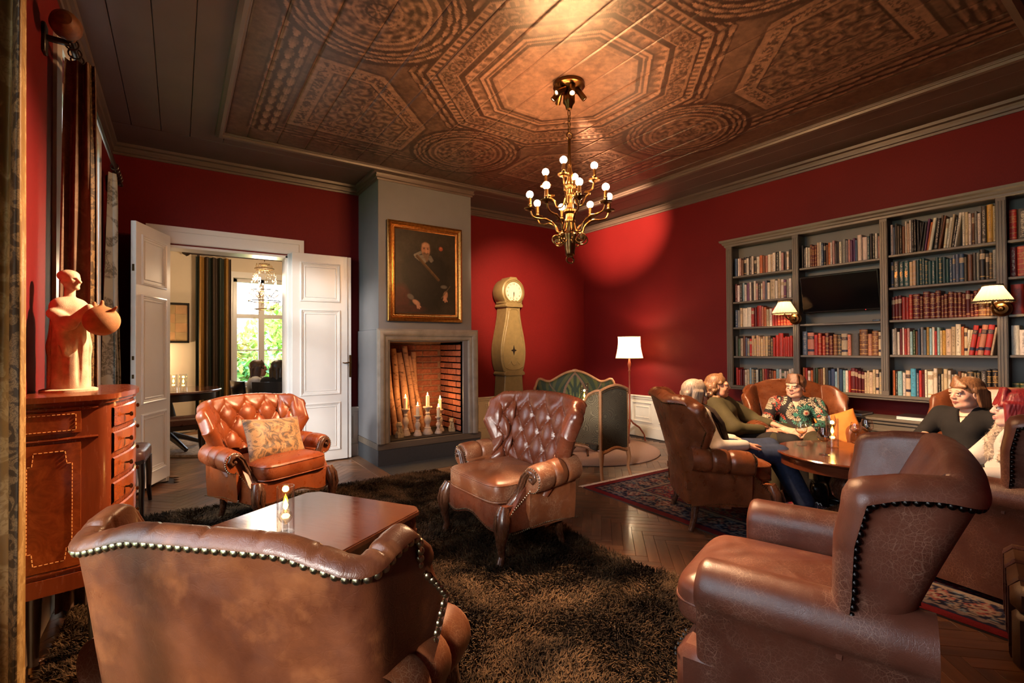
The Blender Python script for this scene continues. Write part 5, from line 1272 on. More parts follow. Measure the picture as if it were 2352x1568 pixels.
# ---------------------------------------------------------------- clock
root=thing('longcase_clock','tall ochre-green curvy longcase clock against the red wall beside the fireplace','clock',(3.895,5.60,0))
def loft(name,zs,ws,d0,d1,m,n=40,bev=.012):
    zz=np.linspace(zs[0],zs[-1],n); w_=np.interp(zz,zs,ws); w_=smooth1(w_,3)
    P=[]
    for z,w in zip(zz,w_):
        P.append([(-w,d1,z),(-w,d0+bev,z),(-w+bev,d0,z),(w-bev,d0,z),(w,d0+bev,z),(w,d1,z)])
    mb=MB().grid(P); k=len(P[0]); mb.add(P[0],[tuple(range(k))]); mb.add(P[-1],[tuple(range(k))]); return mb.build(name,m,root)
loft('plinth',[0,.02,.22,.24],[.225,.225,.215,.19],-.03,.26,M['clockd'])
loft('base',[.24,.60,.90],[.195,.170,.150],0,.25,M['clockp'])
for z,w in ((.90,.185),(1.86,.155)):
    loft('moulding',[z,z+.015,z+.03,z+.05,z+.06],[w-.02,w,w-.01,w-.02,w-.04],-.03,.255,M['clockp'],12)
wz=[.96,1.0,1.10,1.22,1.32,1.45,1.60,1.75,1.86]; ww=[.165,.185,.208,.216,.210,.185,.150,.122,.114]
loft('waist',wz,ww,0,.25,M['clockp'])
zz=np.linspace(1.02,1.80,40); wi=np.interp(zz,wz,ww)-.035; pts=[(-w,-.004,z) for z,w in zip(zz,wi)]+[(w*.6,-.004,1.83) for w in (-.08,0,.08)]+[(w,-.004,z) for z,w in zip(zz[::-1],wi[::-1])]+[(.09,-.004,.985),(0,-.004,.975),(-.09,-.004,.985)]
MB().tube(pts,.0075,6,closed=True).build('door_moulding',M['clockp'],root)
MB().prism([(0,1.325),(.014,1.265),(.052,1.25),(.014,1.235),(0,1.175),(-.014,1.235),(-.052,1.25),(-.014,1.265)],-.004,.004,axis='y').build('star_window',M['black'],root)
MB().tube([(-.10,-.004,1.05),(-.05,-.006,1.10),(-.03,-.006,1.06),(0,-.006,1.04),(.03,-.006,1.06),(.05,-.006,1.10),(.10,-.004,1.05)],.005,6).tube([(-.06,-.004,1.14),(.06,-.004,1.14)],.002,5).build('carving',M['clockp'],root)
mb=MB().lathe([(0,.24),(.195,.24),(.200,.23),(.200,.03),(.192,.0),(.172,-.012),(.168,.0),(0,.0)],(0,0,2.075),44,axis='y',mi=0); 
for i,(x,y,z) in enumerate(mb.v): mb.v[i]=(x,-y+.0,z)
mb.v=[(x,abs(y) if y>0 else y,z) for x,y,z in mb.v]
mb.build('hood',M['clockp'],root)
MB().box(-.15,.15,-.002,.23,1.91,1.99,.01).build('hood_base',M['clockp'],root); MB().prism([(-.075,2.255),(.075,2.255),(.05,2.285),(-.05,2.285)],0,.22,axis='y').build('hood_cap',M['clockp'],root)
MB().tube([(-.12,-.005,1.945),(-.07,-.012,1.93),(-.03,-.012,1.95),(0,-.014,1.935),(.03,-.012,1.95),(.07,-.012,1.93),(.12,-.005,1.945)],.010,6).build('carving',M['clockp'],root)
mb=MB(); mb.add([(.142*math.cos(t),-.003,2.075+.142*math.sin(t)) for t in np.linspace(0,2*PI,48,endpoint=False)],[tuple(range(48))]); dial=mb.build('dial',M['dial'],root)
MB().tube([(.150*math.cos(t),-.010,2.075+.150*math.sin(t)) for t in np.linspace(0,2*PI,48,endpoint=False)],.010,8,closed=True).build('bezel',M['clockp'],root)
for k in range(12):
    a=PI/2-(k+1)*PI/6; cu=bpy.data.curves.new('numeral','FONT'); cu.body=str(k+1); cu.size=.036; cu.align_x='CENTER'; cu.align_y='CENTER'; cu.extrude=.0005; cu.materials.append(M['black'])
    t=textobj('numeral',cu,dial); t.location=(.110*math.cos(a),-.006,2.075+.110*math.sin(a)); t.rotation_euler=(PI/2,0,0)
for L,a in ((.075,math.radians(-80)),(.108,math.radians(-97))):
    MB().tube([(0,-.009,2.075),(L*math.cos(a),-.009,2.075+L*math.sin(a))],[.004,.002],5).build('hand',M['black'],dial)
# ---------------------------------------------------------------- portrait
root=thing('portrait_painting','dark old portrait of a bearded figure in a gilt frame above the fireplace','painting',(0,0,0))
yc=5.15; tl=at(891,502,1,yc-.02); br=at(1062.5,741,1,yc-.02); X0,X1_,Z0,Z1_=tl[0],br[0],br[2]+.002,tl[2]
fw=.088
mb=MB(); mould(mb,[(X1_,Z0),(X1_,Z1_),(X0,Z1_),(X0,Z0)],[(0,-.03),(0,.012),(.010,.022),(.026,.030),(.040,.020),(.046,.010),(.054,.012),(.058,.004)],True,lambda a,b,h:(a,yc-h,b)); mb.build('frame',M['gold'],root)
mb=MB(); mould(mb,[(X1_-.056,Z0+.056),(X1_-.056,Z1_-.056),(X0+.056,Z1_-.056),(X0+.056,Z0+.056)],[(0,.002),(.004,.012),(.014,.014),(.020,.008),(.030,.004),(.033,-.004)],True,lambda a,b,h:(a,yc-h,b)); mb.build('inner_frame',M['goldd'],root)
mb=MB(); k=0
for (ax,az),(bx_,bz),nn in (((X0+.066,Z0+.066),(X0+.066,Z1_-.066),60),((X1_-.066,Z0+.066),(X1_-.066,Z1_-.066),60),((X0+.066,Z0+.066),(X1_-.066,Z0+.066),46),((X0+.066,Z1_-.066),(X1_-.066,Z1_-.066),46)):
    for i in range(nn): mb.sph((lerp(ax,bx_,(i+.5)/nn),yc-.014,lerp(az,bz,(i+.5)/nn)),.0075,6,sc=(1,.7,1))
q=mb.build('beading',M['gold'],root); q['kind']='stuff'
u,v=np.meshgrid(np.linspace(0,1,170),np.linspace(0,1,230),indexing='ij')
n1=fbm(u,v,6,2); n2=fbm(u,v,24,5); c=np.zeros(u.shape+(3,))+np.array((.030,.022,.014))*(.6+.9*n1)[...,None]
px_,py_=232+296*u,305+420*v
def blob(cx,cy,rx,ry,col,soft=.35,an=0.0):
    global c
    dx,dy=px_-cx,py_-cy; a=math.radians(an); X_,Y_=dx*math.cos(a)+dy*math.sin(a),-dx*math.sin(a)+dy*math.cos(a)
    d=np.hypot(X_/rx,Y_/ry)+.10*(n2-.5); m=sm(1+soft,1-soft,d)[...,None]; c=c*(1-m)+np.array(col)*m
def line(x0,y0,x1,y1,wd,col):
    global c
    dx,dy=x1-x0,y1-y0; L=math.hypot(dx,dy); t=np.clip(((px_-x0)*dx+(py_-y0)*dy)/L/L,0,1); d=np.hypot(px_-x0-t*dx,py_-y0-t*dy)/wd; m=sm(1.25,.75,d)[...,None]; c=c*(1-m)+np.array(col)*m
blob(375,560,120,170,(.012,.009,.007),.3); blob(330,480,60,60,(.014,.010,.008)); blob(440,500,55,60,(.012,.009,.007))
blob(255,650,45,70,(.06,.012,.008),.3); blob(300,700,70,18,(.05,.012,.008),.4)
blob(378,378,36,46,(.028,.020,.012),.25); blob(377,395,21,36,(.36,.16,.085),.22); blob(377,372,17,12,(.42,.21,.12),.5)
blob(377,432,17,24,(.15,.09,.055),.3); blob(378,415,15,5,(.13,.07,.04),.3); blob(380,404,5,9,(.46,.20,.11),.5)
for ex in (369,387): blob(ex,390,4.5,2.2,(.02,.012,.008),.3); blob(ex,384,6.5,1.6,(.06,.03,.02),.3)
for a in ((326,428,352,412),(330,436,360,430),(338,442,368,446),(346,448,372,456)): line(*a,7,(.17,.14,.105))
for a in ((400,428,410,446),(396,440,404,452)): line(*a,6,(.13,.105,.08))
line(335,432,440,545,7,(.075,.036,.012)); line(338,430,443,542,2,(.11,.058,.02)); line(332,436,436,548,1.5,(.05,.025,.01))
blob(453,382,10,11,(.30,.06,.025),.25); blob(453,379,4,4,(.38,.14,.05),.3)
blob(303,640,17,12,(.11,.09,.07),.3,40); blob(330,668,20,11,(.40,.19,.11),.3,35)
for i,(x,y) in enumerate(((350,690),(345,698),(337,696))): line(332,668,x,y,3.5,(.42,.20,.12))
blob(468,580,16,9,(.12,.10,.075),.3); blob(476,625,11,22,(.38,.18,.10),.3,10)
for x,y in ((466,650),(474,658),(484,655)): line(474,630,x,y,3.5,(.40,.19,.11))
line(455,640,500,575,2,(.10,.07,.04)); 
c*= (.75+.5*n2)[...,None]
P=np.stack([X0+.088+(X1_-X0-.176)*u,np.full(u.shape,yc-.004),Z1_-.088-(Z1_-Z0-.176)*v],-1)
fastgrid('canvas',P,c,vcol('oil paint',.42,.15,40,.04,.25,mul=1.0),root)
# ---------------------------------------------------------------- fireplace contents
GL='birch logs standing in the fireplace'
NMB=['leftmost birch log, upright against the firebox wall','second birch log from the left, slim','third birch log, tallest at the left','thick birch log in the middle with peeling bark','fifth birch log, leaning right behind the candles','sixth birch log, thin, leaning right','dark shadowed birch log at the back']
for i,(xb,xt,yb_,ht,r) in enumerate(((2.03,2.02,5.52,.98,.036),(2.135,2.085,5.56,.90,.033),(2.225,2.16,5.60,1.02,.038),(2.33,2.235,5.57,.97,.044),(2.43,2.315,5.62,1.05,.035),(2.50,2.375,5.56,.93,.026),(2.47,2.43,5.70,.98,.036))):
    pts=[(lerp(xb,xt,t)+.006*math.sin(7*t+i),lerp(yb_,5.70,t)+.004*math.sin(9*t+2*i),.263+ht*t) for t in np.linspace(0,1,9)]
    root=thing('birch_log',NMB[i],'log',(xb,yb_,.262),0,GL)
    P_=[tuple(np.array(p)-np.array((xb,yb_,.262))) for p in pts]
    MB().tube(P_,[r*(1.05-.15*t+.03*math.sin(13*t+i)) for t in np.linspace(0,1,9)],16).build('bark',M['birch'],root); top=np.array(P_[-1])
    MB().lathe([(0,.002),(r*.86,.001)],tuple(top),14).build('cut_end',plain('cut wood',(.45,.28,.15),.8,var=.2,scale=50),root)
def holder(label,x,y,h,k,hc):
    root=thing('candlestick',label,'candle holder',(x,y,.262),0,'turned candlesticks in the fireplace')
    pr=[(0,0),(.052,0),(.054,.012),(.046,.03),(.034,.055),(.036,.062),(.024,.075),(.022,.10),(.034,.125),(.037,.15),(.026,.175),(.018,.19),(.024,.205),(.018,.22),(.030,.25),(.048,.262),(.048,.272),(.02,.272),(0,.270)]
    f=h/.272; MB().lathe([(a*k,b*f) for a,b in pr],(0,0,0),28).build('stick',M['turned'],root)
    cn=MB().lathe([(0,0),(.021,0),(.021,hc-.004),(.015,hc),(0,hc-.006)],(0,0,h),18).build('candle',M['wax'],root)
    MB().lathe([(0,0),(.006,.008),(.0075,.017),(.004,.030),(0,.042)],(0,0,h+hc),10).build('flame',M['flame'],root)
    lamp('flame light','POINT',(0,0,h+hc+.045),CANDLE,(1,.50,.16),shadow_soft_size=.02).parent=root
holder('tall turned candlestick, leftmost in the fireplace',2.212,5.43,.315,1.05,.13); holder('short turned candlestick, second from the left in the fireplace',2.324,5.335,.235,.95,.12); holder('widest tall candlestick, third from the left in the fireplace',2.462,5.36,.33,1.15,.13)
holder('shortest candlestick, in front of another at the right',2.588,5.325,.20,.85,.12); holder('candlestick standing behind the shortest one at the right',2.676,5.46,.27,.95,.13)
def lion(label,x,y,h,rz):
    s_=SDF((-.07,-.07,-.01),(.07,.07,.215),.0035)
    s_.d=np.maximum(np.maximum(np.abs(s_.X)-.042,np.abs(s_.Y)-.038),np.abs(s_.Z-.02)-.028)
    s_.cap((0,.012,.06),(0,.0,.125),.030,.026,.015).ell((0,-.008,.155),(.030,.028,.030),.010).ell((0,.012,.150),(.036,.024,.036),.012); s_.ell((0,-.034,.146),(.016,.014,.012),.008)
    for q in (-1,1): s_.cap((q*.020,-.018,.115),(q*.020,-.026,.055),.010,.011,.008); s_.cap((q*.026,.012,.06),(q*.028,-.020,.053),.016,.010,.01); s_.ell((q*.022,.0,.182),(.008,.006,.010),.006)
    s_.ell((.012,-.030,.162),(.005,.005,.005),.003,True); s_.ell((-.012,-.030,.162),(.005,.005,.005),.003,True)
    root=thing('stone_lion',label,'figurine',(x,y,.262),rz,'small guardian lions in the fireplace'); root.scale=(h/.19,)*3
    V,Q=s_.mesh(); link('lion',fastmesh('lion',V,Q,M['lion']),root)
lion('small stone lion at the left front corner of the fireplace',2.10,5.345,.18,math.radians(12)); lion('small pale stone lion at the right end of the fireplace',2.785,5.36,.165,math.radians(-14))
# ---------------------------------------------------------------- chandelier
CX,CY=2.40,2.71
root=thing('chandelier','many-armed antique brass chandelier with lit globe bulbs hanging from the painted ceiling','chandelier',(CX,CY,0))
MB().lathe([(0,3.262),(.115,3.262),(.118,3.235),(.10,3.225),(.03,3.222),(.03,3.19),(.045,3.17),(.045,3.12),(.030,3.10),(.022,3.07),(0,3.065)],(0,0,0),32).build('canopy',M['brass'],root)
def spot(dirv,lit,a):
    d=Vector(dirv).normalized(); p=Vector((.085*math.cos(a),.085*math.sin(a),3.185))
    mb=MB(); mb.M=Matrix.Translation(p)@d.to_track_quat('Z','Y').to_matrix().to_4x4(); mb.lathe([(0,-.055),(.018,-.055),(.020,-.04),(.021,.055),(.017,.055),(.015,.045),(0,.045)],(0,0,0),20)
    o=mb.build('spot_head',M['brass'],root); mb=MB(); mb.M=Matrix.Translation(p+d*.046)@d.to_track_quat('Z','Y').to_matrix().to_4x4(); mb.cyl((0,0,0),.014,.002,16); mb.build('lens',M['spotface'] if lit else M['spotdim'],o)
    MB().tube([(.06*math.cos(a),.06*math.sin(a),3.23),tuple(p)],.006,8).build('spot_arm',M['brass'],root)
    return p+d*.06+Vector((CX,CY,0))
M['spotdim']=emit('spot lens',(1,.72,.42),4)
SP=[]
def aim(target,a,energy,size,blend=.6,lit=False,col=(1,.62,.34)):
    t=Vector(target)-Vector((CX,CY,3.185)); p=spot(t,lit,a); lamp('ceiling spot','SPOT',p,energy,col,rot=t,spot_size=math.radians(size),spot_blend=blend,shadow_soft_size=.02)
SPOTS()
for k in range(4):
    pass
# chain, stem, baluster
z=3.06; i=0
while z>2.90:
    a=PI/2*(i%2); MB().tube([(.011*math.cos(t)*math.cos(a),.011*math.cos(t)*math.sin(a),z-.022+.026*math.sin(t)) for t in np.linspace(0,2*PI,14,endpoint=False)],.0038,6,closed=True).build('chain_link',M['brassd'],root); z-=.040; i+=1
MB().tube([(.026*math.cos(t),0,2.872+.026*math.sin(t)) for t in np.linspace(0,2*PI,20,endpoint=False)],.005,8,closed=True).build('ring',M['brassd'],root)
MB().lathe([(0,2.85),(.010,2.85),(.011,2.845),(.011,2.67),(.016,2.665),(.018,2.65),(.014,2.635),(.024,2.60),(.030,2.575),(.018,2.56),(.022,2.54),(.034,2.515),(.036,2.495),(.022,2.47),(.026,2.45),(.034,2.43),(.034,2.42),(.022,2.40),(.024,2.36),(.028,2.33),(.046,2.315),(.046,2.30),(.030,2.285),(.032,2.25),(.042,2.235),(.042,2.22),(.030,2.20),(.034,2.15),(.050,2.135),(.050,2.12),(.040,2.10),(.044,2.06),(.040,2.03),(.034,2.00),(.036,1.985),(.026,1.97),(0,1.965)],(0,0,0),28).build('baluster',M['brass'],root)
MB().tube([(.030*math.cos(t)*1.2,0,1.945+.030*math.sin(t)*.8) for t in np.linspace(0,2*PI,20,endpoint=False)],.006,8,closed=True).build('pull_ring',M['brassd'],root)
def arm(a,zr,R,zt,big):
    g=bpy.data.objects.new('candle_arm',None); COL.objects.link(g); g.parent=root; g.rotation_euler=(0,0,a)
    zc=zr
    pts=[(.035,zc-.02),(.055,zc-.08),(.095,zc-.085),(.115,zc-.035),(.15,zc-.005),(R*.62,zc+.01),(R*.78,zc+.012),(R*.93,zc+.03),(R,zc+.085),(R,zt-.005)]
    from_=[np.array((x,0,z)) for x,z in pts]
    t=np.linspace(0,len(pts)-1,46); ii=np.clip(t.astype(int),0,len(pts)-2); f=t-ii
    P=[]
    for k in range(len(t)):
        p0=from_[max(ii[k]-1,0)];p1=from_[ii[k]];p2=from_[ii[k]+1];p3=from_[min(ii[k]+2,len(pts)-1)];q=f[k]
        P.append(.5*((2*p1)+(-p0+p2)*q+(2*p0-5*p1+4*p2-p3)*q*q+(-p0+3*p1-3*p2+p3)*q**3))
    rad=[.0068*(1+.55*math.exp(-((k-24)/1.6)**2)+.45*math.exp(-((k-29)/1.3)**2)+.4*math.exp(-((k-19)/1.2)**2)) for k in range(len(P))]
    MB().tube(P,rad,8).build('arm_tube',M['brass'],g)
    MB().lathe([(0,zt-.016),(.012,zt-.014),(.020,zt-.004),(.040,zt),(.044,zt+.008),(.038,zt+.006),(.016,zt+.004),(.013,zt+.02),(.0125,zt+.03),(.015,zt+.034),(.0125,zt+.038),(.0125,zt+.085),(0,zt+.086)],(R,0,0),20).build('drip_pan',M['brass'],g)
    MB().sph((R,0,zt+.110),.026,16).build('bulb',M['bulb'],g)
    if big:
        t=np.linspace(0,1,26); MB().tube([(.045+.05+(.05*(1-q*.75))*math.cos(-PI*.9+q*2*PI*1.35),0,zc-.135+(.045*(1-q*.75))*math.sin(-PI*.9+q*2*PI*1.35)) for q in t],.0055,7).build('scroll',M['brassd'],g)
        o=MB().lathe([(0,-.006),(.018,-.004),(.02,0),(.018,.004),(0,.006)],(.105,0,zc-.125),14,axis='y').build('rosette',M['brassd'],g)
    return g
for k in range(8): arm(k*PI/4+.28,2.235,.30,2.315,True)
for k in range(4): arm(k*PI/2+.62,2.43,.185,2.515,False)
# ---------------------------------------------------------------- green settee in the corner
root=thing('settee','carved pale wood settee with green damask back, standing diagonally in the room corner','sofa',(4.52,5.02,.016),math.radians(-41))
def crest(x): 
    q=abs(x)/.56; return .80+.145*np.cos(np.clip(q/.62,0,1)*PI/2)**1.2*1.0 + (.035*np.exp(-((q-.86)/.10)**2)) - .10*sm(.90,1.0,q)
xs_=np.linspace(-.56,.56,57)
top=[(x,.0,crest(x)) for x in xs_]
fr=[(-.50,0,.36),(-.53,0,.50),(-.545,0,.60)]+top+[(.545,0,.60),(.53,0,.50),(.50,0,.36)]
MB().tube(fr,.024,10,closed=True,flat=.8).build('back_frame',M['fruitwood'],root)
MB().sph((0,-.01,.955),.022,10,sc=(2.2,.8,.8)).sph((-.03,-.012,.95),.014,8,sc=(1.6,1,1)).sph((.03,-.012,.95),.014,8,sc=(1.6,1,1)).build('crest_carving',M['fruitwood'],root)
nx,nz=150,120; u,v=np.meshgrid(np.linspace(-1,1,nx),np.linspace(0,1,nz),indexing='ij')
X=u*(.50+.035*sm(0,.4,v)); zt_=crest(X)-.012; Zz=.36+v*(zt_-.36); Yy=-.012-.035*np.clip((1-u**4)*(1-(2*v-1)**4),0,1)**.6
gd=np.array((.016,.026,.012)); gl=np.array((.20,.20,.045)); rs=np.array((.20,.105,.06))
ax_=np.abs(X); w1=.30*np.sin(np.clip((Zz-.40)/.52,0,1)*PI)**.8*(1-.35*np.clip((Zz-.4)/.5,0,1)); e=ax_-w1*.62
gl=gl*.75; rs=rs*.7; c=gd+0*X[...,None]; th=np.arctan2(ax_,Zz-.44); r_=np.hypot(ax_,Zz-.44)
leafp=(np.sin(th*26+np.sin(r_*30)*1.2)>-.1)
def put(m,col):
    global c
    c=np.where(m[...,None],col,c)
put((e<-.02)&leafp,gl*.55); put((e<-.02)&(r_<.20)&leafp,gl); put((e<-.02)&(ax_<.018),gd); put(np.abs(e+.005)<.016,rs); put((e>.03)&(np.sin(np.arctan2(ax_-.30,Zz-.45)*16+r_*20)>.25),gl*.32); put((np.abs(ax_-.30-.05*np.sin(Zz*18))<.008),rs*.8)
fastgrid('back_upholstery',np.stack([X,Yy,Zz],-1),c,vcol('green damask',.6,.2,120,.1,.2,0),root)
MB().box(-.50,.50,.0,.02,.36,.80,.005).build('back_board',M['oliveb'],root)
P=superbox((0,-.28,.40),(.50,.28,.07),.3,40,12,.02); MB().grid(P,cu=True).build('seat_cushion',fabric('green damask seat',(.016,.026,.012),(.10,.11,.03),9,'damask'),root)
MB().box(-.52,.52,-.56,.0,.27,.335,.02).build('seat_rail',M['fruitwood'],root)
for sx in (-1,1):
    MB().tube([(sx*.53,-.02,.62),(sx*.55,-.20,.63),(sx*.56,-.36,.61),(sx*.56,-.42,.57),(sx*.54,-.40,.45),(sx*.52,-.46,.33)],[.022,.022,.024,.026,.020,.022],10).build('arm',M['fruitwood'],root)
    P=superbox((sx*.545,-.2,.46),(.03,.2,.14),.5,20,8); MB().grid(P,cu=True).build('arm_panel',M['oliveb'],root)
    for y in (-.52,-.03): MB().tube([(sx*.48,y,.28),(sx*.50,y-.02,.18),(sx*.475,y-.005,.08),(sx*.49,y-.03,0)],[.032,.026,.018,.02],8).build('leg',M['fruitwood'],root)
# small table in front of the settee with a candle
root=thing('side_table','small round dark side table between the green settee and the olive chair','table',(4.00,4.28,.018)); MB().lathe([(0,.555),(.20,.555),(.205,.565),(.20,.575),(0,.575)],(0,0,0),32).build('tabletop',M['mahog'],root)
MB().lathe([(0,.56),(.03,.55),(.02,.48),(.03,.40),(.035,.34),(.018,.28),(.025,.14),(0,.12)],(0,0,0),16).build('pedestal',M['carved'],root)
for k in range(3): a=k*2*PI/3; MB().tube([(.02*math.cos(a),.02*math.sin(a),.15),(.10*math.cos(a),.10*math.sin(a),.10),(.17*math.cos(a),.17*math.sin(a),.012)],[.02,.016,.014],8).build('foot',M['carved'],root)
root=glass_candle('glass_candle_holder','clear glass cylinder candle in front of the green settee, beyond the olive chair arm',(4.00,4.28,.594),.048,.27,None,1.2)
# ---------------------------------------------------------------- small olive armchair seen from behind
root=thing('bergere_chair','small olive rose-patterned tub chair with pale carved frame, seen from behind on the parquet','armchair',(3.57,3.60,0.002),math.radians(-3))
def ztop(t): return np.interp(t,[0,.12,.3,.42,.52,.62,.75,.88,1],[.865,.858,.82,.74,.66,.635,.635,.65,.60])
def sidept(t,sx): 
    return np.array((sx*lerp(.175,.265,t**.8),lerp(-.215,.235,t)))
for sx in (-1,1):
    rows=[]
    for t in np.linspace(0,1,24):
        x,y=sidept(t,sx); zt_=float(ztop(t)); rows.append([(x*(1+.05*math.sin(PI*q))+0,y,lerp(.285+.02*math.sin(t*PI),zt_-.01,q)) for q in np.linspace(0,1,14)])
    R_=np.array(rows); I_=R_.copy(); I_[...,0]-=sx*.035
    MB().grid(R_).grid(I_,flip=True).grid(np.stack([R_[:,-1],I_[:,-1]],1)).build('side_panel',M['olive'],root,ang=60)
    top=[(*sidept(t,sx),float(ztop(t))) for t in np.linspace(0,1,30)]; x,y=sidept(1,sx)
    top+= [(x+sx*.005,y+.02,.565),(x,y+.015,.53)]
    MB().tube(top,[.014]*30+[.018,.012],9).build('arm_rail',M['fruitwood'],root)
    MB().tube([(sx*.178,-.218,z) for z in (.27,.5,.7,.865)],.013,8).build('back_post',M['fruitwood'],root)
    MB().tube([(x,y+.005,.55),(x-sx*.01,y-.03,.44),(x,y+.01,.30)],[.016,.014,.020],8).build('arm_post',M['fruitwood'],root)
    MB().tube([(*sidept(t,sx),.275+.022*math.sin(t*PI*1.0)) for t in np.linspace(0,1,12)],.017,8).build('side_rail',M['fruitwood'],root)
    for off,zr in ((.022,None),):
        pts=[(sidept(t,sx)[0]+sx*.018,sidept(t,sx)[1],float(ztop(t))-.026) for t in np.linspace(0.03,1,24)]; Q,RR=resample(pts,[(sx,-.1,0)]*24,.014); place_nails(root,Q,RR,.0042,M['gold'],False)
        pts=[(sx*.192,-.205,z) for z in np.linspace(.30,.84,10)]; Q,RR=resample(pts,[(sx,-.3,0)]*10,.014); place_nails(root,Q,RR,.0042,M['gold'],False)
        pts=[(sx*.165,-.232,z) for z in np.linspace(.30,.84,10)]; Q,RR=resample(pts,[(0,-1,0)]*10,.014); place_nails(root,Q,RR,.0042,M['gold'],False)
        pts=[(sidept(t,sx)[0]+sx*.012,sidept(t,sx)[1],.302+.022*math.sin(t*PI)) for t in np.linspace(.03,1,14)]; Q,RR=resample(pts,[(sx,-.1,0)]*14,.014); place_nails(root,Q,RR,.0042,M['gold'],False)
    MB().tube([(sx*.255,.23,.29),(sx*.275,.25,.21),(sx*.26,.235,.10),(sx*.275,.26,.02),(sx*.28,.27,.0)],[.024,.024,.015,.014,.018],9).build('leg',M['fruitwood'],root)
    MB().tube([(sx*.178,-.218,.28),(sx*.185,-.235,.19),(sx*.178,-.225,.09),(sx*.19,-.25,.0)],[.024,.022,.015,.016],9).build('leg',M['fruitwood'],root)
bz=lambda x:.868+.045*math.cos(x/.178*PI/2)
rows=[[(x,-.222-.03*math.cos(x/.178*PI/2)*math.sin(PI*q)-.004,lerp(.285-.0*x,bz(x)-.01,q)) for q in np.linspace(0,1,14)] for x in np.linspace(-.172,.172,16)]
R_=np.array(rows); I_=R_.copy(); I_[...,1]+=.05; MB().grid(R_).grid(I_,flip=True).build('back_panel',M['oliveb'],root,ang=60)
MB().tube([(x,-.225-.012*math.cos(x/.178*PI/2),bz(x)) for x in np.linspace(-.178,.178,16)],.014,9).build('crest_rail',M['fruitwood'],root); MB().sph((0,-.24,.918),.016,10,sc=(2.2,.8,.7)).build('crest_carving',M['fruitwood'],root)
MB().tube([(x,-.222-.012*math.cos(x/.178*PI/2),.275+.02*math.cos(x/.178*PI)) for x in np.linspace(-.178,.178,14)],.017,8).build('back_rail',M['fruitwood'],root)
pts=[(x,-.235-.012*math.cos(x/.178*PI/2),bz(x)-.026) for x in np.linspace(-.165,.165,16)]; Q,RR=resample(pts,[(0,-1,0)]*16,.014); place_nails(root,Q,RR,.0042,M['gold'],False)
P=superbox((0,.02,.40),(.21,.22,.07),.35,36,12,.02); MB().grid(P,cu=True).build('seat_cushion',M['olive'],root); MB().box(-.22,.22,-.2,.22,.28,.345,.01).build('seat_base',M['oliveb'],root)
# ---------------------------------------------------------------- dining room furniture
root=thing('dining_table','round dark polished table seen through the open double door','table',(-.12,7.55,.03))
MB().lathe([(0,.715),(.58,.715),(.60,.73),(.60,.742),(.59,.75),(0,.75)],(0,0,0),48).build('tabletop',M['tabled'],root); MB().lathe([(.52,.63),(.53,.63),(.53,.715),(.52,.715)],(0,0,0),40).build('apron',M['darkwood'],root)
MB().lathe([(0,.72),(.10,.70),(.06,.58),(.09,.45),(.11,.35),(.06,.25),(.08,.15),(0,.12)],(0,0,0),20).build('pedestal',M['darkwood'],root)
for k in range(4): a=k*PI/2+.5; MB().tube([(.05*math.cos(a),.05*math.sin(a),.18),(.25*math.cos(a),.25*math.sin(a),.10),(.42*math.cos(a),.42*math.sin(a),.025)],[.04,.032,.025],8).build('foot',M['darkwood'],root)
glass_candle('glass_candle_holder','left of two glass candle cylinders on the dining table beyond the door',(-.05,7.32,.782),.04,.20,None,.6); glass_candle('glass_candle_holder','right of two glass candle cylinders on the dining table beyond the door',(.05,7.18,.782),.04,.21,None,.6)
root=thing('dining_bench','low dark upholstered bench in front of the dining table beyond the door','bench',(.02,6.90,.03),.1)
P=superbox((0,0,.42),(.26,.19,.045),.3,36,10,.01); MB().grid(P,cu=True).build('seat',M['darkleather'],root); MB().box(-.25,.25,-.18,.18,.33,.385,.006).build('seat_rail',M['darkwood'],root)
for sx in (-1,1):
    for sy in (-1,1): MB().tube([(sx*.21,sy*.14,.35),(sx*.215,sy*.145,.15),(sx*.23,sy*.16,0)],[.025,.019,.014],8).build('leg',M['darkwood'],root)
o=root=thing('curtain','striped mustard, brown and green curtain beside the dining room window','curtain',(.46,8.98,0))
bands=[('curtdg',.0,.10),('curtdy',.10,.24),('curtdn',.24,.36),('curtdg',.36,.46),('curtdn',.46,.62),('curtdg',.62,.80),('curtdy',.80,.93),('curtdn',.93,1.0)]
mb=MB()
for bi,(m,a,b) in enumerate(bands):
    s_=np.linspace(a,b,14); z=np.linspace(2.74,.03,12); P=np.array([[((q*2-1)*.24,.045*math.sin(q*5.5*2*PI)+.01*math.sin(q*30+zz),zz) for zz in z] for q in s_]); mb.grid(P,bi)
mb.build('drape',[M[b[0]] for b in bands],root,ang=80)
root=thing('curtain','dark green curtain at the right of the dining room window, mostly behind the door leaf','curtain',(2.05,8.98,0)); P=np.array([[((q*2-1)*.42,.045*math.sin(q*6*2*PI),zz) for zz in np.linspace(2.74,.03,8)] for q in np.linspace(0,1,70)]); MB().grid(P).build('drape',M['curtdg'],root,ang=80)
root=thing('curtain_rod','dark wooden curtain rod with turned finial above the dining room window','curtain rod',(0,8.96,0)); MB().tube([(.16,0,2.775),(2.6,0,2.80)],.018,10).build('rod',M['darkwood'],root)
MB().lathe([(0,-.06),(.02,-.05),(.035,-.02),(.052,0),(.035,.03),(.015,.05),(.02,.08),(.014,.10),(0,.10)],(.10,0,2.775),16,axis='x').build('finial',M['darkwood'],root); MB().box(.24,.27,0,.14,2.74,2.79,.005).build('bracket',M['darkwood'],root)
root=thing('framed_picture','square gold-leaf picture in a dark frame on the dining room wall','picture',(-.12,9.09,1.70))
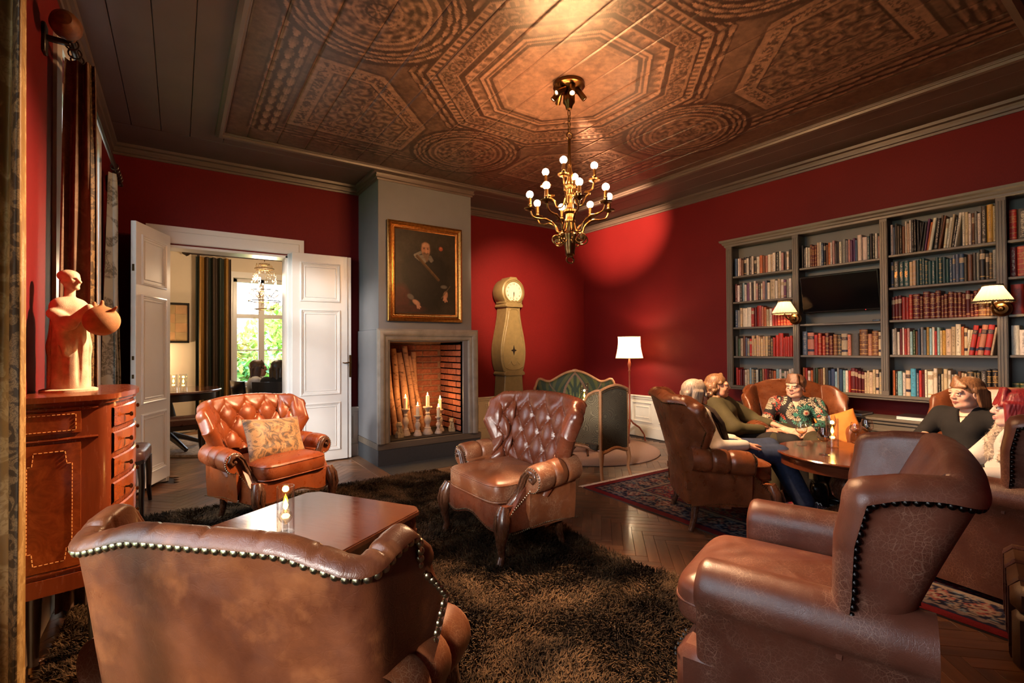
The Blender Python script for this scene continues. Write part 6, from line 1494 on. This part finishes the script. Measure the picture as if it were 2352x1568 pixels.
mb=MB(); mould(mb,[(.26,-.31),(.26,.31),(-.26,.31),(-.26,-.31)],[(0,0),(0,.03),(.02,.03),(.025,.012),(.03,.0)],False,lambda a,b,h:(a,-h,b)); mould(mb,[(-.26,-.31),(.26,-.31)],[(0,0),(0,.03),(.02,.03),(.025,.012),(.03,.0)],False,lambda a,b,h:(a,-h,b)); mb.build('frame',M['black'],root)
for i in range(3):
    for k in range(4): MB().box(-.23+i*.155,-.23+i*.155+.152,-.006,-.003,-.28+k*.14,-.28+k*.14+.137).build('gold_leaf_square',plain('gold leaf',(.36+.06*((i+k)%2),.24,.11),.5,var=.25,scale=7),root)
root=thing('picture_lamp','small wall lamp washing the dining room wall below the picture','wall lamp',(-.45,9.0,1.05)); MB().lathe([(.05,.0),(.08,.0),(.045,.12),(.04,.12)],(0,0,0),20).build('shade',M['lampshade'],root); MB().tube([(0,.09,0),(0,.03,-.03),(0,0,.03)],.008,8).build('arm',M['brass'],root); lamp('picture light','POINT',(0,-.12,.12),DINING*.5,(1,.66,.34),shadow_soft_size=.05).parent=root
root=thing('crystal_chandelier','glittering crystal chandelier in the dining room in front of its window','chandelier',(.98,7.45,0))
MB().tube([(0,0,2.98),(0,0,2.50)],.006,6).build('chain',M['brass'],root)
for r,z in ((.07,2.46),(.12,2.40),(.17,2.10),(.20,1.95),(.12,1.84)): MB().tube([(r*math.cos(t),r*math.sin(t),z) for t in np.linspace(0,2*PI,28,endpoint=False)],.006,6,closed=True).build('hoop',M['brass'],root)
r=np.random.default_rng(3); mb=MB()
for i in range(330):
    q=r.random(); a=r.random()*2*PI; zz=lerp(1.80,2.48,q); rr=np.interp(zz,[1.8,1.95,2.10,2.38,2.46,2.48],[.10,.20,.17,.12,.09,.05])*(.85+.25*r.random()); mb.sph((rr*math.cos(a),rr*math.sin(a),zz),.010,6,sc=(.7,.7,1.5))
q=mb.build('crystals',M['crystal'] if 'crystal' in M else glass('crystal',(1,.93,.82),.02,4.0),root); q['kind']='stuff'
for k in range(6):
    a=k*PI/3; MB().tube([(.03*math.cos(a),.03*math.sin(a),2.05),(.12*math.cos(a),.12*math.sin(a),2.0),(.19*math.cos(a),.19*math.sin(a),2.06)],.006,6).build('arm',M['brass'],root); MB().sph((.19*math.cos(a),.19*math.sin(a),2.10),.014,8,sc=(1,1,1.8)).build('bulb',emit('crystal lamp bulb',(1,.66,.34),30),root)
lamp('crystal light','POINT',(0,0,2.2),DINING,(1,.70,.42),shadow_soft_size=.15).parent=root
# ---------------------------------------------------------------- people
def hairmat(name,c1,c2,rough=.38):
    s=NT(name); co=s.coord('Object',(60,60,5)); f=s.noise(co,2.2,5,.6,.5); s.set(base=s.ramp(f,[(.32,c1),(.66,c2)]),rough=rough,spec=.5); s.bump(f,.5,.004); return s.m
def cloth(name,c,var=.2,rough=.8,scale=12,bump=.4): return plain(name,c,rough,0,var,scale,.25,bump)
M['skin']=vcol('skin',.46,.06,40,.03,.4,sss=.12)
M['eyew']=plain('eye white',(.70,.66,.62),.2,var=.02); 
def iris(c): return plain('iris',c,.12)
V3=lambda *a:np.array(a,np.float32)
def headmesh(C,Rm,k,skin,lip,brow,smile=0.0,lean=1.0):
    S=SDF((-.10,-.13,-.20),(.10,.135,.135),.0036)
    S.ell((0,-.018,.030),(.073,.093,.083),.01).ell((0,.022,-.022),(.058,.066,.082),.025).ell((0,.058,-.088),(.028,.026,.022),.03)
    for q in (-1,1): S.ell((q*.036,.052,-.032),(.026,.026,.024),.02); S.ell((q*.046,.020,-.075),(.018,.035,.022),.03)
    S.cap((-.040,.078,.020),(.040,.078,.020),.012,.012,.016)
    for q in (-1,1): S.ell((q*.031,.092,.003),(.017,.015,.010),.010,True)
    S.cap((0,.083,.012),(0,.0995,-.022),.0080,.0115,.010); S.ell((.010,.093,-.027),(.0085,.010,.008),.006); S.ell((-.010,.093,-.027),(.0085,.010,.008),.006)
    wl=.021+.006*smile
    S.cap((-wl,.076,-.052+.006*smile),(0,.090,-.0535),.005,.0072,.006); S.cap((wl,.076,-.052+.006*smile),(0,.090,-.0535),.005,.0072,.006)
    S.cap((-wl*.8,.078,-.060+.003*smile),(0,.088,-.0645),.005,.0075,.006); S.cap((wl*.8,.078,-.060+.003*smile),(0,.088,-.0645),.005,.0075,.006)
    for q in (-1,1): S.ell((q*.029,.086,.013),(.016,.010,.0045),.005); S.ell((q*.029,.084,-.009),(.014,.010,.0045),.006)
    for q in (-1,1): S.ell((q*.073,-.004,-.008),(.008,.019,.031),.006); S.ell((q*.080,.004,-.006),(.006,.010,.018),.005,True)
    S.cap((0,-.028,-.07),(0,-.045,-.20),.047,.052,.025)
    V,Q=S.mesh(); x,y,z=V.T; ax=np.abs(x); n=len(V); c=np.tile(np.array(skin,np.float32),(n,1))
    def tint(m,col):
        nonlocal c; c=c*(1-m[:,None])+np.array(col,np.float32)*m[:,None]
    zc=-.0585+.006*smile*(ax/.024)**2
    tint(.30*np.exp(-(((ax-.040)/.022)**2+((z+.030)/.022)**2))*(y>.03),(skin[0]*1.0,skin[1]*.55,skin[2]*.50)); tint(.30*np.exp(-((ax/.014)**2+((z+.024)/.014)**2))*(y>.08),(skin[0],skin[1]*.6,skin[2]*.55))
    tint(.9*sm(1.15,.8,np.hypot(ax/(wl+.004),(z-zc)/.0095))*(y>.066),lip); tint(1.0*sm(1.2,.6,np.abs(z-zc)/.0014)*(ax<wl+.002)*(y>.066),(.06,.015,.012) if smile<.9 else (.75,.70,.64))
    tint(.8*sm(1.2,.7,np.hypot((ax-.031)/.019,(z-.0235+.004*((ax-.028)/.016)**2)/.0042))*(y>.055),brow)
    tint(.55*sm(1.3,.7,np.hypot((ax-.031)/.0165,(z-.006)/.0075))*(y>.06),(.10,.05,.035))
    V=(V*k)@Rm.T+C
    return V,Q,c
def handmesh(W,d,nrm,side,k,curl,skin,spread=.10):
    """hand from wrist W pointing along d, palm facing nrm; five fingers of their own length"""
    d=d/np.linalg.norm(d); nrm=nrm-d*(nrm@d); nrm/=np.linalg.norm(nrm); a=np.cross(nrm,d)*side
    T=lambda u,v,w:W+k*(d*u+a*v+nrm*w)
    ctr=T(.08,0,.02); S=SDF(ctr-.12*k,ctr+.12*k,.0040)
    for v in (-.026,-.009,.009,.026): S.cap(T(.005,v*.55,0),T(.082,v,0),.0150*k,.0125*k,.010)
    S.cap(T(-.03,0,0),T(.02,0,0),.024*k,.024*k,.015,(nrm,1.3))
    for v,L,sp in ((.028,.072,.10),(.0095,.082,.03),(-.0095,.076,-.03),(-.027,.058,-.11)):
        p=np.array((.082,v,.0)); ang=0; r=.0088
        for seg,fr in enumerate((.46,.31,.23)):
            ang+=curl*(.55,.75,.55)[seg]; q=p+np.array((math.cos(ang)*L*fr,sp*spread*10*L*fr*.5,math.sin(ang)*L*fr)); S.cap(T(*p),T(*q),r*k,(r-.0009)*k,.003); p=q; r-=.0009
    p0,p1,p2,p3=(.012,.020,.006),(.040,.042,.016),(.066,.052,.024),(.088,.052,.028)
    S.cap(T(*p0),T(*p1),.014*k,.0115*k,.010).cap(T(*p1),T(*p2),.0110*k,.0098*k,.004).cap(T(*p2),T(*p3),.0098*k,.0085*k,.003)
    V,Q=S.mesh(); return V,Q,np.tile(np.array(skin,np.float32)*np.array((1,.92,.9),np.float32),(len(V),1))
def rotm(yaw,pitch=0,roll=0):
    return np.array((Matrix.Rotation(-yaw,3,'Z')@Matrix.Rotation(pitch,3,'X')@Matrix.Rotation(roll,3,'Y')),np.float32)
def person(name,label,loc,yaw,J,skin,hair,hm,top,trous,headyaw=0,headpitch=0,headroll=0,hk=.94,lip=(.42,.10,.08),brow=(.10,.05,.03),smile=.3,eyec=(.10,.07,.04),sleeve=.92,neck='v',shoes=None,hands=True,legs=True,group=None,topcol=None,tr=.010,extra=None):
    root=thing(name,label,'person',loc,-math.radians(yaw),group)
    J={k:V3(*v) for k,v in J.items()}
    H=J['head']; Rm=rotm(math.radians(headyaw),math.radians(headpitch),math.radians(headroll))
    parts=[headmesh(H,Rm,hk,skin,lip,brow,smile)]
    lo=np.min([v for v in J.values()],0)-.17; hi=np.max([v for v in J.values()],0)+.17
    def torso(S,o):
        pel,ch,nk=J['pel'],J['chest'],J['neck']; mid=(pel+ch)/2
        S.cap(J['hpL'],J['hpR'],.092+o,.092+o,.05); S.cap(pel,mid,.108+o,.100+o,.06,((0,1,0),1.15)); S.cap(mid,ch,.104+o,.112+o,.06,((0,1,0),1.18))
        S.cap(J['shL']*.75+ch*.25,J['shR']*.75+ch*.25,.068+o,.068+o,.06); S.cap(ch+V3(-.055,.060,.00),ch+V3(.055,.060,.00),.050+o,.050+o,.04)
    def armp(S,o,end):
        for s_ in 'LR':
            sh,el,wr=J['sh'+s_],J['el'+s_],J['wr'+s_]; S.cap(sh,el,.052+o,.040+o,.03); e=el+(wr-el)*end; S.cap(el,e,.039+o,lerp(.038,.026,end)+o,.02)
    def legp(S,o,flare=0):
        for s_ in 'LR':
            S.cap(J['hp'+s_],J['kn'+s_],.084+o,.058+o,.04); S.cap(J['kn'+s_],J['an'+s_],.056+o,.036+o+flare,.03)
    B=SDF(lo,hi,.0135); torso(B,-.006); armp(B,-.002,1.0)
    if legs: legp(B,-.004)
    B.cap(J['neck']-V3(0,.0,.03),H+Rm@V3(0,-.03,-.09)*hk,.054,.047,.035)
    V,Q=B.mesh(); parts.append((V,Q,np.tile(np.array(skin,np.float32),(len(V),1))))
    if hands:
        for s_,sg in (('L',-1),('R',1)):
            if 'hd'+s_ in J: parts.append(handmesh(J['wr'+s_],J['hd'+s_],J['pn'+s_],sg,.92,float(J['cu'+s_][0]),skin))
    VV=[];QQ=[];CC=[];b=0
    for V,Q,c in parts: VV.append(V); QQ.append(Q+b); CC.append(c); b+=len(V)
    o=link('body',fastmesh('body',np.concatenate(VV),np.concatenate(QQ),M['skin']),root); setcol(o,np.concatenate(CC))
    for q in (-1,1):
        e=H+Rm@V3(q*.030,.0755,.003)*hk; ob=MB().sph((0,0,0),.0118*hk,14).build('eye',M['eyew'],root); ob.location=e
        i=MB().sph((0,0,0),.0062*hk,10).build('iris',iris(eyec),ob); i.location=Rm@V3(q*.0010-.0015*0,.0078,.0)*hk
    S=SDF(lo,hi,.010 if topcol is None else .007); torso(S,tr); armp(S,tr,sleeve); nk=J['neck']
    S.cap(nk-V3(0,0,.02),nk+V3(0,0,.012),.070,.060,.03)
    if neck=='v': S.cap(nk+V3(0,.05,.06),nk+V3(0,.115,-.095),.050,.016,-1) if False else None
    # neck opening
    def opening(c,r,k=.008): S.ell(c,r,k,True)
    opening(nk+V3(0,.0,.055),(.072,.075,.055))
    if neck=='v':
        for t in np.linspace(0,1,6): opening(nk+V3(0,.06+.05*t,.03-.095*t),(.046*(1-t)+.010,.05,.026),.004)
    elif neck=='round': opening(nk+V3(0,.05,.01),(.075,.06,.045))
    if extra: extra(S,J)
    S.cut((0,0,-1),J['pel']-V3(0,0,.06))
    topo=S.obj('top',top,root,topcol)
    if legs:
        S=SDF(lo-.03,hi,.012); S.cap(J['hpL'],J['hpR'],.100,.100,.05); legp(S,.008,.022 if trous[1] else .006); 
        S.obj('trousers',trous[0],root)
    hair(root,H,Rm,hk,hm)
    if shoes: shoes(root,J)
    return root
def hair_obj(root,prims,H,Rm,k,hm,res=.006,cuts=()):
    S=SDF((-.16,-.20,-.30),(.16,.16,.17),res)
    for p in prims:
        if len(p)==2: S.ell(p[0],p[1],.014)
        else: S.cap(p[0],p[1],p[2],p[3],.012)
    S2=[S.ell(c,r,.006,True) for c,r in cuts]
    V,Q=S.mesh(); th=np.arctan2(V[:,0],V[:,1]); f=1+.007*np.sin(38*th+3*np.sin(V[:,2]*22)+4*V[:,2]*10)+.006*np.sin(71*th+V[:,2]*30); V=V.copy(); V[:,0]*=f; V[:,1]*=f; o=link('hair',fastmesh('hair',(V*k)@Rm.T+H,Q,hm),root); return o
CAPH=((0,-.022,.036),(.081,.098,.087))
FACE=((0,.088,-.028),(.060,.062,.075))
def hair_long(root,H,Rm,k,hm):
    P=[CAPH]+[((q*.070,-.01+.012*j,.02),(q*.076,-.035+.014*j,-.17),.020,.014) for q in (-1,1) for j in range(-2,3)]+[((x,-.085,.0),(x*1.1,-.085,-.18),.026,.018) for x in (-.05,-.02,.02,.05)]+[((0,.03,.105),(q*.066,.055,.0),.014,.012) for q in (-1,1)]
    hair_obj(root,P,H,Rm,k,hm,cuts=(FACE,))
def hair_curly(root,H,Rm,k,hm):
    r=np.random.default_rng(2); P=[CAPH]
    for i in range(70):
        a=r.uniform(-.95,.95)*PI*.62; z=r.uniform(-.15,.03); rad=.080+.020*r.random(); P.append(((math.sin(a)*rad,-.02-math.cos(a)*rad*1.0,z),(.016+.008*r.random(),)*3))
    P+=[((0,.03,.108),(q*.070,.03,.03),.016,.014) for q in (-1,1)]+[((q*.058,-.055,-.01),(q*(.066+.012*math.sin(j*2.1)),-.065-.012*j,-.15+.01*j),.028,.018) for q in (-1,1) for j in range(3)]
    hair_obj(root,P,H,Rm,k,hm,.0055,cuts=(FACE,((.075,.03,-.02),(.03,.035,.04)),((-.075,.03,-.02),(.03,.035,.04))))
def hair_fringe(root,H,Rm,k,hm):
    P=[CAPH]+[((x*.6,.045,.110),(x,.088-abs(x)*.35,.036),.013,.008) for x in np.linspace(-.058,.058,9)]+[((0,-.105,.03),(.045,.04,.05))]+[((q*.070,.02,.05),(q*.074,-.02,-.045),.014,.010) for q in (-1,1)]
    hair_obj(root,P,H,Rm,k,hm,.005,cuts=(((0,.100,-.040),(.058,.066,.062)),))
def hair_short(root,H,Rm,k,hm):
    P=[CAPH]+[((0.02,.045,.105),(x,.080-abs(x)*.4,.048+abs(x)*.1),.016,.009) for x in np.linspace(-.06,.06,8)]+[((q*.072,0-.02*j,.03),(q*.080,-.03-.02*j,-.085),.018,.013) for q in (-1,1) for j in range(4)]+[((x,-.09,.0),(x,-.105,-.10),.028,.018) for x in (-.05,-.015,.015,.05)]
    hair_obj(root,P,H,Rm,k,hm,.005,cuts=(((0,.094,-.030),(.060,.060,.068)),((.082,.02,-.015),(.02,.022,.028)),((-.082,.02,-.015),(.02,.022,.028))))
def hair_bob(root,H,Rm,k,hm):
    P=[((0,-.022,.038),(.086,.104,.090))]+[((x*.5,.050,.112),(x,.090-abs(x)*.35,.024),.014,.010) for x in np.linspace(-.062,.062,11)]+[((q*.074,.045-.024*j,.03),(q*.082,.040-.026*j,-.125+.006*j),.020,.015) for q in (-1,1) for j in range(6)]+[((x,-.09,.02),(x*1.1,-.10,-.10),.034,.026) for x in (-.06,-.02,.02,.06)]
    hair_obj(root,P,H,Rm,k,hm,.005,cuts=(((0,.100,-.040),(.056,.060,.056)),))
SK=(.60,.30,.20); SK2=(.66,.38,.28)
base=dict(pel=(0,-.02,.50),chest=(0,-.12,.74),neck=(0,-.15,.865),head=(0,-.135,.965),shL=(-.155,-.14,.81),shR=(.155,-.14,.81),hpL=(-.085,0,.50),hpR=(.085,0,.50),knL=(-.10,.42,.49),knR=(.10,.42,.49),anL=(-.09,.48,.10),anR=(.09,.48,.10),elL=(-.24,-.02,.60),elR=(.24,-.02,.60),wrL=(-.12,.20,.585),wrR=(.12,.20,.585))
def Jn(**k): d=dict(base); d.update(k); return d
def hnd(side,d,n,c): return {'hd'+side:d,'pn'+side:n,'cu'+side:(c,0,0)}
M['white wool']=cloth('cream wool',(.50,.43,.36),.15,.9,14); M['denim']=cloth('dark blue denim',(.018,.026,.055),.35,.8,40); M['olive top']=cloth('olive draped jersey',(.060,.050,.022),.25,.8,9); M['blackcloth']=cloth('black knit',(.012,.011,.011),.2,.85,30); M['blacktr']=cloth('black trousers',(.012,.010,.010),.2,.8,20); M['olivetr']=cloth('dark olive trousers',(.035,.028,.014),.2,.8,20)
M['floral']=NT('dark floral canvas'); s=M['floral']; vo=s.n('TexVoronoi'); vo.inputs['Scale'].default_value=95; s.l(s.coord(),vo.inputs['Vector']); s.set(base=s.mix(s.ramp(vo.outputs['Distance'],[(.28,1.0),(.36,0.0)]),(.014,.015,.028),s.mix(s.ramp(s.math('FRACT',s.math('MULTIPLY',s.vor(s.coord(),95),9.0)),[(.4,0.0),(.6,1.0)]),(.60,.55,.52),(.50,.10,.12))),rough=.8); M['floral']=s.m
M['pinksock']=cloth('pink sock',(.30,.045,.16),.1)
def sneakers(root,J):
    for s_,tx in (('L',-.02),('R',.03)):
        a=J['an'+s_]; S=SDF(a+V3(-.12,-.12,-.14),a+V3(.14,.26,.09),.006); b=a+V3(0,-.015,-.045); t=a+V3(tx,.165,-.055)
        S.cap(b,t,.040,.030,.01,((0,0,1),1.15)).cap(a+V3(0,-.01,-.01),a+V3(tx*.4,.06,-.035),.040,.034,.02); sh=S.obj('shoe',M['floral'],root)
        S=SDF(a+V3(-.12,-.12,-.16),a+V3(.14,.28,.02),.006); S.cap(b-V3(0,0,.028),t-V3(0,-.004,.024),.045,.036,.0,((0,0,1),3.2)); S.obj('sole',M['white'],sh)
        MB().tube([tuple(a+V3(0,-.005,.09)),tuple(a+V3(0,-.004,.03)),tuple(a+V3(0,.0,-.01))],[.040,.036,.036],14).build('sock',M['pinksock'],root)
        for i in range(3): MB().tube([tuple(a+V3(-.022+tx*.4,.055+.022*i,.004-.008*i)),tuple(a+V3(tx*.4,.058+.022*i,.012-.008*i)),tuple(a+V3(.022+tx*.4,.055+.022*i,.004-.008*i))],.0035,5).build('lace',M['white'],sh)
def darkshoes(root,J):
    for s_ in 'LR':
        a=J['an'+s_]; S=SDF(a+V3(-.1,-.12,-.12),a+V3(.1,.25,.06),.008); S.cap(a+V3(0,-.01,-.045),a+V3(0,.16,-.055),.040,.032,.01,((0,0,1),1.15)).cap(a,a+V3(0,.03,-.03),.040,.04,.02); S.obj('shoe',M['black'],root)
# grey-haired woman in jeans
def glasses(root,H,Rm,k):
    mb=MB()
    for q in (-1,1): mb.tube([tuple(H+Rm@V3(q*.031+.021*math.cos(t),.097-.006*abs(math.cos(t)),.003+.015*math.sin(t))*k) for t in np.linspace(0,2*PI,20,endpoint=False)],.0016,5,closed=True); mb.tube([tuple(H+Rm@V3(q*.052,.092,.006)*k),tuple(H+Rm@V3(q*.074,.0,.004)*k)],.0016,5)
    mb.build('glasses',M['black'],root)
J1=Jn(pel=(0,-.06,.50),hpL=(-.085,-.04,.50),hpR=(.085,-.04,.50),head=(.02,-.155,.935),neck=(0,-.175,.845),chest=(0,-.14,.725),shL=(-.15,-.155,.795),shR=(.15,-.155,.795),knL=(-.06,.40,.53),knR=(.05,.43,.50),anL=(-.01,.62,.125),anR=(.09,.575,.17),elR=(.21,-.06,.58),wrR=(.13,.17,.58),elL=(-.22,-.05,.58),wrL=(-.08,.16,.58),**hnd('R',(-.5,.8,-.1),(0,.1,-1),.35),**hnd('L',(.6,.8,-.1),(0,0,-1),.35))
r1=person('person','grey-haired person with glasses, cream cardigan, dark scarf, jeans and floral sneakers, in the chestnut chair',(3.34,2.13,0),131,J1,SK,hair_long,hairmat('grey blonde hair',(.20,.145,.10),(.42,.33,.25)),M['white wool'],(M['denim'],True),headyaw=-8,headpitch=-6,smile=.4,shoes=sneakers,neck='round')
glasses(r1,V3(*J1['head']),rotm(math.radians(-8),math.radians(-6)),.94)
mb=MB(); 
for q in (-1,1): mb.tube([(q*.02,-.20,.85),(q*.085,-.14,.855),(q*.10,-.06,.815),(q*.10,.0,.73),(q*.10,.03,.63),(q*.08,.06,.55)],[.03,.040,.044,.042,.036,.02],10,flat=.6)
mb.build('scarf',cloth('dark patterned scarf',(.035,.022,.016),.8,.9,30),r1)
# curly-haired woman
J2=Jn(pel=(0,-.02,.49),head=(.03,-.125,.935),neck=(0,-.15,.83),chest=(0,-.11,.71),shL=(-.155,-.13,.775),shR=(.155,-.13,.775),elL=(-.25,.08,.63),wrL=(-.14,.31,.60),elR=(.24,.06,.60),wrR=(.05,.30,.585),knL=(-.12,.46,.50),knR=(.08,.46,.50),anL=(-.10,.62,.09),anR=(.06,.60,.09),**hnd('L',(.15,.95,-.2),(0,-.1,-1),.35),**hnd('R',(-.5,.8,-.1),(0,-.1,-1),.3))
def cowl(S,J):
    for t in np.linspace(0,1,4): 
        c=J['neck']+V3(0,.035+.03*t,-.02-.045*t); 
        for a in np.linspace(-PI*.55,PI*.55,9): S.cap(c+V3(.085*math.sin(a),.045*math.cos(a),.03*(1-math.cos(a))),c+V3(.085*math.sin(a+.4),.045*math.cos(a+.4),.03*(1-math.cos(a+.4))),.016,.016,.006)
    for q in (-1,1): S.cap(J['sh'+('L' if q<0 else 'R')]+V3(-q*.02,.02,-.02),J['el'+('L' if q<0 else 'R')]+V3(0,0,-.0),.072,.062,.04)
r2=person('person','curly brown-haired person in a draped olive top and black trousers, left of the smiling person',(4.09,2.44,0),163,J2,SK,hair_curly,hairmat('curly brown hair',(.10,.045,.022),(.34,.17,.075)),M['olive top'],(M['blacktr'],False),headyaw=-12,headpitch=2,smile=.1,shoes=darkshoes,neck='round',sleeve=.75,extra=cowl)
for i in range(4): 
    p=V3(*J2['elR'])+(V3(*J2['wrR'])-V3(*J2['elR']))*(.84+.03*i); MB().tube([tuple(p+V3(.03*math.cos(t),.012*math.sin(t),.03*math.sin(t))) for t in np.linspace(0,2*PI,18,endpoint=False)],.0025,5,closed=True).build('bracelet',M['brassd' if i%2 else 'darkleather'],r2)
root=thing('tub_chair','low dark leather seat mostly hidden under the curly-haired woman','chair',(4.09,2.47,.012),math.radians(-163)); P=superbox((0,.03,.37),(.25,.25,.06),.35,32,10); MB().grid(P,cu=True).build('seat',M['darkleather'],root)
MB().box(-.24,.24,-.20,.25,.25,.33,.01).build('seat_rail',M['darkwood'],root)
for sx in (-1,1):
    for sy in (-1,1): MB().tube([(sx*.20,.03+sy*.2,.27),(sx*.21,.03+sy*.21,0)],[.025,.016],8).build('leg',M['darkwood'],root)
# smiling woman in the patterned top
J3=Jn(pel=(0,-.06,.50),head=(.0,-.10,.925),neck=(0,-.14,.825),chest=(0,-.12,.70),shL=(-.165,-.14,.765),shR=(.165,-.14,.765),elL=(-.225,.0,.60),wrL=(-.075,.215,.575),elR=(.235,-.0,.60),wrR=(.07,.225,.575),knL=(-.15,.40,.50),knR=(.15,.40,.50),anL=(-.14,.44,.09),anR=(.14,.44,.09),**hnd('L',(.75,.6,-.1),(.2,-.3,-.6),.6),**hnd('R',(-.75,.6,-.05),(-.2,-.3,-.6),.7))
def patt(V):
    x,y,z=V.T; u=np.where(np.abs(x)>.16,y*1.0+.12*np.sign(x)+x,x); w_=z+.0; c=np.tile(np.array((.012,.010,.012),np.float32),(len(V),1)); r=np.random.default_rng(5)
    cols=[(.50,.42,.30),(.03,.16,.12),(.40,.06,.035),(.45,.36,.26),(.05,.22,.17)]
    for i in range(70):
        cx,cz=r.uniform(-.50,.50),r.uniform(.50,.83); R=r.uniform(.040,.068); d=np.hypot(u-cx,w_-cz); a=np.arctan2(w_-cz,u-cx); m=d<R; c[m]=(.012,.010,.012)
        pet=(d<R*.97)&(d>R*.58)&(np.sin(a*20)>-.1); c[pet]=cols[i%5]; c[(d<R*.50)&(d>R*.40)&(np.sin(a*11)>-.2)]=cols[(i+2)%5]; c[(d<R*.34)]=cols[(i+1)%5] if i%2 else (.012,.010,.012); c[d<R*.16]=cols[(i+3)%5]
    return c
person('person','smiling person with fringe in a flower-burst print top, hands clasped, in the broad chair',(4.53,2.12,0),-114,J3,SK2,hair_fringe,hairmat('auburn brown hair',(.055,.020,.010),(.18,.075,.035)),vcol('flower print jersey',.75,.1,60),(M['olivetr'],False),headyaw=24,headpitch=0,smile=.95,shoes=darkshoes,neck='v',sleeve=.62,topcol=patt)
# woman in the black sweater
J4=Jn(pel=(0,0,.50),head=(.0,-.06,.965),neck=(0,-.10,.86),chest=(0,-.08,.73),shL=(-.165,-.10,.80),shR=(.165,-.10,.80),elL=(-.21,-.02,.60),wrL=(-.10,.20,.62),elR=(.22,.04,.64),wrR=(.07,.29,.70),**hnd('R',(-.25,.95,0.0),(-.3,-.1,-.9),.45),**hnd('L',(.3,.9,-.1),(0,0,-1),.5))
r4=person('person','short brown-haired person in a black v-neck sweater, sitting right of the round table',(4.36,.97,0),-78,J4,SK2,hair_short,hairmat('wavy brown hair',(.10,.040,.018),(.30,.145,.065)),M['blackcloth'],(M['blacktr'],False),headyaw=24,headpitch=-2,smile=.12,shoes=darkshoes,neck='v')
MB().tube([(.055*math.sin(a),-.085+.055*math.cos(a)+.03,.865-.055*max(0,math.cos(a))) for a in np.linspace(-PI*.6,PI*.6,20)],.0018,5).build('necklace',M['brass'],r4)
# red-haired woman
J5=Jn(pel=(0,0,.50),head=(.0,-.03,.93),neck=(0,-.08,.83),chest=(0,-.07,.71),shL=(-.15,-.09,.775),shR=(.15,-.09,.775),elL=(-.21,.05,.60),elR=(.21,.05,.60),**hnd('L',(.5,.8,-.1),(0,0,-1),.5),**hnd('R',(-.5,.8,-.1),(0,0,-1),.5))
r5=person('person','red-haired person with bob, laughing in profile, white fur-collared jacket, at the right edge',(3.87,.66,0),-42,J5,(.74,.47,.39),hair_bob,hairmat('wine red hair',(.11,.008,.012),(.30,.028,.030),.3),cloth('white jacket wool',(.52,.46,.42),.08,.85,14),(M['blacktr'],False),headyaw=22,headpitch=2,smile=1.0,brow=(.2,.06,.04),shoes=darkshoes,neck='v')
S=SDF((-.25,-.25,.62),(.25,.20,.95),.008)
for q in (-1,1):
    pts=[(0,-.155,.845),(q*.075,-.11,.85),(q*.09,-.03,.82),(q*.075,.03,.74),(q*.05,.05,.66)]
    for a,b in zip(pts[:-1],pts[1:]): S.cap(a,b,.034,.034,.02)
V,Q=S.mesh(); V=V+np.random.default_rng(1).normal(0,.0022,V.shape); fc=link('fur_collar',fastmesh('fur_collar',V,Q,cloth('cream fur',(.52,.42,.32),.4,.95,60,.9)),r5)
r=np.random.default_rng(6); idx=r.integers(0,len(V),5200); P0=V[idx]; dr=r.normal(0,1,(5200,3)); dr[:,2]-=.5; dr/=np.linalg.norm(dr,axis=1)[:,None]; sd_=np.cross(dr,r.normal(0,1,(5200,3))); sd_/=np.linalg.norm(sd_,axis=1)[:,None]
T_=np.stack([P0-sd_*.0012,P0+sd_*.0012,P0+dr*.018],1).reshape(-1,3); q=link('fur',fastmesh('fur',T_,np.arange(15600).reshape(-1,3),fc.data.materials[0],False),r5); q['kind']='stuff'
# two women in the dining room
J6=Jn(head=(0,-.02,1.04),neck=(0,-.05,.945),chest=(0,-.05,.80),shL=(-.15,-.06,.88),shR=(.15,-.06,.88),elL=(-.20,.0,.66),elR=(.20,.0,.66),wrL=(-.1,.2,.72),wrR=(.1,.2,.72))
person('person','brown-haired person in a white blouse in profile, in the dining room by the window',(.88,7.05,0),95,J6,SK,hair_long,hairmat('long brown hair',(.035,.014,.008),(.11,.05,.025)),cloth('white blouse',(.62,.60,.58),.05),(M['blacktr'],False),smile=.3,neck='v',hands=False)
person('person','dark-haired person in black seen from behind, in the dining room by the window',(1.06,6.72,0),35,Jn(**{k:J6[k] for k in ('head','neck','chest','shL','shR','elL','elR','wrL','wrR')}),SK,hair_long,hairmat('dark brown hair',(.012,.007,.005),(.04,.02,.012)),M['blackcloth'],(M['blacktr'],False),headyaw=20,smile=.1,neck='round',hands=False)
for i,(x,y,yw,lab) in enumerate(((.88,7.02,75,'dark dining chair under the person in white, beyond the door'),(1.06,6.69,35,'dark dining chair under the person in black, beyond the door'))):
    root=thing('dining_chair',lab,'chair',(x,y,.035),-math.radians(yw))
    P=superbox((0,.0,.40),(.22,.22,.035),.3,28,8); MB().grid(P,cu=True).build('seat',M['darkleather'],root)
    rows=[[(X,-.22-.05*q-.03*(1-(X/.2)**2),lerp(.42,.86,q)) for q in np.linspace(0,1,8)] for X in np.linspace(-.20,.20,10)]; R_=np.array(rows); I_=R_.copy(); I_[...,1]-=.03; MB().grid(R_).grid(I_,flip=True).grid(np.stack([R_[:,-1],I_[:,-1]],1)).grid(np.stack([R_[0],I_[0]],1)).grid(np.stack([R_[-1],I_[-1]],1)).build('backrest',M['black'],root)
    for sx in (-1,1):
        for sy in (-1,1): MB().tube([(sx*.19,sy*.19,.38),(sx*.2,sy*.21,0)],[.02,.014],8).build('leg',M['darkwood'],root)
